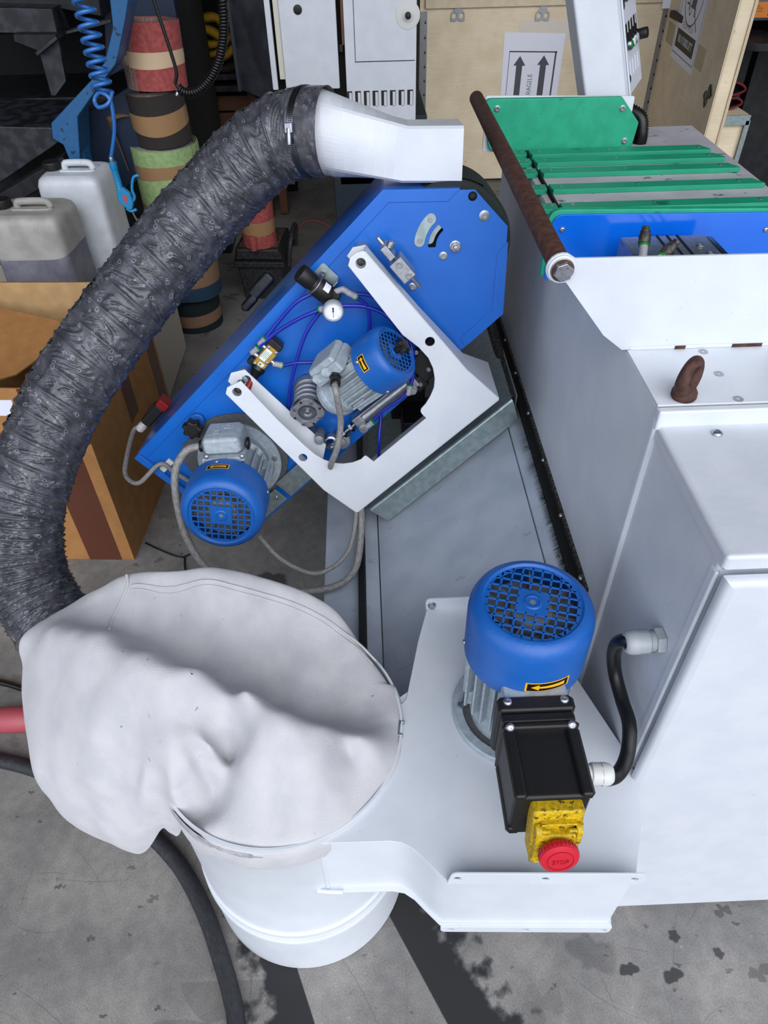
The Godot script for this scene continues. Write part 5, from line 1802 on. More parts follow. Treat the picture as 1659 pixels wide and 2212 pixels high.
# ---------------------------------------------------------------- dust extractor: drum, fan housing, motor and switch
func extractor() -> void:
	var t := thing("dust_extractor", "white dust extractor with round drum, blue capped motor and red stop switch", "extractor")
	var W: Material = M.white_paint
	var dc := Vector3(-0.171, 0, -0.632)
	var dr := mb(Transform3D(Basis(), dc))
	dr.lathe([Vector2(0.2035, 0.172), Vector2(0.2035, 0.196), Vector2(0.2075, 0.199), Vector2(0.2075, 0.205), Vector2(0.2035, 0.208), Vector2(0.2025, 0.212), Vector2(0.2025, 0.572), Vector2(0.2045, 0.576), Vector2(0.2045, 0.584), Vector2(0.2005, 0.584), Vector2(0.2005, 0.3)], 96, 40)
	obj("drum", dr, W, t)
	var bk := mb(Transform3D(Basis(), dc))
	bk.lathe([Vector2(0, 0.0), Vector2(0.203, 0.0), Vector2(0.206, 0.003), Vector2(0.206, 0.16), Vector2(0.209, 0.163), Vector2(0.209, 0.171), Vector2(0.2065, 0.174), Vector2(0.19, 0.174), Vector2(0.0, 0.172)], 96, 40)
	obj("bucket", bk, W, t)
	# fan housing: top plate, bottom plate and the wall between them
	var poly := PackedVector2Array()
	for p in [[0.300, -0.873], [0.098, -0.873], [0.092, -0.868], [0.072, -0.80], [0.048, -0.70], [0.043, -0.678], [0.035, -0.668], [0.0, -0.67], [-0.1, -0.6], [-0.1, -0.438], [0.006, -0.437], [0.022, -0.434], [0.036, -0.426], [0.050, -0.413], [0.066, -0.395], [0.083, -0.379], [0.350, -0.367], [0.381, -0.44], [0.396, -0.50], [0.3965, -0.53], [0.388, -0.575], [0.360, -0.66], [0.318, -0.79]]:
		poly.append(Vector2(p[0], -p[1]))
	var flat := Transform3D(Basis(Vector3(1, 0, 0), Vector3(0, 0, -1), Vector3(0, 1, 0)), Vector3.ZERO)
	obj("housing_top", mb(flat).prism(poly, 0.571, 0.575, [], 0.0008), W, t)
	var inner := PackedVector2Array()
	for p in [[0.290, -0.85], [0.102, -0.85], [0.056, -0.70], [0.0, -0.66], [-0.1, -0.6], [-0.1, -0.441], [0.006, -0.440], [0.022, -0.437], [0.036, -0.429], [0.050, -0.416], [0.066, -0.398], [0.084, -0.382], [0.348, -0.370], [0.372, -0.44], [0.384, -0.51], [0.35, -0.66], [0.308, -0.79]]:
		inner.append(Vector2(p[0], -p[1]))
	obj("housing_wall", mb(flat).prism(inner, 0.392, 0.5715, [], 0.0, 60), W, t)
	var low := PackedVector2Array()
	for p in [[0.300, -0.86], [0.1, -0.86], [0.05, -0.68], [-0.11, -0.6], [-0.11, -0.432], [0.006, -0.431], [0.026, -0.427], [0.042, -0.416], [0.058, -0.399], [0.080, -0.377], [0.352, -0.365], [0.386, -0.52], [0.31, -0.79]]:
		low.append(Vector2(p[0], -p[1]))
	obj("housing_floor", mb(flat).prism(low, 0.388, 0.393, [], 0.001), W, t)
	# weld seams on the drum
	var wd := mb()
	wd.tube([Vector3(-0.1, 0.395, -0.4415), Vector3(-0.1005, 0.48, -0.4425), Vector3(-0.1, 0.571, -0.4415)], 0.0035, 8)
	wd.tube([Vector3(-0.118, 0.391, -0.4370), Vector3(-0.1, 0.392, -0.434), Vector3(-0.075, 0.393, -0.432)], 0.004, 8)
	obj("weld", wd, W, t)
	# outlet flanges with three holes each
	var fr := Transform3D(Basis(Vector3(0.999, 0, 0.0449), Vector3.UP, Vector3(-0.0449, 0, 0.999)), Vector3(0.083, 0, -0.378))
	var up := rounded(PackedVector2Array([Vector2(0.0, 0.572), Vector2(0.272, 0.572), Vector2(0.279, 0.59), Vector2(0.273, 0.610), Vector2(0.006, 0.610)]), [0.002, 0.004, 0.008, 0.010, 0.010], 4)
	var hs := []
	for x in [0.014, 0.137, 0.261]:
		hs.append(circle(Vector2(x, 0.592), 0.0055, 16))
	obj("outlet_flange", mb(fr).prism(up, 0.0, 0.003, hs, 0.0006), W, t)
	var dn := rounded(PackedVector2Array([Vector2(-0.002, 0.368), Vector2(0.270, 0.368), Vector2(0.270, 0.392), Vector2(-0.002, 0.392)]), [0.010, 0.010, 0.001, 0.001], 4)
	hs = []
	for x in [0.014, 0.134, 0.258]:
		hs.append(circle(Vector2(x, 0.379), 0.0055, 16))
	obj("outlet_flange", mb(fr).prism(dn, 0.0, 0.004, hs, 0.0008), W, t)
	# far flange bolted to the machine
	var bf := rounded(PackedVector2Array([Vector2(0.092, 0.572), Vector2(0.302, 0.572), Vector2(0.302, 0.604), Vector2(0.090, 0.604)]), [0.0, 0.0, 0.012, 0.012], 4)
	obj("back_flange", mb().prism(bf, -0.877, -0.872, [], 0.001), W, t)
	fix(washer(0.0085, 0.0012), Vector3(0.103, 0.588, -0.872), Vector3.BACK, t, M.zinc, "washer")
	fix(hex_head(0.0068, 0.006), Vector3(0.103, 0.588, -0.871), Vector3.BACK, t, M.zinc, "hex_bolt")
	# clamp latch at the bag's rim
	var la := mb(T3(Vector3(0.028, 0.578, -0.618), 0, 80, 0))
	la.box(Vector3(0, 0, 0), Vector3(0.030, 0.012, 0.006), 0.002)
	la.box(Vector3(0.012, 0, 0.004), Vector3(0.006, 0.014, 0.006), 0.002)
	la.box(Vector3(-0.012, 0, 0.004), Vector3(0.006, 0.014, 0.006), 0.002)
	obj("latch", la, M.galvanised, t)
	# motor
	var x := Transform3D(Basis(), Vector3(0.220, 0.575, -0.644))
	var o := motor(t, x, 0.091, 0.292, 0.112, 0.101, PI / 4 - 0.08, 0.0, M.motor_grey)
	obj("flange_dust", mb(x).cyl(0.0828, 0.0, 0.0088, 0, 40), M.motor_dusty, o)
	arrow_sticker(0.091, PI / 2 - 0.16, 0.212, 0.066, 0.021, -1.0, o, x)
	# plain pad the switch box is screwed to
	obj("terminal_pad", mb().box(Vector3(0.218, 0.71, -0.562), Vector3(0.092, 0.13, 0.04), 0.004), M.motor_grey, o)
	switch_box(t)

func switch_box(t: Node3D) -> void:
	var K: Material = M.black_plastic
	var b := mb()
	b.box(Vector3(0.2145, 0.722, -0.534), Vector3(0.108, 0.118, 0.026), 0.006)
	b.box(Vector3(0.2145, 0.722, -0.514), Vector3(0.101, 0.110, 0.016), 0.004)
	var s := obj("switch_box", b, K, t)
	var l := mb()
	l.box(Vector3(0.2145, 0.722, -0.501), Vector3(0.106, 0.116, 0.012), 0.005)
	l.box(Vector3(0.2145, 0.716, -0.453), Vector3(0.100, 0.104, 0.10), 0.006)
	# ribs that carry the lid screws
	for sx in [-1, 1]:
		l.box(Vector3(0.2145 + sx * 0.043, 0.770, -0.450), Vector3(0.018, 0.014, 0.098), 0.005)
		l.box(Vector3(0.2145 + sx * 0.043, 0.675, -0.450), Vector3(0.020, 0.016, 0.098), 0.005)
	obj("lid", l, K, s)
	for q in [[-0.044, 0.7805, -0.536], [0.044, 0.7805, -0.536]]:
		fix(pan_head(0.0062, 0.004), Vector3(0.2145 + q[0] * 0.9, 0.781, q[2]), Vector3(0, 1, 0.15), s)
	for sx in [-1, 1]:
		fix(pan_head(0.0062, 0.004), Vector3(0.2145 + sx * 0.042, 0.778, -0.4985), Vector3(0, 0.75, 0.66), s)
	# yellow switch with its hinged cover, red mushroom button
	var tilt := T3(Vector3(0.218, 0.715, -0.402), -12, 0, 0)
	var y := mb(tilt)
	y.box(Vector3(0, 0.0, 0.012), Vector3(0.066, 0.092, 0.026), 0.003)
	y.prism(PackedVector2Array([Vector2(-0.033, -0.045), Vector2(0.031, -0.045), Vector2(0.024, 0.012), Vector2(-0.026, 0.012)]), 0.02, 0.036, [], 0.004)
	y.box(Vector3(0.0, 0.028, 0.026), Vector3(0.046, 0.004, 0.012), 0.001)
	for sx in [-1, 1]:
		y.X = tilt * T3(Vector3(sx * 0.026, 0.018, 0.03), 0, 0, 90)
		y.cyl(0.0085, -0.004, 0.004, 0.001, 20)
		y.X = tilt
		y.box(Vector3(sx * 0.026, 0.008, 0.028), Vector3(0.008, 0.03, 0.016), 0.002)
		y.box(Vector3(sx * 0.018, 0.02, 0.034), Vector3(0.014, 0.005, 0.005), 0.0015)
	var ye := obj("switch_cover", y, M.yellow_plastic, s)
	var tm := TextMesh.new()
	tm.text = "STOP"
	tm.font = font("Droid Sans")
	tm.font_size = 32
	tm.pixel_size = 0.00034
	tm.depth = 0.0008
	obj("stop_lettering", tm, M.yellow_plastic, ye, tilt * T3(Vector3(0.0, 0.034, 0.0252)))
	var bt := tilt * along(Vector3(-0.001, -0.012, 0.036), Vector3(0.02, 0.05, 1))
	var m := mb(bt)
	m.lathe([Vector2(0.014, -0.004), Vector2(0.014, 0.004), Vector2(0.0235, 0.005), Vector2(0.025, 0.007), Vector2(0.0255, 0.0145), Vector2(0.0245, 0.0165), Vector2(0.0185, 0.0185), Vector2(0.01, 0.0195), Vector2(0, 0.0198)], 48, 38)
	for i in 30:
		var a := TAU * i / 30.0
		m.X = bt * T3(Vector3(cos(a) * 0.0253, 0.0105, sin(a) * 0.0253), 0, -rad_to_deg(a), 0)
		m.box(Vector3.ZERO, Vector3(0.0016, 0.0075, 0.0026), 0.0004)
	var rd := obj("stop_button", m, M.red_plastic, s, Transform3D(), "red mushroom stop button")
	var r2 := mb(bt)
	r2.lathe([Vector2(0.0172, 0.0187), Vector2(0.0172, 0.0193), Vector2(0.0166, 0.0193), Vector2(0.0166, 0.0187)], 40, 30)
	obj("button_ring", r2, M.red_dark, rd)
	var t2 := TextMesh.new()
	t2.text = "STOP"
	t2.font = font("Droid Sans")
	t2.font_size = 32
	t2.pixel_size = 0.00029
	t2.depth = 0.0008
	var bf := facing(bt * Vector3(0, 0.0198, 0), bt.basis.y)
	obj("button_lettering", t2, M.red_dark, rd, Transform3D(bf.basis, bf * Vector3(0, -0.001, 0)))
	# cable gland on the right, black cable to the cabinet
	gland(Vector3(0.266, 0.712, -0.462), Vector3(1, -0.03, 0.05), 0.0158, M.gland_white, s)
	obj("switch_cable", mb().tube(spline([Vector3(0.290, 0.708, -0.460), Vector3(0.312, 0.698, -0.460), Vector3(0.333, 0.688, -0.473), Vector3(0.350, 0.696, -0.497), Vector3(0.359, 0.712, -0.532), Vector3(0.360, 0.712, -0.572), Vector3(0.356, 0.728, -0.608), Vector3(0.349, 0.765, -0.618), Vector3(0.341, 0.812, -0.604), Vector3(0.340, 0.846, -0.584), Vector3(0.356, 0.852, -0.578)], 10), 0.0105, 18), M.black_rubber, t, Transform3D(), "black cable arching to the cabinet")

# ---------------------------------------------------------------- duct hood, flexible hose and felt bag
func hose_and_bag() -> void:
	var head: Node3D = get_node("grinding_head")
	# hood: round at the hose, square over the belt wheel
	var h := mb()
	var rings := []
	var n := 64
	var sq := func(u: float, v0: float, v1: float, w0: float, w1: float, skew: float) -> Array:
		var out := []
		for i in n:
			var a := TAU * (i + 0.5) / n
			var c := cos(a)
			var s := sin(a)
			var k := 1.0 / maxf(absf(c), absf(s))
			var pc := c * k
			var ps := s * k
			out.append(Vector3(u + skew * ps, lerpf(v0, v1, ps * 0.5 + 0.5), lerpf(w0, w1, pc * 0.5 + 0.5)))
		return out
	var rd := func(u: float, v: float, w: float, r: float, skew: float) -> Array:
		var out := []
		for i in n:
			var a := TAU * (i + 0.5) / n
			out.append(Vector3(u + skew * sin(a), v + r * sin(a), w + r * cos(a)))
		return out
	var A: Array = sq.call(0.282, 0.365, 0.462, -0.155, -0.020, 0.0)
	var Bq: Array = sq.call(0.174, 0.367, 0.463, -0.150, -0.020, 0.006)
	var Cq: Array = rd.call(0.020, 0.448, -0.082, 0.0755, -0.002)
	var Dq: Array = rd.call(-0.045, 0.449, -0.082, 0.075, -0.002)
	rings = [A, Bq]
	for k in range(1, 8):
		var tt := k / 8.0
		var mid := []
		for i in n:
			mid.append(Bq[i].lerp(Cq[i], tt))
		rings.append(mid)
	rings.append_array([Cq, Dq])
	for j in rings.size() - 1:
		for i in n:
			var i2 := (i + 1) % n
			var a: Vector3 = rings[j][i]
			var b: Vector3 = rings[j][i2]
			var c: Vector3 = rings[j + 1][i2]
			var d: Vector3 = rings[j + 1][i]
			var cen := Vector3((a.x + c.x) / 2, 0.425, -0.083)
			h.face([a, b, c, d], (a + c) / 2 - cen)
	var cap := []
	for i in n:
		cap.append(A[i])
	h.face(cap, Vector3.RIGHT)
	obj("extraction_hood", h, M.white_textured, head)
	# hose: coil ridges, cloth slack and creases between them
	var t := thing("duct_hose", "thick black ribbed cloth duct hose arching from the white hood to the drum", "hose")
	var path := spline([Vector3(-0.060, 1.262, -1.470), Vector3(-0.083, 1.261, -1.477), Vector3(-0.114, 1.257, -1.489), Vector3(-0.161, 1.243, -1.497), Vector3(-0.213, 1.214, -1.491), Vector3(-0.268, 1.172, -1.474), Vector3(-0.327, 1.126, -1.445), Vector3(-0.386, 1.078, -1.409), Vector3(-0.445, 1.026, -1.368), Vector3(-0.499, 0.976, -1.323), Vector3(-0.553, 0.923, -1.274), Vector3(-0.601, 0.873, -1.228), Vector3(-0.639, 0.823, -1.182), Vector3(-0.669, 0.773, -1.136), Vector3(-0.692, 0.726, -1.092), Vector3(-0.706, 0.679, -1.048), Vector3(-0.709, 0.624, -1.008), Vector3(-0.697, 0.575, -0.968), Vector3(-0.665, 0.535, -0.925), Vector3(-0.615, 0.505, -0.88), Vector3(-0.54, 0.48, -0.82), Vector3(-0.45, 0.47, -0.76), Vector3(-0.36, 0.47, -0.70)], 40)
	var m := mb()
	var cr := noise(501, 1.0, 3)
	var cr2 := noise(502, 1.0, 2)
	var seg := 112
	var pts := []
	var up := Vector3(0, 1, 0.2)
	var len := 0.0
	var nv := path.size()
	for i in nv:
		if i > 0:
			len += path[i].distance_to(path[i - 1])
		var tn: Vector3 = (path[mini(i + 1, nv - 1)] - path[maxi(i - 1, 0)]).normalized()
		up = (up - tn * up.dot(tn)).normalized()
		var side := tn.cross(up)
		var bunch := smoothstep(0.95, 1.25, len)
		var start := smoothstep(0.02, 0.10, len)
		for s in seg + 1:
			var a := TAU * s / seg
			var dir := up * cos(a) + side * sin(a)
			# one wire ridge every pitch, slightly helical
			var pitch := lerpf(0.048, 0.034, bunch)
			var ph := len / pitch + a / TAU
			var q := absf(ph - roundf(ph)) * pitch
			var ridge := exp(-q * q / (2.0 * 0.0022 * 0.0022))
			var slack := 0.5 - 0.5 * cos((ph - floorf(ph)) * TAU)
			var c3 := Vector3(cos(a), sin(a), 0)
			# creases run skew to the axis and die at the wires
			var tw := a + 2.2 * (ph - floorf(ph) - 0.5) * sin(a * 2.0 + floorf(ph) * 1.7)
			var f := cr.get_noise_3d(cos(tw) * 3.6, sin(tw) * 3.6, floorf(ph) * 0.9 + len * 6.0)
			var fold := clampf(1.0 - absf(f) * 2.6, -0.2, 1.0)
			fold *= fold * 0.8
			var f2 := cr2.get_noise_3d(c3.x * 9.0 + 40.0, c3.y * 9.0, len * 26.0)
			var r := 0.0775 + 0.0032 * ridge + slack * (-0.0042 + 0.0068 * fold + 0.0008 * f2)
			r += bunch * 0.004 * cr2.get_noise_3d(c3.x * 2.0, c3.y * 2.0, len * 34.0)
			r = lerpf(0.0775 + 0.0005 * f2, r, start)
			if len > 1.25:
				r *= lerpf(1.0, 0.9, smoothstep(1.25, 1.5, len))
			pts.append(path[i] + dir * r)
	m.grid(pts, seg + 1, nv, true)
	# outward normals
	for j in nv:
		for s in seg + 1:
			var k := j * (seg + 1) + s
			if m.N[k].dot(m.P[k] - path[j]) < 0.0:
				m.N[k] = -m.N[k]
	m.I.clear()
	for j in nv - 1:
		for s in seg:
			var a := j * (seg + 1) + s
			m.quad(a, a + 1, a + seg + 2, a + seg + 1)
	for j in nv:
		for s in seg + 1:
			m.T[j * (seg + 1) + s] = Vector2(float(s) / seg, j * 0.006)
	obj("hose_cloth", m, M.duct_cloth, t)
	# stainless worm clamp
	var c0: Vector3 = Vector3(-0.098, 1.259, -1.483)
	var cd := Vector3(-0.031, -0.004, -0.012).normalized()
	var cl := mb(along(c0, cd))
	cl.lathe([Vector2(0.0785, -0.006), Vector2(0.0795, -0.006), Vector2(0.0795, 0.006), Vector2(0.0785, 0.006), Vector2(0.0785, -0.006)], 72, 30)
	var clamp_ := obj("hose_clamp", cl, M.steel, t)
	var notch := mb(along(c0, cd))
	for i in 150:
		var a := TAU * i / 150.0
		notch.X = along(c0, cd) * T3(Vector3(cos(a) * 0.0796, 0, sin(a) * 0.0796), 0, -rad_to_deg(a), 0)
		notch.box(Vector3.ZERO, Vector3(0.0004, 0.0075, 0.0011))
	obj("clamp_slots", notch, M.dark_steel, clamp_)
	var wm := along(c0, cd)
	var wpos := Vector3(0, 0, 0)
	var best := -1.0
	var wa := 0.0
	for i in 72:
		var a := TAU * i / 72.0
		var d := (wm.basis * Vector3(cos(a), 0, sin(a))).dot(Vector3(0.05, 0.35, 0.93))
		if d > best:
			best = d
			wa = a
	var ws := mb(wm * T3(Vector3(cos(wa) * 0.083, 0, sin(wa) * 0.083), 0, -rad_to_deg(wa), 0))
	ws.box(Vector3.ZERO, Vector3(0.008, 0.016, 0.018), 0.002)
	ws.X = ws.X * T3(Vector3(0.001, 0, 0.004), 90, 0, 0)
	ws.cyl(0.0042, -0.004, 0.024, 0.001, 16)
	obj("clamp_screw", ws, M.zinc, clamp_)
	felt_bag()

# smooth surface through scattered heights (thin plate spline in x, z)
func thin_plate(pts: Array, soft := 0.0) -> Array:
	var n := pts.size()
	var m := n + 3
	var A := []
	for i in m:
		var row := PackedFloat64Array()
		row.resize(m + 1)
		A.append(row)
	for i in n:
		for j in n:
			A[i][j] = tps(Vector2(pts[i].x - pts[j].x, pts[i].z - pts[j].z).length())
		A[i][i] += soft
		A[i][n] = 1.0
		A[i][n + 1] = pts[i].x
		A[i][n + 2] = pts[i].z
		A[n][i] = 1.0
		A[n + 1][i] = pts[i].x
		A[n + 2][i] = pts[i].z
		A[i][m] = pts[i].y
	for c in m:
		var p := c
		for r in range(c, m):
			if absf(A[r][c]) > absf(A[p][c]):
				p = r
		var keep = A[c]
		A[c] = A[p]
		A[p] = keep
		for r in range(c + 1, m):
			var k: float = A[r][c] / A[c][c]
			if k != 0.0:
				for j in range(c, m + 1):
					A[r][j] -= k * A[c][j]
	var w := PackedFloat64Array()
	w.resize(m)
	for c in range(m - 1, -1, -1):
		var s: float = A[c][m]
		for j in range(c + 1, m):
			s -= A[c][j] * w[j]
		w[c] = s / A[c][c]
	return [pts, w]

func tps(r: float) -> float:
	return r * r * log(r) if r > 1e-6 else 0.0

func plate_at(f: Array, x: float, z: float) -> float:
	var pts: Array = f[0]
	var w: PackedFloat64Array = f[1]
	var n := pts.size()
	var h: float = w[n] + w[n + 1] * x + w[n + 2] * z
	for i in n:
		h += w[i] * tps(Vector2(x - pts[i].x, z - pts[i].z).length())
	return h

func felt_bag() -> void:
	var t := thing("filter_bag", "collapsed white felt filter bag slumped over the round drum, its front half folded over", "filter bag")
	var rim := [
		Vector3(-0.556, 0.660, -0.864), Vector3(-0.505, 0.685, -0.875), Vector3(-0.454, 0.700, -0.891), Vector3(-0.355, 0.710, -0.886), Vector3(-0.256, 0.700, -0.889), Vector3(-0.182, 0.680, -0.875), Vector3(-0.106, 0.660, -0.847), Vector3(-0.065, 0.640, -0.818),
		Vector3(-0.025, 0.615, -0.758), Vector3(0.014, 0.595, -0.702), Vector3(0.036, 0.585, -0.639), Vector3(0.036, 0.580, -0.595), Vector3(0.022, 0.580, -0.548), Vector3(-0.009, 0.580, -0.504), Vector3(-0.052, 0.580, -0.459), Vector3(-0.106, 0.580, -0.433),
		Vector3(-0.160, 0.580, -0.426), Vector3(-0.219, 0.580, -0.438), Vector3(-0.275, 0.578, -0.464), Vector3(-0.320, 0.572, -0.495), Vector3(-0.363, 0.520, -0.511), Vector3(-0.430, 0.470, -0.502), Vector3(-0.488, 0.470, -0.523), Vector3(-0.546, 0.480, -0.548),
		Vector3(-0.574, 0.500, -0.574), Vector3(-0.596, 0.520, -0.597), Vector3(-0.615, 0.550, -0.650), Vector3(-0.635, 0.580, -0.714), Vector3(-0.633, 0.620, -0.754), Vector3(-0.637, 0.650, -0.781), Vector3(-0.609, 0.660, -0.818)]
	var inside := [
		Vector3(-0.553, 0.700, -0.761), Vector3(-0.498, 0.715, -0.747), Vector3(-0.443, 0.730, -0.729), Vector3(-0.357, 0.735, -0.682), Vector3(-0.278, 0.735, -0.642), Vector3(-0.205, 0.725, -0.607), Vector3(-0.143, 0.705, -0.581), Vector3(-0.089, 0.675, -0.569), Vector3(-0.041, 0.640, -0.568), Vector3(-0.002, 0.615, -0.584),
		Vector3(-0.545, 0.680, -0.795), Vector3(-0.490, 0.675, -0.781), Vector3(-0.435, 0.670, -0.763), Vector3(-0.349, 0.650, -0.716), Vector3(-0.270, 0.640, -0.676), Vector3(-0.197, 0.630, -0.641), Vector3(-0.135, 0.620, -0.615), Vector3(-0.081, 0.615, -0.603), Vector3(-0.033, 0.610, -0.602),
		Vector3(-0.306, 0.630, -0.791), Vector3(-0.214, 0.615, -0.757), Vector3(-0.138, 0.602, -0.704), Vector3(-0.389, 0.647, -0.818), Vector3(-0.459, 0.670, -0.824), Vector3(-0.099, 0.618, -0.769), Vector3(-0.035, 0.597, -0.694), Vector3(-0.181, 0.652, -0.819), Vector3(-0.301, 0.683, -0.826), Vector3(-0.425, 0.683, -0.833),
		Vector3(-0.259, 0.672, -0.548), Vector3(-0.289, 0.645, -0.527), Vector3(-0.322, 0.610, -0.504), Vector3(-0.248, 0.612, -0.557), Vector3(-0.273, 0.592, -0.530), Vector3(-0.296, 0.581, -0.505), Vector3(-0.369, 0.690, -0.583), Vector3(-0.453, 0.700, -0.645), Vector3(-0.533, 0.665, -0.681), Vector3(-0.452, 0.645, -0.581), Vector3(-0.533, 0.600, -0.610), Vector3(-0.379, 0.610, -0.535),
		Vector3(-0.466, 0.565, -0.546), Vector3(-0.365, 0.560, -0.513), Vector3(-0.295, 0.700, -0.574), Vector3(-0.181, 0.700, -0.538), Vector3(-0.129, 0.675, -0.520), Vector3(-0.214, 0.655, -0.527), Vector3(-0.090, 0.635, -0.503), Vector3(-0.159, 0.630, -0.487), Vector3(-0.043, 0.612, -0.527), Vector3(-0.216, 0.604, -0.470), Vector3(-0.222, 0.625, -0.499), Vector3(-0.020, 0.632, -0.559), Vector3(-0.051, 0.622, -0.554)]
	var field := thin_plate(rim + inside, 0.000004)
	var c := Vector3(-0.285, 0.65, -0.627)
	# closed smooth outline
	var loop := []
	var k := rim.size()
	for i in k:
		for s in 10:
			loop.append(rim[i].cubic_interpolate(rim[(i + 1) % k], rim[(i + k - 1) % k], rim[(i + 2) % k], s / 10.0))
	for i in loop.size():
		# the clamped part sits just outside the drum's rim
		var off := Vector2(loop[i].x + 0.171, loop[i].z + 0.632)
		if loop[i].x > -0.32 and loop[i].z > -0.70 and off.length() < 0.2085:
			off = off.normalized() * 0.2085
			loop[i] = Vector3(off.x - 0.171, loop[i].y, off.y - 0.632)
	loop.append(loop[0])
	var nu := loop.size()
	var nr := 84
	var pts := []
	var wr := noise(511, 7.0, 3)
	for j in nr + 1:
		var q := maxf(pow(float(j) / nr, 0.8), 0.004)
		for i in nu:
			var e: Vector3 = loop[i]
			var x := lerpf(c.x, e.x, q)
			var z := lerpf(c.z, e.z, q)
			var y := plate_at(field, x, z) + 0.0035 * wr.get_noise_2d(x, z)
			var edge := clampf((q - 0.9) / 0.1, 0.0, 1.0)
			y -= 0.016 * (1.0 - sqrt(maxf(1.0 - edge * edge, 0.0)))
			pts.append(Vector3(x, y, z))
	# turned-down side
	for s in [[0.012, 1.002], [0.026, 0.998], [0.045, 0.985], [0.06, 0.96]]:
		for i in nu:
			var e: Vector3 = pts[nr * nu + i]
			pts.append(Vector3(lerpf(c.x, e.x, s[1]), e.y - s[0], lerpf(c.z, e.z, s[1])))
	var m := mb()
	m.grid(pts, nu, nr + 5, true)
	for i in m.N.size():
		var o := Vector3(m.P[i].x - c.x, 0.25, m.P[i].z - c.z) if i >= (nr + 1) * nu else Vector3.UP
		if m.N[i].dot(o) < 0.0:
			m.N[i] = -m.N[i]
	m.I.clear()
	for j in nr + 4:
		for i in nu - 1:
			var a := j * nu + i
			m.quad(a, a + 1, a + nu + 1, a + nu)
	obj("felt_cloth", m, M.felt, t)
	# hem band round the drum
	var dc_ := Vector3(-0.171, 0, -0.632)
	var band_ := mb(Transform3D(Basis(), dc_))
	band_.lathe([Vector2(0.2055, 0.540), Vector2(0.2075, 0.544), Vector2(0.2085, 0.555), Vector2(0.2075, 0.566), Vector2(0.2055, 0.570)], 80, 60)
	obj("hem", band_, M.felt_rim, t)
	# stitched seams
	var seam := func(a: Array, r: float) -> void:
		var out := []
		for p in spline(a, 16):
			out.append(Vector3(p.x, plate_at(field, p.x, p.z) + 0.0035 * wr.get_noise_2d(p.x, p.z) + 0.0004, p.z))
		obj("seam", mb().tube(out, r, 8), M.felt, t)
	seam.call([Vector3(-0.440, 0, -0.858), Vector3(-0.318, 0, -0.855), Vector3(-0.212, 0, -0.847), Vector3(-0.114, 0, -0.818), Vector3(-0.049, 0, -0.776), Vector3(-0.007, 0, -0.735)], 0.0022)
	seam.call([Vector3(-0.440, 0, -0.850), Vector3(-0.318, 0, -0.847), Vector3(-0.212, 0, -0.839), Vector3(-0.114, 0, -0.810), Vector3(-0.052, 0, -0.768), Vector3(-0.013, 0, -0.729)], 0.0012)
	seam.call([Vector3(-0.454, 0, -0.880), Vector3(-0.450, 0, -0.855), Vector3(-0.470, 0, -0.809), Vector3(-0.466, 0, -0.775)], 0.0028)

# ---------------------------------------------------------------- cables and plug on the floor by the drum
func foreground_things() -> void:
	var t := thing("floor_cable", "thick worn grey cable running over the floor in front of the white drum", "cable")
	obj("cable_run", mb().tube(spline([Vector3(-1.6, 0.018, -1.06), Vector3(-1.3, 0.018, -0.99), Vector3(-1.026, 0.018, -0.919), Vector3(-0.856, 0.018, -0.872), Vector3(-0.697, 0.018, -0.803), Vector3(-0.557, 0.018, -0.715), Vector3(-0.482, 0.018, -0.653), Vector3(-0.431, 0.018, -0.595), Vector3(-0.379, 0.018, -0.515), Vector3(-0.340, 0.018, -0.438), Vector3(-0.315, 0.018, -0.382), Vector3(-0.300, 0.018, -0.335), Vector3(-0.282, 0.018, -0.22), Vector3(-0.275, 0.018, 0.05)], 12), 0.0178, 18), M.floor_cable, t)
	var p := thing("power_plug", "dusty red industrial plug lying on the floor at the left edge", "plug", Vector3(-0.97, 0.034, -1.003), 0.05)
	var x := along(Vector3.ZERO, Vector3(1, 0.0, 0.05))
	var m := mb(x)
	m.lathe([Vector2(0, -0.11), Vector2(0.024, -0.11), Vector2(0.027, -0.08), Vector2(0.032, -0.04), Vector2(0.033, 0.01), Vector2(0.0335, 0.012), Vector2(0.0335, 0.075), Vector2(0.031, 0.078), Vector2(0.029, 0.078), Vector2(0.029, 0.03), Vector2(0, 0.03)], 32, 40)
	m.box(Vector3(0.0, 0.02, 0.034), Vector3(0.014, 0.05, 0.008), 0.002)
	obj("plug_shell", m, M.pink_plastic, p)
	var c := thing("thin_floor_cable", "thin dark cable on the floor behind the red plug", "cable")
	obj("cable_run", mb().tube(spline([Vector3(-1.5, 0.008, -1.25), Vector3(-1.2, 0.008, -1.175), Vector3(-1.038, 0.008, -1.136), Vector3(-0.982, 0.008, -1.118), Vector3(-0.85, 0.008, -1.07), Vector3(-0.7, 0.008, -1.0)], 8), 0.0085, 12), M.black_rubber, c)
	var w := thing("black_wire", "thin knotted black wire lying on the floor beside the cardboard box", "wire")
	obj("wire_run", mb().tube(spline([Vector3(-0.755, 0.003, -1.66), Vector3(-0.70, 0.003, -1.625), Vector3(-0.645, 0.003, -1.595), Vector3(-0.615, 0.003, -1.585), Vector3(-0.61, 0.003, -1.56), Vector3(-0.59, 0.003, -1.50), Vector3(-0.54, 0.003, -1.46), Vector3(-0.47, 0.003, -1.45)], 8), 0.0028, 8), M.black_rubber, w)
	obj("wire_tail", mb().tube(spline([Vector3(-0.625, 0.003, -1.587), Vector3(-0.60, 0.003, -1.60), Vector3(-0.585, 0.003, -1.62)], 6), 0.0028, 8), M.black_rubber, w)

# ---------------------------------------------------------------- left side: carton, jerrycans, rolls, toolbox, air gun
func left_things() -> void:
	carton()
	jerrycans()
	rolls()
	toolbox()
	air_gun()

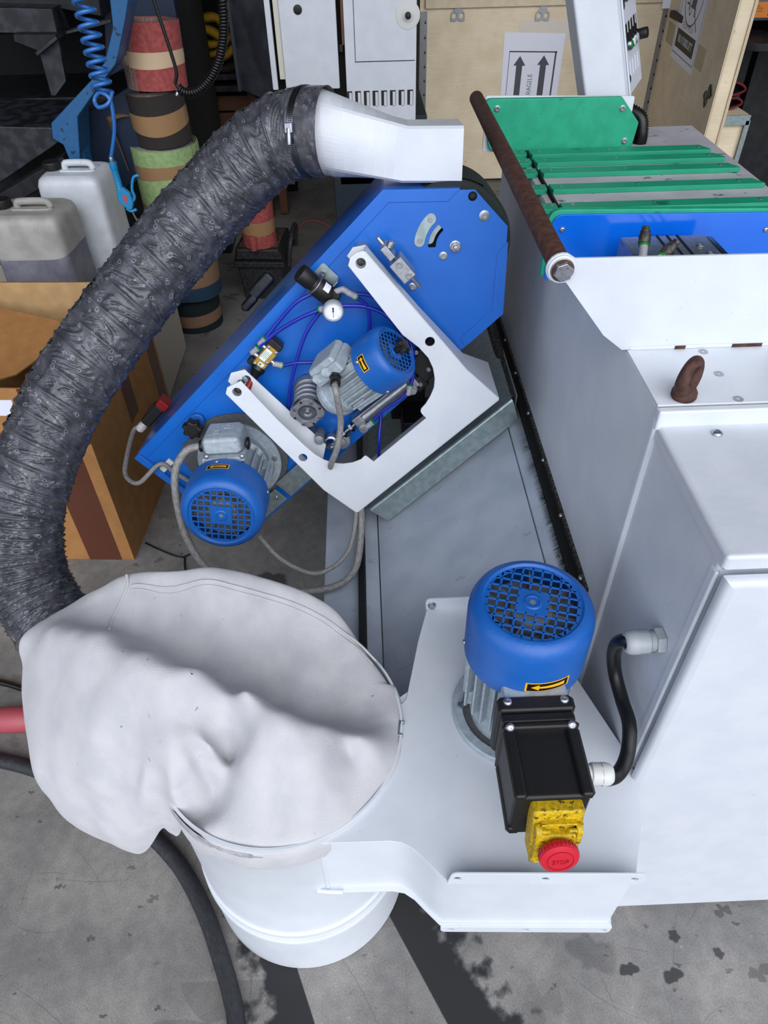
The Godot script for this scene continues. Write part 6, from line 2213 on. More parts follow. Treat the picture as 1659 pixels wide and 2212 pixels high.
func carton() -> void:
	var t := thing("cardboard_box", "large open brown cardboard box with dark packing tape down its corners", "box", Vector3(-0.775, 0, -1.588), deg_to_rad(-4.0))
	var C: Material = M.cardboard
	var w := 0.72
	var d := 0.62
	var h := 0.645
	var th := 0.006
	obj("front_wall", mb().box(Vector3(-w / 2, h / 2, -th / 2), Vector3(w, h, th), 0.001), C, t)
	obj("back_wall", mb().box(Vector3(-w / 2, h / 2 + 0.002, -d + th / 2), Vector3(w, h, th), 0.001), M.cardboard_light, t)
	obj("side_wall", mb().box(Vector3(-th / 2, h / 2, -d / 2), Vector3(th, h, d - th * 2), 0.001), C, t)
	obj("side_wall", mb().box(Vector3(-w + th / 2, h / 2, -d / 2), Vector3(th, h, d - th * 2), 0.001), C, t)
	obj("bottom", mb().box(Vector3(-w / 2, 0.008, -d / 2), Vector3(w - th * 2, 0.008, d - th * 2)), C, t)
	# fluted top edge of the back wall
	var fl := mb()
	for i in 120:
		fl.box(Vector3(-w + 0.003 + i * w / 120.0, h + 0.0022, -d + th / 2), Vector3(0.003, 0.0022, th * 0.8))
	obj("fluted_edge", fl, M.cardboard_edge, t)
	# flap hanging into the box from the left
	var f := mb()
	var q := [Vector3(-0.60, 0.61, -0.585), Vector3(-0.155, 0.575, -0.46), Vector3(-0.29, 0.535, -0.245), Vector3(-0.66, 0.52, -0.03)]
	f.face(q, Vector3(0, 1, 0.2))
	var dn := Vector3(0, -0.005, -0.002)
	f.face([q[0] + dn, q[1] + dn, q[2] + dn, q[3] + dn], Vector3(0, -1, -0.2))
	for i in 4:
		f.face([q[i], q[(i + 1) % 4], q[(i + 1) % 4] + dn, q[i] + dn], (q[i] + q[(i + 1) % 4]) / 2 - Vector3(-0.45, 0.56, -0.3))
	obj("flap", f, M.cardboard, t)
	# tapes: front face, side face, and the far corner
	var tp := mb()
	tp.face([Vector3(-0.070, 0.0, 0.0006), Vector3(-0.145, 0.0, 0.0006), Vector3(-0.145, h, 0.0006), Vector3(-0.07, h, 0.0006)], Vector3.BACK)
	tp.face([Vector3(-0.040, 0.0, 0.0004), Vector3(-0.10, 0.0, 0.0004), Vector3(-0.10, h, 0.0004), Vector3(-0.04, h, 0.0004)], Vector3.BACK)
	obj("tape", tp, M.packing_tape, t)
	var tq := mb()
	tq.face([Vector3(0.0006, 0.0, -0.53), Vector3(0.0006, 0.0, -0.60), Vector3(0.0006, h, -0.60), Vector3(0.0006, h, -0.53)], Vector3.RIGHT)
	tq.face([Vector3(0.0006, 0.34, -0.27), Vector3(0.0006, 0.34, -0.345), Vector3(0.0006, h, -0.345), Vector3(0.0006, h, -0.27)], Vector3.RIGHT)
	obj("tape", tq, M.packing_tape, t)
	obj("label", mb().box(Vector3(0.0006, 0.59, -0.575), Vector3(0.0006, 0.07, 0.04)), M.paper, t)
	obj("label", mb().box(Vector3(-0.2, 0.585, 0.0004), Vector3(0.06, 0.05, 0.0006)), M.paper, t)

# blow-moulded can with a hollow handle in its top
func can(called: String, label: String, at: Vector3, turn: float, s: Vector3, mt: Material) -> void:
	var t := thing(called, label, "jerrycan", at, turn, "plastic jerrycans")
	var m := mb()
	var hw := s.x / 2
	var hd := s.z / 2
	var rr := 0.045
	var rings := []
	var n := 48
	# stack of rounded rectangles
	var levels := [[0.0, 0.88], [0.004, 0.95], [0.02, 1.0], [s.y * 0.30, 1.0], [s.y * 0.5, 0.985], [s.y * 0.78, 0.99], [s.y * 0.84, 1.0], [s.y * 0.925, 0.985], [s.y * 0.968, 0.93], [s.y * 0.99, 0.84], [s.y, 0.72]]
	for l in levels:
		var ring := []
		for i in n:
			var a := TAU * i / n
			var c := cos(a)
			var q := sin(a)
			var e := 0.28
			var x := signf(c) * pow(absf(c), e) * hw
			var z := signf(q) * pow(absf(q), e) * hd
			ring.append(Vector3(x * l[1], l[0], z * l[1]))
		rings.append(ring)
	var pts := []
	for r in rings:
		for i in n + 1:
			pts.append(r[i % n])
	m.grid(pts, n + 1, rings.size(), true)
	for i in m.N.size():
		if m.N[i].dot(Vector3(m.P[i].x, (m.P[i].y - s.y * 0.5) * 0.4, m.P[i].z)) < 0.0:
			m.N[i] = -m.N[i]
	m.I.clear()
	for j in rings.size() - 1:
		for i in n:
			var a := j * (n + 1) + i
			m.quad(a, a + 1, a + n + 2, a + n + 1)
	m.face(rings[-1], Vector3.UP)
	obj("body", m, mt, t)
	if mt == M.can_dirty:
		# the murky liquid shows through the lower wall
		var q := mb()
		var low := []
		for l in [[0.01, 0.978], [0.02, 1.004], [s.y * 0.30, 1.004], [s.y * 0.5, 0.989], [s.y * 0.62, 0.991]]:
			for i in n + 1:
				var a := TAU * i / n
				var x := signf(cos(a)) * pow(absf(cos(a)), 0.28) * hw
				var z := signf(sin(a)) * pow(absf(sin(a)), 0.28) * hd
				low.append(Vector3(x * l[1], l[0] + (0.006 * sin(a * 2.0 + 1.0) if l[0] > s.y * 0.6 else 0.0), z * l[1]))
		q.grid(low, n + 1, 5, true)
		for i in q.N.size():
			if q.N[i].dot(Vector3(q.P[i].x, 0, q.P[i].z)) < 0.0:
				q.N[i] = -q.N[i]
		q.I.clear()
		for j in 4:
			for i in n:
				var k := j * (n + 1) + i
				q.quad(k, k + 1, k + n + 2, k + n + 1)
		obj("liquid", q, M.can_liquid, t, Transform3D(), "murky grey liquid in the lower half")
	var h := mb()
	var hp := spline([Vector3(-hw * 0.30, s.y * 0.985, 0.0), Vector3(-hw * 0.27, s.y * 1.035, 0.0), Vector3(-hw * 0.14, s.y * 1.05, 0.0), Vector3(hw * 0.42, s.y * 1.05, 0.0), Vector3(hw * 0.56, s.y * 1.03, 0.0), Vector3(hw * 0.60, s.y * 0.98, 0.0)], 6)
	h.tube(hp, 0.012, 12)
	obj("handle", h, mt, t)
	var rl := mb()
	rl.tube(spline([Vector3(-hw * 0.34, s.y + 0.001, hd * 0.3), Vector3(hw * 0.6, s.y + 0.001, hd * 0.3), Vector3(hw * 0.64, s.y + 0.001, 0), Vector3(hw * 0.6, s.y + 0.001, -hd * 0.3), Vector3(-hw * 0.34, s.y + 0.001, -hd * 0.3)], 4), 0.004, 8)
	obj("rim", rl, mt, t)
	var cp := mb(Transform3D(Basis(), Vector3(-hw * 0.66, s.y * 0.955, hd * 0.05)))
	cp.cyl(0.024, 0, 0.03, 0.002, 28)
	cp.cyl(0.030, 0.018, 0.046, 0.003, 28)
	for i in 22:
		var a := TAU * i / 22.0
		cp.X = Transform3D(Basis(Vector3.UP, -a), Vector3(-hw * 0.66, s.y * 0.955, hd * 0.05)) * T3(Vector3(0.0305, 0.032, 0))
		cp.box(Vector3.ZERO, Vector3(0.003, 0.02, 0.004), 0.001)
	obj("cap", cp, M.black_plastic, t)

func jerrycans() -> void:
	var f := thing("foam_tray", "grubby white foam tray behind the cardboard box holding two jerrycans", "tray", Vector3(-1.23, 0, -2.60))
	var m := mb()
	m.box(Vector3(0, 0.21, 0), Vector3(0.80, 0.42, 0.64), 0.012)
	obj("block", m, M.foam_white, f)
	obj("ridge", mb().box(Vector3(0.35, 0.425, 0), Vector3(0.09, 0.03, 0.62), 0.01), M.foam_white, f)
	can("jerrycan", "grimy half-full jerrycan with streaked grey sides, the front one of two", Vector3(-1.145, 0.42, -2.53), deg_to_rad(-3.0), Vector3(0.26, 0.36, 0.22), M.can_dirty)
	can("jerrycan", "clean pale white jerrycan standing behind the grimy one", Vector3(-1.05, 0.42, -2.79), deg_to_rad(-4.0), Vector3(0.235, 0.40, 0.22), M.can_clean)

# a rolled abrasive belt: spiral of cloth with a visible coiled end
func roll(called: String, label: String, at: Vector3, r: float, h: float, mt: Material, edge: Material, tilt: Vector3, group := "") -> Node3D:
	var t := thing(called, label, "abrasive roll", at, 0, group)
	t.rotation_degrees = tilt
	var out := mb()
	out.lathe([Vector2(r - 0.004, 0), Vector2(r, 0.001), Vector2(r, h - 0.001), Vector2(r - 0.003, h)], 64, 30)
	obj("cloth", out, mt, t)
	var wind := mb()
	var turns := 7.0
	var sp := []
	var n := 190
	for i in n + 1:
		var q := float(i) / n
		var a := q * turns * TAU
		var rr := lerpf(r * 0.42, r - 0.003, pow(q, 0.75)) * (1.0 + 0.02 * sin(a * 1.0 + 1.0))
		sp.append(Vector3(cos(a) * rr, 0, sin(a) * rr))
	for i in n:
		var a: Vector3 = sp[i]
		var b: Vector3 = sp[i + 1]
		var o := Vector3(a.x, 0, a.z).normalized() * 0.0034
		var p := Vector3(b.x, 0, b.z).normalized() * 0.0034
		var H := Vector3(0, h - 0.002 + 0.0015 * sin(i * 0.21), 0)
		wind.face([a + H, b + H, b + p + H, a + o + H], Vector3.UP)
		wind.face([a, b, b + H, a + H], -a)
		wind.face([a + o, b + p, b + p + H, a + o + H], a)
	obj("coil_edge", wind, edge, t)
	obj("core_shadow", mb().cyl(r * 0.97, 0.0, h * 0.5, 0, 40), edge, t)
	return t

func tape_round(t: Node3D, r: float, y0: float, y1: float, mt: Material, wob := 0.004, called := "tape", label := "") -> void:
	var m := mb()
	var n := 72
	var prev := []
	for i in n + 1:
		var a := TAU * i / n
		var d := Vector3(cos(a), 0, sin(a))
		var w := wob * sin(a * 2.0 + 0.7)
		var row := [m.vert(d * (r + 0.0006) + Vector3(0, y0 + w, 0), d), m.vert(d * (r + 0.0014) + Vector3(0, (y0 + y1) / 2 + w * 0.5, 0), d), m.vert(d * (r + 0.0006) + Vector3(0, y1 + w * 0.4, 0), d)]
		if prev:
			m.quad(prev[0], prev[1], row[1], row[0])
			m.quad(prev[1], prev[2], row[2], row[1])
		prev = row
	obj(called, m, mt, t, Transform3D(), label)

func rolls() -> void:
	var x := -0.825
	var z := -3.16
	var g := "rolled abrasive belts stacked on the floor"
	# from the floor up; the column leans a little to the left
	var r := roll("abrasive_roll", "dark teal rolled abrasive belt with a tan band, lowest of the stack", Vector3(x + 0.008, 0, z), 0.118, 0.165, M.abrasive_teal, M.roll_edge, Vector3(0, 20, 0), g)
	tape_round(r, 0.118, 0.035, 0.088, M.abrasive_beige)
	r = roll("abrasive_roll", "blue and beige rolled abrasive belt resting on the teal roll", Vector3(x + 0.004, 0.168, z + 0.005), 0.145, 0.19, M.abrasive_beige, M.roll_edge, Vector3(0, 70, -3), g)
	tape_round(r, 0.145, 0.002, 0.06, M.abrasive_blue, 0.006, "cloth_band")
	r = roll("abrasive_roll", "dark brown rolled abrasive belt between the blue roll and the green roll", Vector3(x + 0.01, 0.362, z), 0.120, 0.12, M.abrasive_brown, M.roll_edge, Vector3(0, 0, 0), g)
	r = roll("abrasive_roll", "pale green rolled abrasive belt with two tan tape bands, widest of the stack", Vector3(x + 0.02, 0.487, z), 0.135, 0.315, M.abrasive_green, M.roll_edge_pale, Vector3(0, 140, 1), g)
	tape_round(r, 0.135, 0.205, 0.255, M.tan_tape, 0.007)
	tape_round(r, 0.135, 0.055, 0.10, M.tan_tape, 0.004)
	obj("cloth_flap", mb().lathe([Vector2(0.1365, 0.14), Vector2(0.138, 0.142), Vector2(0.1372, 0.314)], 40, 30, 0.4, 2.9), M.abrasive_green, r)
	r = roll("abrasive_roll", "dark brown gritty rolled abrasive belt with a loose tan tape end", Vector3(x + 0.035, 0.805, z + 0.01), 0.106, 0.19, M.abrasive_brown, M.roll_edge, Vector3(2, 30, 3), g)
	tape_round(r, 0.1108, 0.060, 0.128, M.tan_tape, 0.010)
	obj("cloth_flap", mb().lathe([Vector2(0.108, 0.004), Vector2(0.1105, 0.006), Vector2(0.1100, 0.186)], 30, 30, 0.2, 2.2), M.abrasive_brown, r)
	# loose tape end
	var tail := []
	for i in 13:
		var q := i / 12.0
		var p := Vector3(-0.112, 0.115, 0.02).lerp(Vector3(-0.175, 0.11, 0.05), smoothstep(0.0, 0.35, q))
		p += Vector3(-0.01 * sin(q * 3.0), -0.19 * q * q + 0.03 * sin(q * PI), 0.01 * sin(q * 5.0))
		for w in 3:
			tail.append(p + Vector3(0.02 * (w - 1), -0.004 * absf(w - 1.0), 0.03 * (w - 1)))
	obj("tape_end", mb(Transform3D(Basis(Vector3.UP, deg_to_rad(-30)), Vector3.ZERO)).grid(tail, 3, 13), M.tan_tape, r)
	r = roll("abrasive_roll", "red rolled abrasive belt with a cream tape band, topmost of the stack", Vector3(x + 0.052, 1.0, z + 0.012), 0.112, 0.215, M.abrasive_red, M.roll_edge, Vector3(2, 200, 3), g)
	tape_round(r, 0.112, 0.075, 0.125, M.masking_tape, 0.005)
	# small red roll on the tool box
	r = roll("abrasive_roll", "small red rolled abrasive belt standing on the black tool box", Vector3(-0.508, 0.262, -3.44), 0.080, 0.2, M.abrasive_red, M.roll_edge, Vector3(0, 40, 0), g)
	tape_round(r, 0.080, 0.065, 0.125, M.tan_tape, 0.004)
	obj("cloth_end", mb(Transform3D(Basis(), Vector3(-0.07, 0, 0.05))).cyl(0.017, 0, 0.066, 0.002, 20), M.abrasive_red, r)

func toolbox() -> void:
	var t := thing("tool_box", "dusty black plastic tool box standing on the floor under a small red roll", "tool box", Vector3(-0.505, 0, -3.50), deg_to_rad(-6))
	var K: Material = M.toolbox_plastic
	var b := mb()
	b.prism(PackedVector2Array([Vector2(-0.095, 0), Vector2(0.095, 0), Vector2(0.112, 0.175), Vector2(-0.112, 0.175)]), -0.14, 0.12, [], 0.006)
	obj("body", b, K, t)
	var l := mb()
	l.box(Vector3(0, 0.185, -0.01), Vector3(0.25, 0.03, 0.30), 0.006)
	l.prism(PackedVector2Array([Vector2(-0.122, 0.20), Vector2(0.122, 0.20), Vector2(0.106, 0.262), Vector2(-0.106, 0.262)]), -0.15, 0.13, [], 0.014)
	obj("lid", l, K, t)
	obj("dust", mb().box(Vector3(0, 0.2615, -0.01), Vector3(0.19, 0.002, 0.23), 0.0008), M.toolbox_dust, t)
	var h := mb()
	h.tube(spline([Vector3(0.135, 0.16, 0.08), Vector3(0.152, 0.27, 0.06), Vector3(0.152, 0.30, -0.03), Vector3(0.148, 0.28, -0.12), Vector3(0.135, 0.17, -0.14)], 6), 0.011, 10)
	obj("handle", h, K, t)
	var w := thing("red_wire", "thin red wire looping over the floor behind the tool box", "wire")
	obj("wire_run", mb().tube(spline([Vector3(-0.36, 0.20, -3.62), Vector3(-0.31, 0.27, -3.66), Vector3(-0.22, 0.27, -3.66), Vector3(-0.13, 0.21, -3.62), Vector3(-0.08, 0.06, -3.6), Vector3(-0.05, 0.004, -3.6)], 8), 0.004, 8), M.red_wire, w)

func air_gun() -> void:
	var t := thing("air_gun", "light blue air blow gun hanging on a coiled blue hose", "air gun")
	# coil hanging, loosening toward the top
	var path := []
	var top := Vector3(-0.648, 1.52, -2.10)
	var bot := Vector3(-0.660, 1.205, -2.10)
	var n := 12
	for i in n * 20 + 1:
		var q := float(i) / (n * 20)
		var p := top.lerp(bot, pow(q, 0.94))
		var a := q * n * TAU
		var r := 0.0225
		path.append(p + Vector3(cos(a) * r, 0.005 * sin(a), sin(a) * r))
	var last: Vector3 = path[-1]
	var tail := spline([last, Vector3(-0.650, 1.184, -2.082), Vector3(-0.678, 1.176, -2.088), Vector3(-0.687, 1.190, -2.10), Vector3(-0.670, 1.206, -2.10), Vector3(-0.648, 1.200, -2.09), Vector3(-0.643, 1.175, -2.088), Vector3(-0.652, 1.12, -2.088), Vector3(-0.682, 1.051, -2.095)], 10)
	tail.pop_front()
	path.append_array(tail)
	obj("coiled_hose", mb().tube(path, 0.0052, 10), M.hose_blue, t)
	var K := 0.74
	var g0 := Transform3D(Basis().scaled(Vector3(K, K, K)), Vector3(-0.682, 1.051, -2.095))
	var sx := g0 * along(Vector3.ZERO, Vector3(0.03, -1, 0))
	var fe := mb(sx)
	fe.cyl(0.0085, -0.004, 0.018, 0.001, 18)
	obj("ferrule", fe, M.zinc, t)
	var g := mb(sx)
	g.lathe([Vector2(0, 0.014), Vector2(0.0145, 0.014), Vector2(0.0145, 0.038), Vector2(0.012, 0.042), Vector2(0.0115, 0.1), Vector2(0.0135, 0.105), Vector2(0.012, 0.125), Vector2(0, 0.125)], 20, 40)
	for i in 8:
		g.lathe([Vector2(0.0115, 0.046 + i * 0.0068), Vector2(0.0130, 0.048 + i * 0.0068), Vector2(0.0115, 0.050 + i * 0.0068)], 20, 60)
	var go := g0 * T3(Vector3(0.012, -0.137, 0.0))
	g.X = go
	var body := rounded(PackedVector2Array([Vector2(-0.022, 0.02), Vector2(-0.012, 0.034), Vector2(0.004, 0.034), Vector2(0.026, 0.012), Vector2(0.032, -0.02), Vector2(0.022, -0.046), Vector2(0.006, -0.05), Vector2(-0.010, -0.034), Vector2(-0.026, -0.012)]), 0.008, 4)
	g.prism(body, -0.011, 0.011, [], 0.004)
	obj("gun_body", g, M.gun_blue, t)
	var tr := mb(go)
	tr.tube(spline([Vector3(0.018, -0.03, 0), Vector3(0.038, -0.006, 0), Vector3(0.036, 0.02, 0), Vector3(0.042, 0.045, 0), Vector3(0.054, 0.068, 0), Vector3(0.074, 0.074, 0)], 7), 0.0055, 10)
	tr.tube(spline([Vector3(-0.004, -0.044, 0), Vector3(0.012, -0.055, 0), Vector3(0.034, -0.05, 0)], 5), 0.006, 10)
	obj("trigger", tr, M.gun_blue, t)
	obj("emblem", mb(go).box(Vector3(0.004, -0.006, 0.011), Vector3(0.016, 0.026, 0.001), 0.0004), M.pink_plastic, t)
	var nz := mb(go)
	nz.tube(spline([Vector3(0.014, -0.046, 0), Vector3(0.022, -0.08, 0), Vector3(0.038, -0.125, 0), Vector3(0.062, -0.17, 0)], 6), 0.0035, 10)
	obj("nozzle", nz, M.zinc, t)

# ---------------------------------------------------------------- background
func poly2(a: Array) -> PackedVector2Array:
	var p := PackedVector2Array()
	for i in range(0, a.size(), 2):
		p.append(Vector2(a[i], a[i + 1]))
	return p

func back_things() -> void:
	crates()
	white_cabinets()
	control_box()
	left_machine()
	back_shelf()
	right_shelf()

# a punched steel edge strip, running up from p; bent round the corner
func corner_strip(h0: float, h1: float, p: Vector3, w: float, parent: Node, dirx := 1.0) -> void:
	var s := obj("edge_strip", mb().box(p + Vector3(dirx * w / 2, (h0 + h1) / 2, 0.001), Vector3(w, h1 - h0, 0.003), 0.0008), M.zinc, parent)
	var d := mb()
	var y := h0 + 0.06
	while y < h1:
		d.prism(PackedVector2Array([Vector2(p.x + dirx * w * 0.72 - 0.006, y - 0.006), Vector2(p.x + dirx * w * 0.72 + 0.006, y - 0.006), Vector2(p.x + dirx * w * 0.72, y + 0.012)]), p.z + 0.002, p.z + 0.0045, [], 0.001)
		y += 0.075
	obj("punched_dents", d, M.dark_steel, s).set_meta("kind", "stuff")

# double-eyed hinge clip
func clip(x: Transform3D, parent: Node, mt: Material, k := 1.0) -> void:
	var m := mb(x)
	var o := rounded(poly2([-0.018 * k, 0.045 * k, 0.018 * k, 0.045 * k, 0.018 * k, 0.015 * k, 0.040 * k, -0.008 * k, 0.042 * k, -0.048 * k, 0.014 * k, -0.048 * k, 0.0, -0.040 * k, -0.014 * k, -0.048 * k, -0.042 * k, -0.048 * k, -0.040 * k, -0.008 * k, -0.018 * k, 0.015 * k]), 0.006 * k, 3)
	m.prism(o, 0.0, 0.003, [circle(Vector2(-0.021, -0.02) * k, 0.0145 * k, 16), circle(Vector2(0.021, -0.02) * k, 0.0145 * k, 16)], 0.0005)
	m.box(Vector3(0.014 * k, 0.055 * k, 0.004), Vector3(0.07 * k, 0.03 * k, 0.006), 0.001)
	obj("hinge_clip", m, mt, parent)

func crates() -> void:
	var z := -5.0
	var t := thing("plywood_crate", "pale plywood shipping crate with steel edge strips and a fragile notice on its front", "crate", Vector3(0, 0, z))
	obj("front_board", mb().box(Vector3(1.12, 0.60, -0.006), Vector3(1.50, 1.16, 0.012), 0.001), M.plywood, t)
	obj("side_board", mb().box(Vector3(0.378, 0.60, -0.42), Vector3(0.012, 1.16, 0.8), 0.001), M.plywood, t)
	obj("side_board", mb().box(Vector3(1.864, 0.60, -0.42), Vector3(0.012, 1.16, 0.8), 0.001), M.plywood, t)
	obj("top_board", mb().box(Vector3(1.12, 1.19, -0.41), Vector3(1.52, 0.012, 0.82), 0.001), M.plywood, t)
	obj("batten", mb().box(Vector3(1.12, 1.055, 0.010), Vector3(1.44, 0.165, 0.02), 0.003), M.plywood_edge, t)
	corner_strip(0.02, 0.96, Vector3(0.372, 0, 0), 0.042, t)
	corner_strip(0.02, 0.98, Vector3(1.80, 0, 0), 0.035, t)
	obj("edge_board", mb().box(Vector3(1.862, 0.60, 0.012), Vector3(0.045, 1.16, 0.024), 0.002), M.plywood_edge, t)
	clip(T3(Vector3(0.592, 0.955, 0.004)), t, M.zinc)
	clip(T3(Vector3(1.090, 0.945, 0.004)), t, M.zinc)
	# skid under it
	for x in [0.5, 1.12, 1.74]:
		obj("skid", mb().box(Vector3(x, 0.011, -0.42), Vector3(0.09, 0.022, 0.78), 0.002), M.plywood_edge, t)
	obj("clear_tape", mb().box(Vector3(1.16, 0.85, 0.0005), Vector3(0.40, 0.105, 0.0008)), M.paper_gloss, t)
	# notice: paper with frame, two arrows and lettering
	var p := thing("fragile_notice", "white paper FRAGILE notice with two grey up arrows taped on the crate front", "notice", Vector3(0, 0, z + 0.0015))
	obj("sheet", mb().prism(poly2([0.876, 0.846, 1.242, 0.833, 1.235, 0.42, 0.884, 0.43]), 0.0, 0.0006), M.paper, p)
	var f := mb()
	var line := func(a: Vector2, b: Vector2, w: float) -> void:
		var d := (b - a).normalized()
		var n := Vector2(-d.y, d.x) * w * 0.5
		f.prism(PackedVector2Array([a - n, b - n, b + n, a + n]), 0.0006, 0.0010)
	line.call(Vector2(0.915, 0.748), Vector2(1.205, 0.739), 0.007)
	line.call(Vector2(0.9165, 0.752), Vector2(0.914, 0.44), 0.0035)
	line.call(Vector2(1.198, 0.742), Vector2(1.193, 0.43), 0.0105)
	for x in [0.982, 1.128]:
		f.prism(poly2([x - 0.020, 0.50, x + 0.017, 0.50, x + 0.0185, 0.672, x + 0.037, 0.672, x + 0.0, 0.724, x - 0.037, 0.674, x - 0.0185, 0.674]), 0.0006, 0.0010)
	obj("arrows_and_frame", f, M.ink, p)
	var tm := TextMesh.new()
	tm.text = "FRAGILE"
	tm.font = font("Droid Sans")
	tm.font_size = 32
	tm.pixel_size = 0.00112
	tm.depth = 0.0006
	obj("lettering", tm, M.ink, p, T3(Vector3(1.055, 0.562, 0.001), 0, 0, 90))
	# panel standing open at the crate's right side
	var a := Vector3(1.83, 0, -5.0)
	var b := Vector3(1.705, 0, -3.80)
	var d := (b - a).normalized()
	var n := Vector3(-d.z, 0, d.x)
	if n.x > 0.0:
		n = -n
	var px := Transform3D(Basis(d, Vector3.UP, n), a)
	var L := a.distance_to(b)
	var q := thing("crate_panel", "tall plywood board standing open in shade with a NO FORKLIFT notice", "crate panel")
	q.transform = px
	obj("sheet", mb().box(Vector3(L / 2, 0.66, -0.006), Vector3(L, 1.32, 0.012), 0.001), M.plywood, q)
	obj("sheet", mb().box(Vector3(L / 2, 0.66, -0.076), Vector3(L, 1.32, 0.012), 0.001), M.plywood, q)
	obj("core_batten", mb().box(Vector3(L - 0.035, 0.66, -0.041), Vector3(0.05, 1.32, 0.056), 0.001), M.plywood, q)
	var ed := mb()
	for w in [-0.0012, -0.0108, -0.0715, -0.0806]:
		ed.box(Vector3(L + 0.0002, 0.66, w), Vector3(0.0008, 1.32, 0.0018))
	obj("sheet_edge", ed, M.plywood_edge, q)
	var ly := mb()
	for w in [-0.006, -0.076]:
		ly.box(Vector3(L + 0.0003, 0.66, w), Vector3(0.0008, 1.32, 0.0016))
	obj("sheet_edge", ly, M.ply_layer, q)
	clip(px.affine_inverse() * facing(Vector3(1.716, 0.735, -3.906) + n * 0.003, n, Vector3(0, 0.75, 0.66)), q, M.dark_steel, 0.85)
	# tape and notice on it (coordinates along the panel)
	obj("tape", mb().box(Vector3(0.50, 0.845, 0.0005), Vector3(0.82, 0.10, 0.0006)), M.clear_tape, q)
	var s := thing("forklift_notice", "white paper NO FORKLIFT notice with a struck-through forklift on the open crate panel", "notice")
	s.transform = px * T3(Vector3(0, 0, 0.0012))
	obj("sheet", mb().prism(poly2([0.265, 0.752, 0.755, 0.752, 0.752, 1.30, 0.235, 1.30]), 0.0, 0.0006), M.paper, s)
	var g := mb()
	var ring := func(c: Vector2, r0: float, r1: float, ry: float) -> void:
		for i in 40:
			var a0 := TAU * i / 40.0
			var a1 := TAU * (i + 1) / 40.0
			g.face([Vector3(c.x + cos(a0) * r0, c.y + sin(a0) * r0 * ry, 0.0009), Vector3(c.x + cos(a1) * r0, c.y + sin(a1) * r0 * ry, 0.0009), Vector3(c.x + cos(a1) * r1, c.y + sin(a1) * r1 * ry, 0.0009), Vector3(c.x + cos(a0) * r1, c.y + sin(a0) * r1 * ry, 0.0009)], Vector3.BACK)
	ring.call(Vector2(0.50, 1.085), 0.163, 0.172, 0.92)
	ring.call(Vector2(0.475, 0.998), 0.016, 0.024, 1.0)
	ring.call(Vector2(0.565, 0.998), 0.012, 0.019, 1.0)
	g.box(Vector3(0.52, 1.035, 0.0009), Vector3(0.085, 0.05, 0.0003))
	g.box(Vector3(0.50, 1.085, 0.0009), Vector3(0.012, 0.08, 0.0003))
	g.box(Vector3(0.535, 1.115, 0.0009), Vector3(0.08, 0.012, 0.0003))
	g.box(Vector3(0.44, 1.06, 0.0009), Vector3(0.012, 0.13, 0.0003))
	g.box(Vector3(0.415, 1.02, 0.0009), Vector3(0.055, 0.010, 0.0003))
	g.box(Vector3(0.40, 1.06, 0.0009), Vector3(0.045, 0.045, 0.0003))
	g.X = T3(Vector3(0.60, 0.97, 0.0009), 0, 0, -38)
	g.box(Vector3.ZERO, Vector3(0.14, 0.008, 0.0003))
	g.X = Transform3D()
	for e in [[0.285, 1.04, 0.0025, 0.53], [0.735, 1.04, 0.0025, 0.53]]:
		g.box(Vector3(e[0], e[1], 0.0009), Vector3(0.004, e[3], 0.0003))
	g.box(Vector3(0.51, 0.785, 0.0009), Vector3(0.45, 0.004, 0.0003))
	# five characters, as strokes
	for ch in 6:
		var cx := 0.405 + ch * 0.037
		for st in [[[0.0, 0.010, 0.026, 0.0035], [0.0, -0.002, 0.022, 0.003], [0.0, 0.0, 0.0035, 0.030]], [[0.0, -0.013, 0.028, 0.003], [0.003, 0.0, 0.003, 0.028], [-0.008, -0.005, 0.003, 0.017], [0.009, 0.002, 0.010, 0.003]], [[0.0, 0.009, 0.024, 0.003], [-0.003, -0.004, 0.018, 0.003], [0.004, -0.004, 0.003, 0.020]], [[0.0, 0.011, 0.024, 0.003], [0.0, -0.003, 0.028, 0.003], [0.0, 0.0, 0.003, 0.031]], [[0.004, 0.008, 0.020, 0.003], [0.0, -0.013, 0.028, 0.003], [-0.009, 0.002, 0.003, 0.018], [0.006, 0.0, 0.003, 0.022]], [[-0.004, 0.0, 0.003, 0.028], [0.005, -0.004, 0.003, 0.022]]][ch]:
			g.box(Vector3(cx + st[0], 0.925 + st[1], 0.0009), Vector3(st[2], st[3], 0.0003))
	obj("sign_print", g, M.ink, s)
	obj("black_bar", mb().box(Vector3(0.505, 0.855, 0.0009), Vector3(0.385, 0.085, 0.0003)), M.ink_black, s)
	var t2 := TextMesh.new()
	t2.text = "NO FORKLIFT"
	t2.font = font("Droid Serif")
	t2.font_size = 32
	t2.pixel_size = 0.00142
	t2.depth = 0.0006
	obj("lettering", t2, M.ink_white, s, T3(Vector3(0.505, 0.855, 0.0012)))
	# paper corner at the top right of the crate
	var c := thing("paper_notice", "corner of a white paper notice high on the crate's right end", "notice", Vector3(0, 0, z + 0.026))
	obj("sheet", mb().box(Vector3(1.83, 1.04, 0.0), Vector3(0.10, 0.19, 0.0008)), M.paper, c)
	# small crate with metal corners behind the panel
	var k := thing("small_crate", "small low plywood crate with steel edges carrying folded gloves", "crate", Vector3(0, 0, -3.9))
	obj("box_board", mb().box(Vector3(1.855, 0.315, -0.22), Vector3(0.19, 0.59, 0.40), 0.002), M.plywood, k)
	obj("lid_board", mb().box(Vector3(1.855, 0.637, -0.22), Vector3(0.21, 0.014, 0.44), 0.002), M.plywood, k)
	var e := mb()
	e.box(Vector3(1.855, 0.622, 0.0), Vector3(0.214, 0.046, 0.008), 0.001)
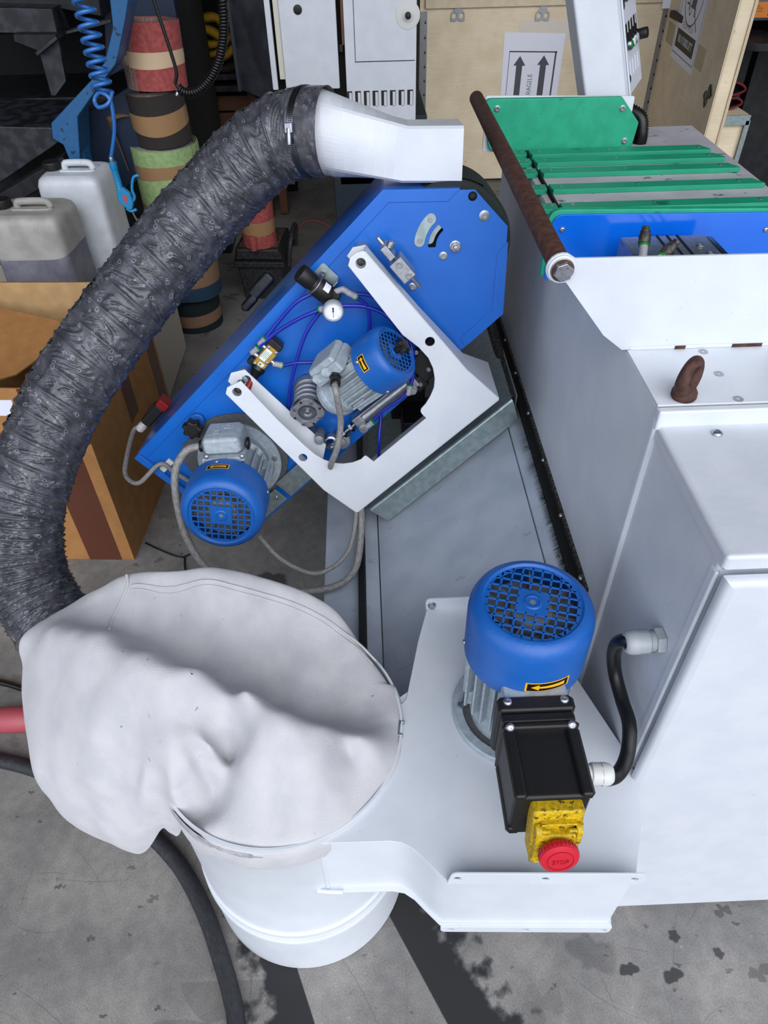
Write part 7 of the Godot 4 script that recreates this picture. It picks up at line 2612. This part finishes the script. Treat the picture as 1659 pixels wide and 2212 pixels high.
	e.box(Vector3(1.955, 0.31, 0.0), Vector3(0.024, 0.62, 0.008), 0.001)
	e.box(Vector3(1.957, 0.31, -0.22), Vector3(0.006, 0.62, 0.44), 0.001)
	e.box(Vector3(1.855, 0.02, -0.22), Vector3(0.2, 0.04, 0.42), 0.002)
	obj("steel_edge", e, M.galvanised, k)
	clip(T3(Vector3(1.925, 0.40, 0.002), 0, 0, 90), k, M.galvanised, 0.8)
	# two folded gloves
	for i in 2:
		var gl := thing("work_glove", ["navy cloth glove with red piping lying flat on the small crate", "rolled navy glove with red piping on top of the flat one"][i], "glove", Vector3(1.875, 0.645, -4.04), 0, "gloves on the small crate")
		var loop := []
		var inner := []
		for j in 25:
			var an := TAU * j / 24.0
			var w := 0.066 if i == 0 else 0.058
			var hh := 0.030 if i == 0 else 0.028
			var x := cos(an) * w + (0.0 if i == 0 else 0.006)
			var y := sin(an) * hh * (1.0 - 0.35 * cos(an + 0.4)) + (0.034 if i == 0 else 0.094)
			if i == 0:
				y -= 0.012 * exp(-x * x * 900.0) * maxf(sin(an), 0.0)
			loop.append(Vector3(x, y, 0.05))
			inner.append(Vector3(x, y, -0.14))
		var m := mb()
		for j in 24:
			var o: Vector3 = (loop[j] + loop[j + 1]) / 2 - Vector3(0, 0.034 if i == 0 else 0.094, 0.05)
			m.face([loop[j], loop[j + 1], inner[j + 1], inner[j]], o)
		var cap := []
		for j in 24:
			cap.append(loop[j] * Vector3(1, 1, 0) + Vector3(0, 0, -0.01))
		m.face(cap, Vector3.BACK)
		obj("cloth", m, M.navy_cloth, gl)
		obj("piping", mb().tube(loop, 0.0055, 10, false), M.red_cloth, gl)
		if i == 1:
			obj("palm", mb(T3(Vector3(-0.055, 0.105, -0.01), 0, 20, 24)).box(Vector3.ZERO, Vector3(0.045, 0.05, 0.1), 0.015), M.tan_cloth, gl)

func white_cabinets() -> void:
	var z := -3.6
	var t := thing("white_machine_cabinet", "tall white machine enclosure with two doors, round black plug and louvre slots", "cabinet")
	var W: Material = M.white_textured
	obj("door", mb().box(Vector3(-0.204, 1.39, z), Vector3(0.238, 1.02, 0.03), 0.004), W, t)
	obj("plug", mb(along(Vector3(-0.243, 1.173, z + 0.015), Vector3.BACK)).cyl(0.018, 0, 0.003, 0.001, 28), M.black_plastic, t)
	obj("edge_strip", mb().box(Vector3(-0.3335, 1.41, z - 0.01), Vector3(0.026, 0.98, 0.03), 0.002), M.cream_paint, t)
	obj("edge_strip", mb().box(Vector3(-0.3675, 1.40, z + 0.02), Vector3(0.024, 1.03, 0.02), 0.003), W, t)
	# second panel with a recessed sheet
	var p := mb()
	p.box(Vector3(0.099, 1.26, z - 0.02), Vector3(0.31, 1.28, 0.03), 0.003)
	obj("panel", p, W, t)
	var ins := mb()
	for e in [[-0.012, 1.44, 0.0025, 0.93], [0.117, 0.977, 0.26, 0.003]]:
		ins.box(Vector3(e[0], e[1], z - 0.0045), Vector3(e[2], e[3], 0.002))
	obj("sheet_seam", ins, M.stone_grey, t)
	var kb := mb(along(Vector3(0.216, 1.141, z - 0.005), Vector3.BACK))
	kb.lathe([Vector2(0.052, 0.0), Vector2(0.050, 0.002), Vector2(0.026, 0.003), Vector2(0.024, 0.006), Vector2(0.013, 0.006)], 32, 40)
	obj("rosette", kb, M.gland_white, t)
	obj("knob", mb(along(Vector3(0.216, 1.141, z - 0.005), Vector3.BACK)).cyl(0.012, 0, 0.03, 0.004, 24), M.black_plastic, t)
	# louvre slots
	for i in 8:
		var x := -0.045 + i * 0.039
		var l := obj("louvre", mb().box(Vector3(x, 0.835, z - 0.004), Vector3(0.026, 0.06, 0.0015), 0.0005), M.stone_grey, t)
		obj("louvre_lip", mb().box(Vector3(x + 0.005, 0.832, z - 0.001), Vector3(0.013, 0.056, 0.006), 0.002), W, l)
	# dark frame behind and the slate base
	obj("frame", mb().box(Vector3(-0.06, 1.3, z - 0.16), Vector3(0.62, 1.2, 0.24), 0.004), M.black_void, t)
	obj("hinge", mb().box(Vector3(-0.072, 1.03, z - 0.004), Vector3(0.016, 0.03, 0.02), 0.003), M.black_plastic, t)
	obj("rubber_seal", mb().box(Vector3(-0.062, 1.45, z - 0.006), Vector3(0.010, 0.82, 0.012), 0.003), M.dark_wood, t)
	obj("base", mb().box(Vector3(0.10, 0.245, z - 0.30), Vector3(0.48, 0.49, 0.5), 0.004), M.slate_paint, t)
	obj("waist", mb().box(Vector3(0.10, 0.6, z - 0.3), Vector3(0.42, 0.3, 0.5), 0.004), M.slate_paint, t)
	# oblique dark side sheet with a folded lower lip
	var a := Vector3(-0.384, 0, z)
	var b := Vector3(-0.560, 0, -3.86)
	var m := mb()
	m.face([Vector3(a.x, 0.83, a.z), Vector3(b.x, 0.83, b.z), Vector3(b.x, 1.9, b.z), Vector3(a.x, 1.9, a.z)], Vector3(-0.8, 0, 0.6))
	m.face([Vector3(a.x + 0.01, 0.83, a.z - 0.01), Vector3(b.x + 0.01, 0.83, b.z - 0.01), Vector3(b.x + 0.01, 1.9, b.z - 0.01), Vector3(a.x + 0.01, 1.9, a.z - 0.01)], Vector3(0.8, 0, -0.6))
	obj("side_sheet", m, M.speckled_dark, t)
	var l2 := mb()
	l2.face([Vector3(a.x, 0.83, a.z), Vector3(b.x, 0.83, b.z), Vector3(b.x + 0.06, 0.78, b.z - 0.06), Vector3(a.x + 0.06, 0.78, a.z - 0.06)], Vector3(-0.6, -0.4, 0.6))
	l2.box(Vector3(-0.568, 1.36, -3.868), Vector3(0.018, 1.08, 0.018), 0.003)
	obj("folded_lip", l2, M.slate_paint, t)

# operator's control box on a swivel behind the table
func control_box() -> void:
	var t := thing("control_box", "white operator control box with rows of push buttons, mounted behind the green rails", "control box")
	var W: Material = M.white_textured
	# plan of the box: broad white back toward the camera, narrow button face turned right
	var lean := Basis(Vector3(0, 0, 1), deg_to_rad(17.0)) * Basis(Vector3(1, 0, 0), deg_to_rad(-3.0))
	t.transform = Transform3D(lean, Vector3(0.618, 1.178, -1.97))
	obj("case", mb().box(Vector3(-0.001, 0.20, -0.045), Vector3(0.104, 0.42, 0.09), 0.008), W, t)
	# door sheet on the right
	var dx := Transform3D(Basis(Vector3.UP, deg_to_rad(62)), Vector3(0.053, 0.0, 0.002))
	var d := obj("door", mb(dx).box(Vector3(0.072, 0.195, -0.009), Vector3(0.145, 0.40, 0.018), 0.004), W, t)
	obj("door", mb().box(Vector3(0.055, 0.198, -0.012), Vector3(0.006, 0.41, 0.03), 0.002), W, t)
	var fx := dx * T3(Vector3(0.072, 0.0, 0.0005))
	for row in 2:
		var y := 0.205 - row * 0.100
		for i in 4:
			var x := -0.045 + i * 0.027
			var c := fx * Vector3(x, y, 0)
			var nd := fx.basis.z
			obj("label_plate", mb(fx).box(Vector3(x, y + 0.020, 0.001), Vector3(0.024, 0.048, 0.003), 0.0006), M.black_plastic, d)
			obj("label_insert", mb(fx).box(Vector3(x, y + 0.036, 0.0028), Vector3(0.006, 0.020, 0.0008)), M.gland_white, d)
			var kind: int = row * 4 + i
			var bz := mb(along(c, nd))
			bz.lathe([Vector2(0.0125, 0.0), Vector2(0.0125, 0.007), Vector2(0.0105, 0.010), Vector2(0.0095, 0.010), Vector2(0.0095, 0.004)], 24, 35)
			obj("bezel", bz, M.steel, d)
			var caps: Array = [M.gland_white, M.blue_guard, M.gland_white, M.red_plastic, M.fitting_green, M.gland_white, M.gland_grey, M.black_plastic]
			var tall: float = [0.012, 0.012, 0.012, 0.028, 0.012, 0.012, 0.014, 0.030][kind]
			var rad: float = [0.0095, 0.0095, 0.0095, 0.0145, 0.0095, 0.0095, 0.0095, 0.012][kind]
			obj("button", mb(along(c, nd)).cyl(rad, 0.003, tall, 0.002, 24), caps[kind], d)
	for q in [[-0.062, 0.190], [-0.062, 0.035]]:
		obj("lock", mb(along(fx * Vector3(q[0], q[1], 0), fx.basis.z)).cyl(0.009, 0, 0.003, 0.001, 20), M.black_plastic, d)
	for i in 4:
		var m := mb(fx)
		m.box(Vector3(-0.045 + i * 0.027, 0.052, 0.0008), Vector3(0.010, 0.034, 0.001), 0.0002)
		obj("label", m, M.paper, d)
	obj("switch_block", mb(fx).box(Vector3(-0.018, 0.315, 0.014), Vector3(0.034, 0.06, 0.028), 0.003), M.black_plastic, d)
	# black swivel foot and the conduit to the table
	var f := thing("swivel_arm", "black swivel foot and ribbed conduit carrying the control box behind the green guard", "arm")
	var s := mb()
	s.box(Vector3(0.632, 1.145, -1.99), Vector3(0.05, 0.05, 0.05), 0.004)
	s.box(Vector3(0.632, 1.118, -1.99), Vector3(0.03, 0.036, 0.036), 0.003)
	obj("foot", s, M.black_plastic, f)
	var path := spline([Vector3(0.630, 1.140, -1.985), Vector3(0.66, 1.165, -1.955), Vector3(0.692, 1.155, -1.93), Vector3(0.700, 1.125, -1.92), Vector3(0.700, 1.099, -1.92)], 30)
	var rad := []
	for i in path.size():
		rad.append(0.0155 + 0.0022 * sin(i * TAU / 4.0))
	obj("conduit", mb().tube(path, rad, 18), M.black_rubber, f)
	var tri := thing("blue_gusset", "dark blue triangular gusset plate behind the control box", "bracket", Vector3(0, 0, -2.10))
	obj("plate", mb().prism(poly2([0.575, 1.00, 0.69, 1.00, 0.69, 1.34, 0.665, 1.34]), -0.012, 0.0, [], 0.001), M.navy_paint, tri)

func left_machine() -> void:
	var t := thing("dark_machine", "big dark greasy machine at the upper left with a blue chipped frame arm", "machine")
	var Dk: Material = M.dark_machine
	obj("cover", mb().prism(poly2([-1.60, 1.159, -1.152, 1.157, -1.127, 1.233, -0.97, 1.203, -0.943, 1.42, -1.60, 1.42]), -3.7, -3.3, [], 0.006), Dk, t)
	obj("chute", mb().prism(poly2([-1.45, 1.262, -1.114, 1.248, -1.119, 1.167, -1.45, 1.182]), -3.35, -3.2, [], 0.004), M.dark_grey_paint, t)
	obj("chute", mb().prism(poly2([-1.264, 1.180, -1.106, 1.176, -1.186, 1.123, -1.269, 1.157]), -3.3, -3.15, [], 0.003), Dk, t)
	obj("rail_bar", mb().prism(poly2([-1.180, 1.132, -1.085, 1.184, -1.083, 1.170, -1.174, 1.120]), -3.2, -3.08, [], 0.003), M.dark_grey_paint, t)
	obj("deflector", mb().prism(poly2([-1.177, 1.119, -1.093, 1.169, -1.109, 1.031, -1.165, 0.983, -1.181, 0.986]), -3.14, -3.12, [], 0.002), M.dark_grey_paint, t)
	obj("rail_bar", mb().prism(poly2([-1.053, 1.192, -0.880, 1.226, -0.882, 1.213, -1.054, 1.182]), -3.15, -3.1, [], 0.002), M.dark_grey_paint, t)
	obj("sump", mb().prism(poly2([-1.70, 0.93, -1.171, 0.906, -1.132, 0.865, -1.239, 0.810, -1.70, 0.58]), -3.4, -3.0, [], 0.006), M.dark_grey_paint, t)
	obj("bed", mb().box(Vector3(-1.6, 0.45, -3.75), Vector3(1.3, 0.9, 0.5), 0.01), Dk, t)
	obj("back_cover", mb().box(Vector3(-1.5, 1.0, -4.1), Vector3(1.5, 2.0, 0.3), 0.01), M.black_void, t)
	var g := mb()
	g.X = Transform3D(Basis(Vector3(0, 0, 1), deg_to_rad(24)), Vector3(-1.35, 0.70, -2.95))
	g.box(Vector3.ZERO, Vector3(0.52, 0.055, 0.10), 0.004)
	g.X = Transform3D(Basis(Vector3(0, 0, 1), deg_to_rad(24)), Vector3(-1.36, 0.62, -2.90))
	g.box(Vector3.ZERO, Vector3(0.52, 0.05, 0.06), 0.004)
	obj("guide_beam", g, Dk, t)
	var fr := obj("frame_arm", mb().prism(poly2([-0.791, 1.46, -0.73, 1.46, -0.752, 1.303, -0.774, 1.253, -0.824, 1.154, -0.844, 1.121, -0.922, 1.055, -1.025, 0.962, -1.065, 0.80, -1.10, 0.80, -1.108, 0.87, -1.140, 0.892, -1.128, 0.944, -0.936, 1.081, -0.880, 1.130, -0.825, 1.228]), -3.05, -2.9, [], 0.004), M.blue_chipped, t)
	obj("frame_leg", mb().box(Vector3(-1.078, 0.42, -2.98), Vector3(0.045, 0.84, 0.08), 0.003), M.blue_chipped, t)
	obj("guard_sheet", mb().prism(poly2([-1.103, 0.906, -0.849, 1.022, -0.80, 0.92, -0.86, 0.70, -1.05, 0.62, -1.117, 0.820]), -3.14, -3.1, [], 0.003), M.blue_dark_paint, t)
	obj("guard_sheet", mb().prism(poly2([-1.06, 0.97, -0.83, 1.06, -0.72, 1.04, -0.72, 1.42, -0.95, 1.42]), -3.5, -3.46, [], 0.003), M.blue_dark_paint, t)
	# black coiled spiral cable hanging from above
	var c := thing("spiral_cable", "black spiral machine cable hanging in a loop with a thin straight lead", "cable")
	var core := spline([Vector3(-0.388, 1.46, -2.6), Vector3(-0.396, 1.333, -2.6), Vector3(-0.405, 1.264, -2.6), Vector3(-0.418, 1.216, -2.6), Vector3(-0.441, 1.168, -2.6), Vector3(-0.478, 1.124, -2.6), Vector3(-0.522, 1.096, -2.6), Vector3(-0.558, 1.094, -2.6), Vector3(-0.574, 1.106, -2.6)], 60)
	var coil := []
	var up := Vector3(0, 0, 1)
	var run := 0.0
	for i in core.size():
		if i > 0:
			run += core[i].distance_to(core[i - 1])
		var tn: Vector3 = (core[mini(i + 1, core.size() - 1)] - core[maxi(i - 1, 0)]).normalized()
		var sd := tn.cross(up).normalized()
		var a := run / 0.0086 * TAU
		coil.append(core[i] + (up * cos(a) + sd * sin(a)) * 0.0105)
	obj("coils", mb().tube(coil, 0.0046, 8), M.black_rubber, c)
	obj("lead", mb().tube(spline([Vector3(-0.574, 1.106, -2.6), Vector3(-0.582, 1.122, -2.6), Vector3(-0.573, 1.15, -2.6), Vector3(-0.578, 1.20, -2.6), Vector3(-0.592, 1.29, -2.6), Vector3(-0.605, 1.38, -2.6), Vector3(-0.61, 1.46, -2.6)], 8), 0.0055, 10), M.black_rubber, c)
	obj("lead_tip", mb(along(Vector3(-0.578, 1.10, -2.597), Vector3(-0.4, -0.8, 0.3))).cyl(0.006, 0, 0.016, 0.001, 12), M.zinc, c)

func back_shelf() -> void:
	var t := thing("timber_rack", "dark timber rack with drawers in the shade behind the abrasive rolls", "rack", Vector3(0, 0, -4.5))
	obj("shelf", mb().box(Vector3(-0.80, 0.775, -0.15), Vector3(0.56, 0.03, 0.50), 0.003), M.dark_grey_paint, t)
	obj("shelf", mb().box(Vector3(-0.80, 0.72, -0.15), Vector3(0.56, 0.03, 0.50), 0.003), M.dark_grey_paint, t)
	for y in [0.63, 0.545, 0.44, 0.32, 0.20]:
		obj("board", mb().box(Vector3(-0.80, y, 0.0), Vector3(0.36, 0.075, 0.025), 0.004), M.dark_wood, t)
	obj("post", mb().box(Vector3(-0.585, 0.36, 0.01), Vector3(0.07, 0.70, 0.05), 0.004), M.dark_wood, t)
	obj("post", mb().box(Vector3(-0.49, 0.36, -0.03), Vector3(0.05, 0.70, 0.05), 0.004), M.dark_wood, t)
	obj("post", mb().box(Vector3(-1.02, 0.40, 0.0), Vector3(0.06, 0.80, 0.05), 0.004), M.dark_wood, t)
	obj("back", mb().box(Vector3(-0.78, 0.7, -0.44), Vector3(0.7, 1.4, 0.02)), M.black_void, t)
	# tangled lifting straps on the shelf
	var rng := RandomNumberGenerator.new()
	rng.seed = 81
	var names := ["tangled yellow webbing strap on the dark shelf, brightest of the heap", "dull brown webbing strap hanging off the dark shelf", "yellow webbing strap folded behind the spiral cable", "brown webbing strap end draped to the rack's left"]
	var guides := [
		[Vector3(-0.87, 0.93, 0.02), Vector3(-0.83, 1.02, 0.05), Vector3(-0.74, 1.03, 0.03), Vector3(-0.69, 0.98, 0.06), Vector3(-0.75, 0.93, 0.09), Vector3(-0.84, 0.94, 0.08), Vector3(-0.86, 0.99, 0.1), Vector3(-0.78, 1.00, 0.12), Vector3(-0.71, 0.95, 0.1), Vector3(-0.74, 0.89, 0.08), Vector3(-0.82, 0.88, 0.05)],
		[Vector3(-0.86, 0.92, 0.04), Vector3(-0.84, 0.85, 0.10), Vector3(-0.825, 0.80, 0.12), Vector3(-0.82, 0.74, 0.13), Vector3(-0.80, 0.68, 0.13), Vector3(-0.775, 0.66, 0.12)],
		[Vector3(-0.76, 0.86, 0.08), Vector3(-0.70, 0.87, 0.05), Vector3(-0.645, 0.90, 0.02), Vector3(-0.61, 0.93, 0.0), Vector3(-0.66, 0.95, 0.03), Vector3(-0.72, 0.92, 0.05)],
		[Vector3(-0.84, 0.90, 0.06), Vector3(-0.79, 0.85, 0.10), Vector3(-0.74, 0.82, 0.10), Vector3(-0.68, 0.815, 0.06), Vector3(-0.63, 0.82, 0.0)]]
	for i in 4:
		var s := thing("lifting_strap", names[i], "strap", Vector3(0, 0, -4.5), 0, "lifting straps on the dark shelf")
		var ln := spline(guides[i], 10)
		var pts := []
		var th := []
		for j in ln.size():
			var tn: Vector3 = (ln[mini(j + 1, ln.size() - 1)] - ln[maxi(j - 1, 0)]).normalized()
			var sd := tn.cross(Vector3(0.3 * sin(j * 0.5), 0.5 + 0.4 * sin(j * 0.21 + i), 1.0).normalized()).normalized() * 0.024
			var nn := tn.cross(sd).normalized() * 0.003
			for k in 5:
				var q: Array = [sd + nn * 0.3, nn, -sd + nn * 0.3, -nn, sd + nn * 0.3]
				pts.append(ln[j] + q[k])
		obj("webbing", mb().grid(pts, 5, ln.size(), true), M.strap_yellow if i % 2 == 0 else M.strap_brown, s)
	var b := thing("stone_block", "grey chipped block on the dark shelf beside the straps", "block", Vector3(-0.63, 0.79, -4.5), 0.4)
	obj("block", mb().prism(poly2([-0.05, 0, 0.06, 0, 0.055, 0.06, 0.0, 0.085, -0.03, 0.06]), -0.05, 0.05, [], 0.006), M.stone_grey, b)
	var rod := thing("grey_rod", "thin grey bent rod standing in front of the timber rack", "rod")
	obj("rod", mb().tube(spline([Vector3(-0.80, 0.0, -4.44), Vector3(-0.80, 0.3, -4.44), Vector3(-0.81, 0.50, -4.44), Vector3(-0.825, 0.60, -4.44), Vector3(-0.83, 0.66, -4.44)], 8), 0.0075, 10), M.zinc, rod)

func right_shelf() -> void:
	var t := thing("black_workbench", "black steel workbench with a thick top in the dark corner at the right", "workbench", Vector3(0, 0, -3.95))
	obj("top", mb().prism(poly2([1.79, -0.02, 1.89, 0.075, 2.9, 0.075, 2.9, -0.9, 1.79, -0.9]), 0.0, 0.035, [], 0.003), M.dark_machine, t, Transform3D(Basis(Vector3(1, 0, 0), Vector3(0, 0, -1), Vector3(0, 1, 0)) * Basis(Vector3(1, 0, 0), PI), Vector3(0, 0.955, 0)))
	obj("cabinet", mb().box(Vector3(2.55, 0.45, -0.75), Vector3(0.8, 0.9, 0.6), 0.006), M.dark_machine, t)
	obj("post", mb().box(Vector3(2.10, 0.46, -0.5), Vector3(0.06, 0.92, 0.06), 0.004), M.dark_machine, t)
	obj("riser", mb().box(Vector3(2.2, 1.012, -0.35), Vector3(0.7, 0.012, 0.36), 0.002), M.slate_paint, t)
	obj("riser_leg", mb().box(Vector3(1.87, 0.98, -0.35), Vector3(0.012, 0.06, 0.34), 0.002), M.dark_machine, t)
	obj("riser_leg", mb().box(Vector3(2.05, 0.98, -0.35), Vector3(0.012, 0.06, 0.34), 0.002), M.dark_machine, t)
	var g := thing("glove_carton", "orange and white carton of black gloves on the workbench riser", "carton", Vector3(1.90, 1.018, -4.18), deg_to_rad(-8))
	obj("carton", mb().box(Vector3(0.02, 0.032, 0), Vector3(0.22, 0.064, 0.11), 0.002), M.box_white, g)
	obj("print", mb().box(Vector3(0.055, 0.032, 0.0556), Vector3(0.12, 0.062, 0.0008)), M.box_orange, g)
	obj("print", mb().box(Vector3(0.122, 0.032, 0.0558), Vector3(0.016, 0.062, 0.0008)), M.box_white, g)
	obj("hand_print", mb().prism(rounded(poly2([0.108, 0.008, 0.118, 0.008, 0.119, 0.034, 0.117, 0.056, 0.109, 0.056, 0.107, 0.034]), 0.003, 3), 0.0563, 0.0568), M.ink_black, g)
	for i in 3:
		var tm := TextMesh.new()
		tm.text = ["Nitrile", "BLACK NITRILE", "EXAM GLOVES"][i]
		tm.font = font("Droid Sans")
		tm.font_size = 24
		tm.pixel_size = 0.00042
		tm.depth = 0.0004
		obj("lettering", tm, M.ink_black, g, T3(Vector3(0.047, 0.050 - i * 0.011, 0.0562)))
	obj("loose_glove", mb(T3(Vector3(0.045, 0.068, 0.0), 0, 20, 15)).box(Vector3.ZERO, Vector3(0.04, 0.012, 0.03), 0.005), M.box_orange, g)
	for i in 5:
		var k := thing("chuck", ["grey steel tool chuck at the left end of the bench row", "second grey chuck from the left of the bench row", "middle grey chuck of the bench row", "fourth grey chuck, beside the carton's right end", "large dark chuck at the right end of the bench row"][i], "tool chuck", Vector3(1.83 + i * 0.072, 1.02, -4.30), 0, "tool chucks on the bench")
		var m := mb()
		m.lathe([Vector2(0, 0), Vector2(0.030, 0), Vector2(0.033, 0.01), Vector2(0.033, 0.05), Vector2(0.028, 0.056), Vector2(0.036, 0.064), Vector2(0.036, 0.1), Vector2(0.025, 0.115), Vector2(0.012, 0.13), Vector2(0, 0.13)], 28, 30)
		obj("chuck_body", m, M.grimy_steel if i < 4 else M.dark_steel, k)
		obj("chuck_ring", mb().lathe([Vector2(0.034, 0.025), Vector2(0.0355, 0.027), Vector2(0.034, 0.030)], 28, 60), M.dark_steel, k)
	var p := thing("pink_cloth", "crumpled pink rag on the workbench edge beside the crate panel", "rag", Vector3(1.80, 0.992, -4.0))
	var pts := []
	var rn := noise(88, 30.0, 2)
	for j in 9:
		for i in 9:
			var x := (i / 8.0 - 0.5) * 0.07
			var z := (j / 8.0 - 0.5) * 0.06
			pts.append(Vector3(x, 0.022 * (1.0 - pow(maxf(absf(x) / 0.035, absf(z) / 0.03), 3.0)) + 0.012 * rn.get_noise_2d(x, z), z))
	obj("rag", mb().grid(pts, 9, 9, false, Vector3.UP), M.pink_bright, p)
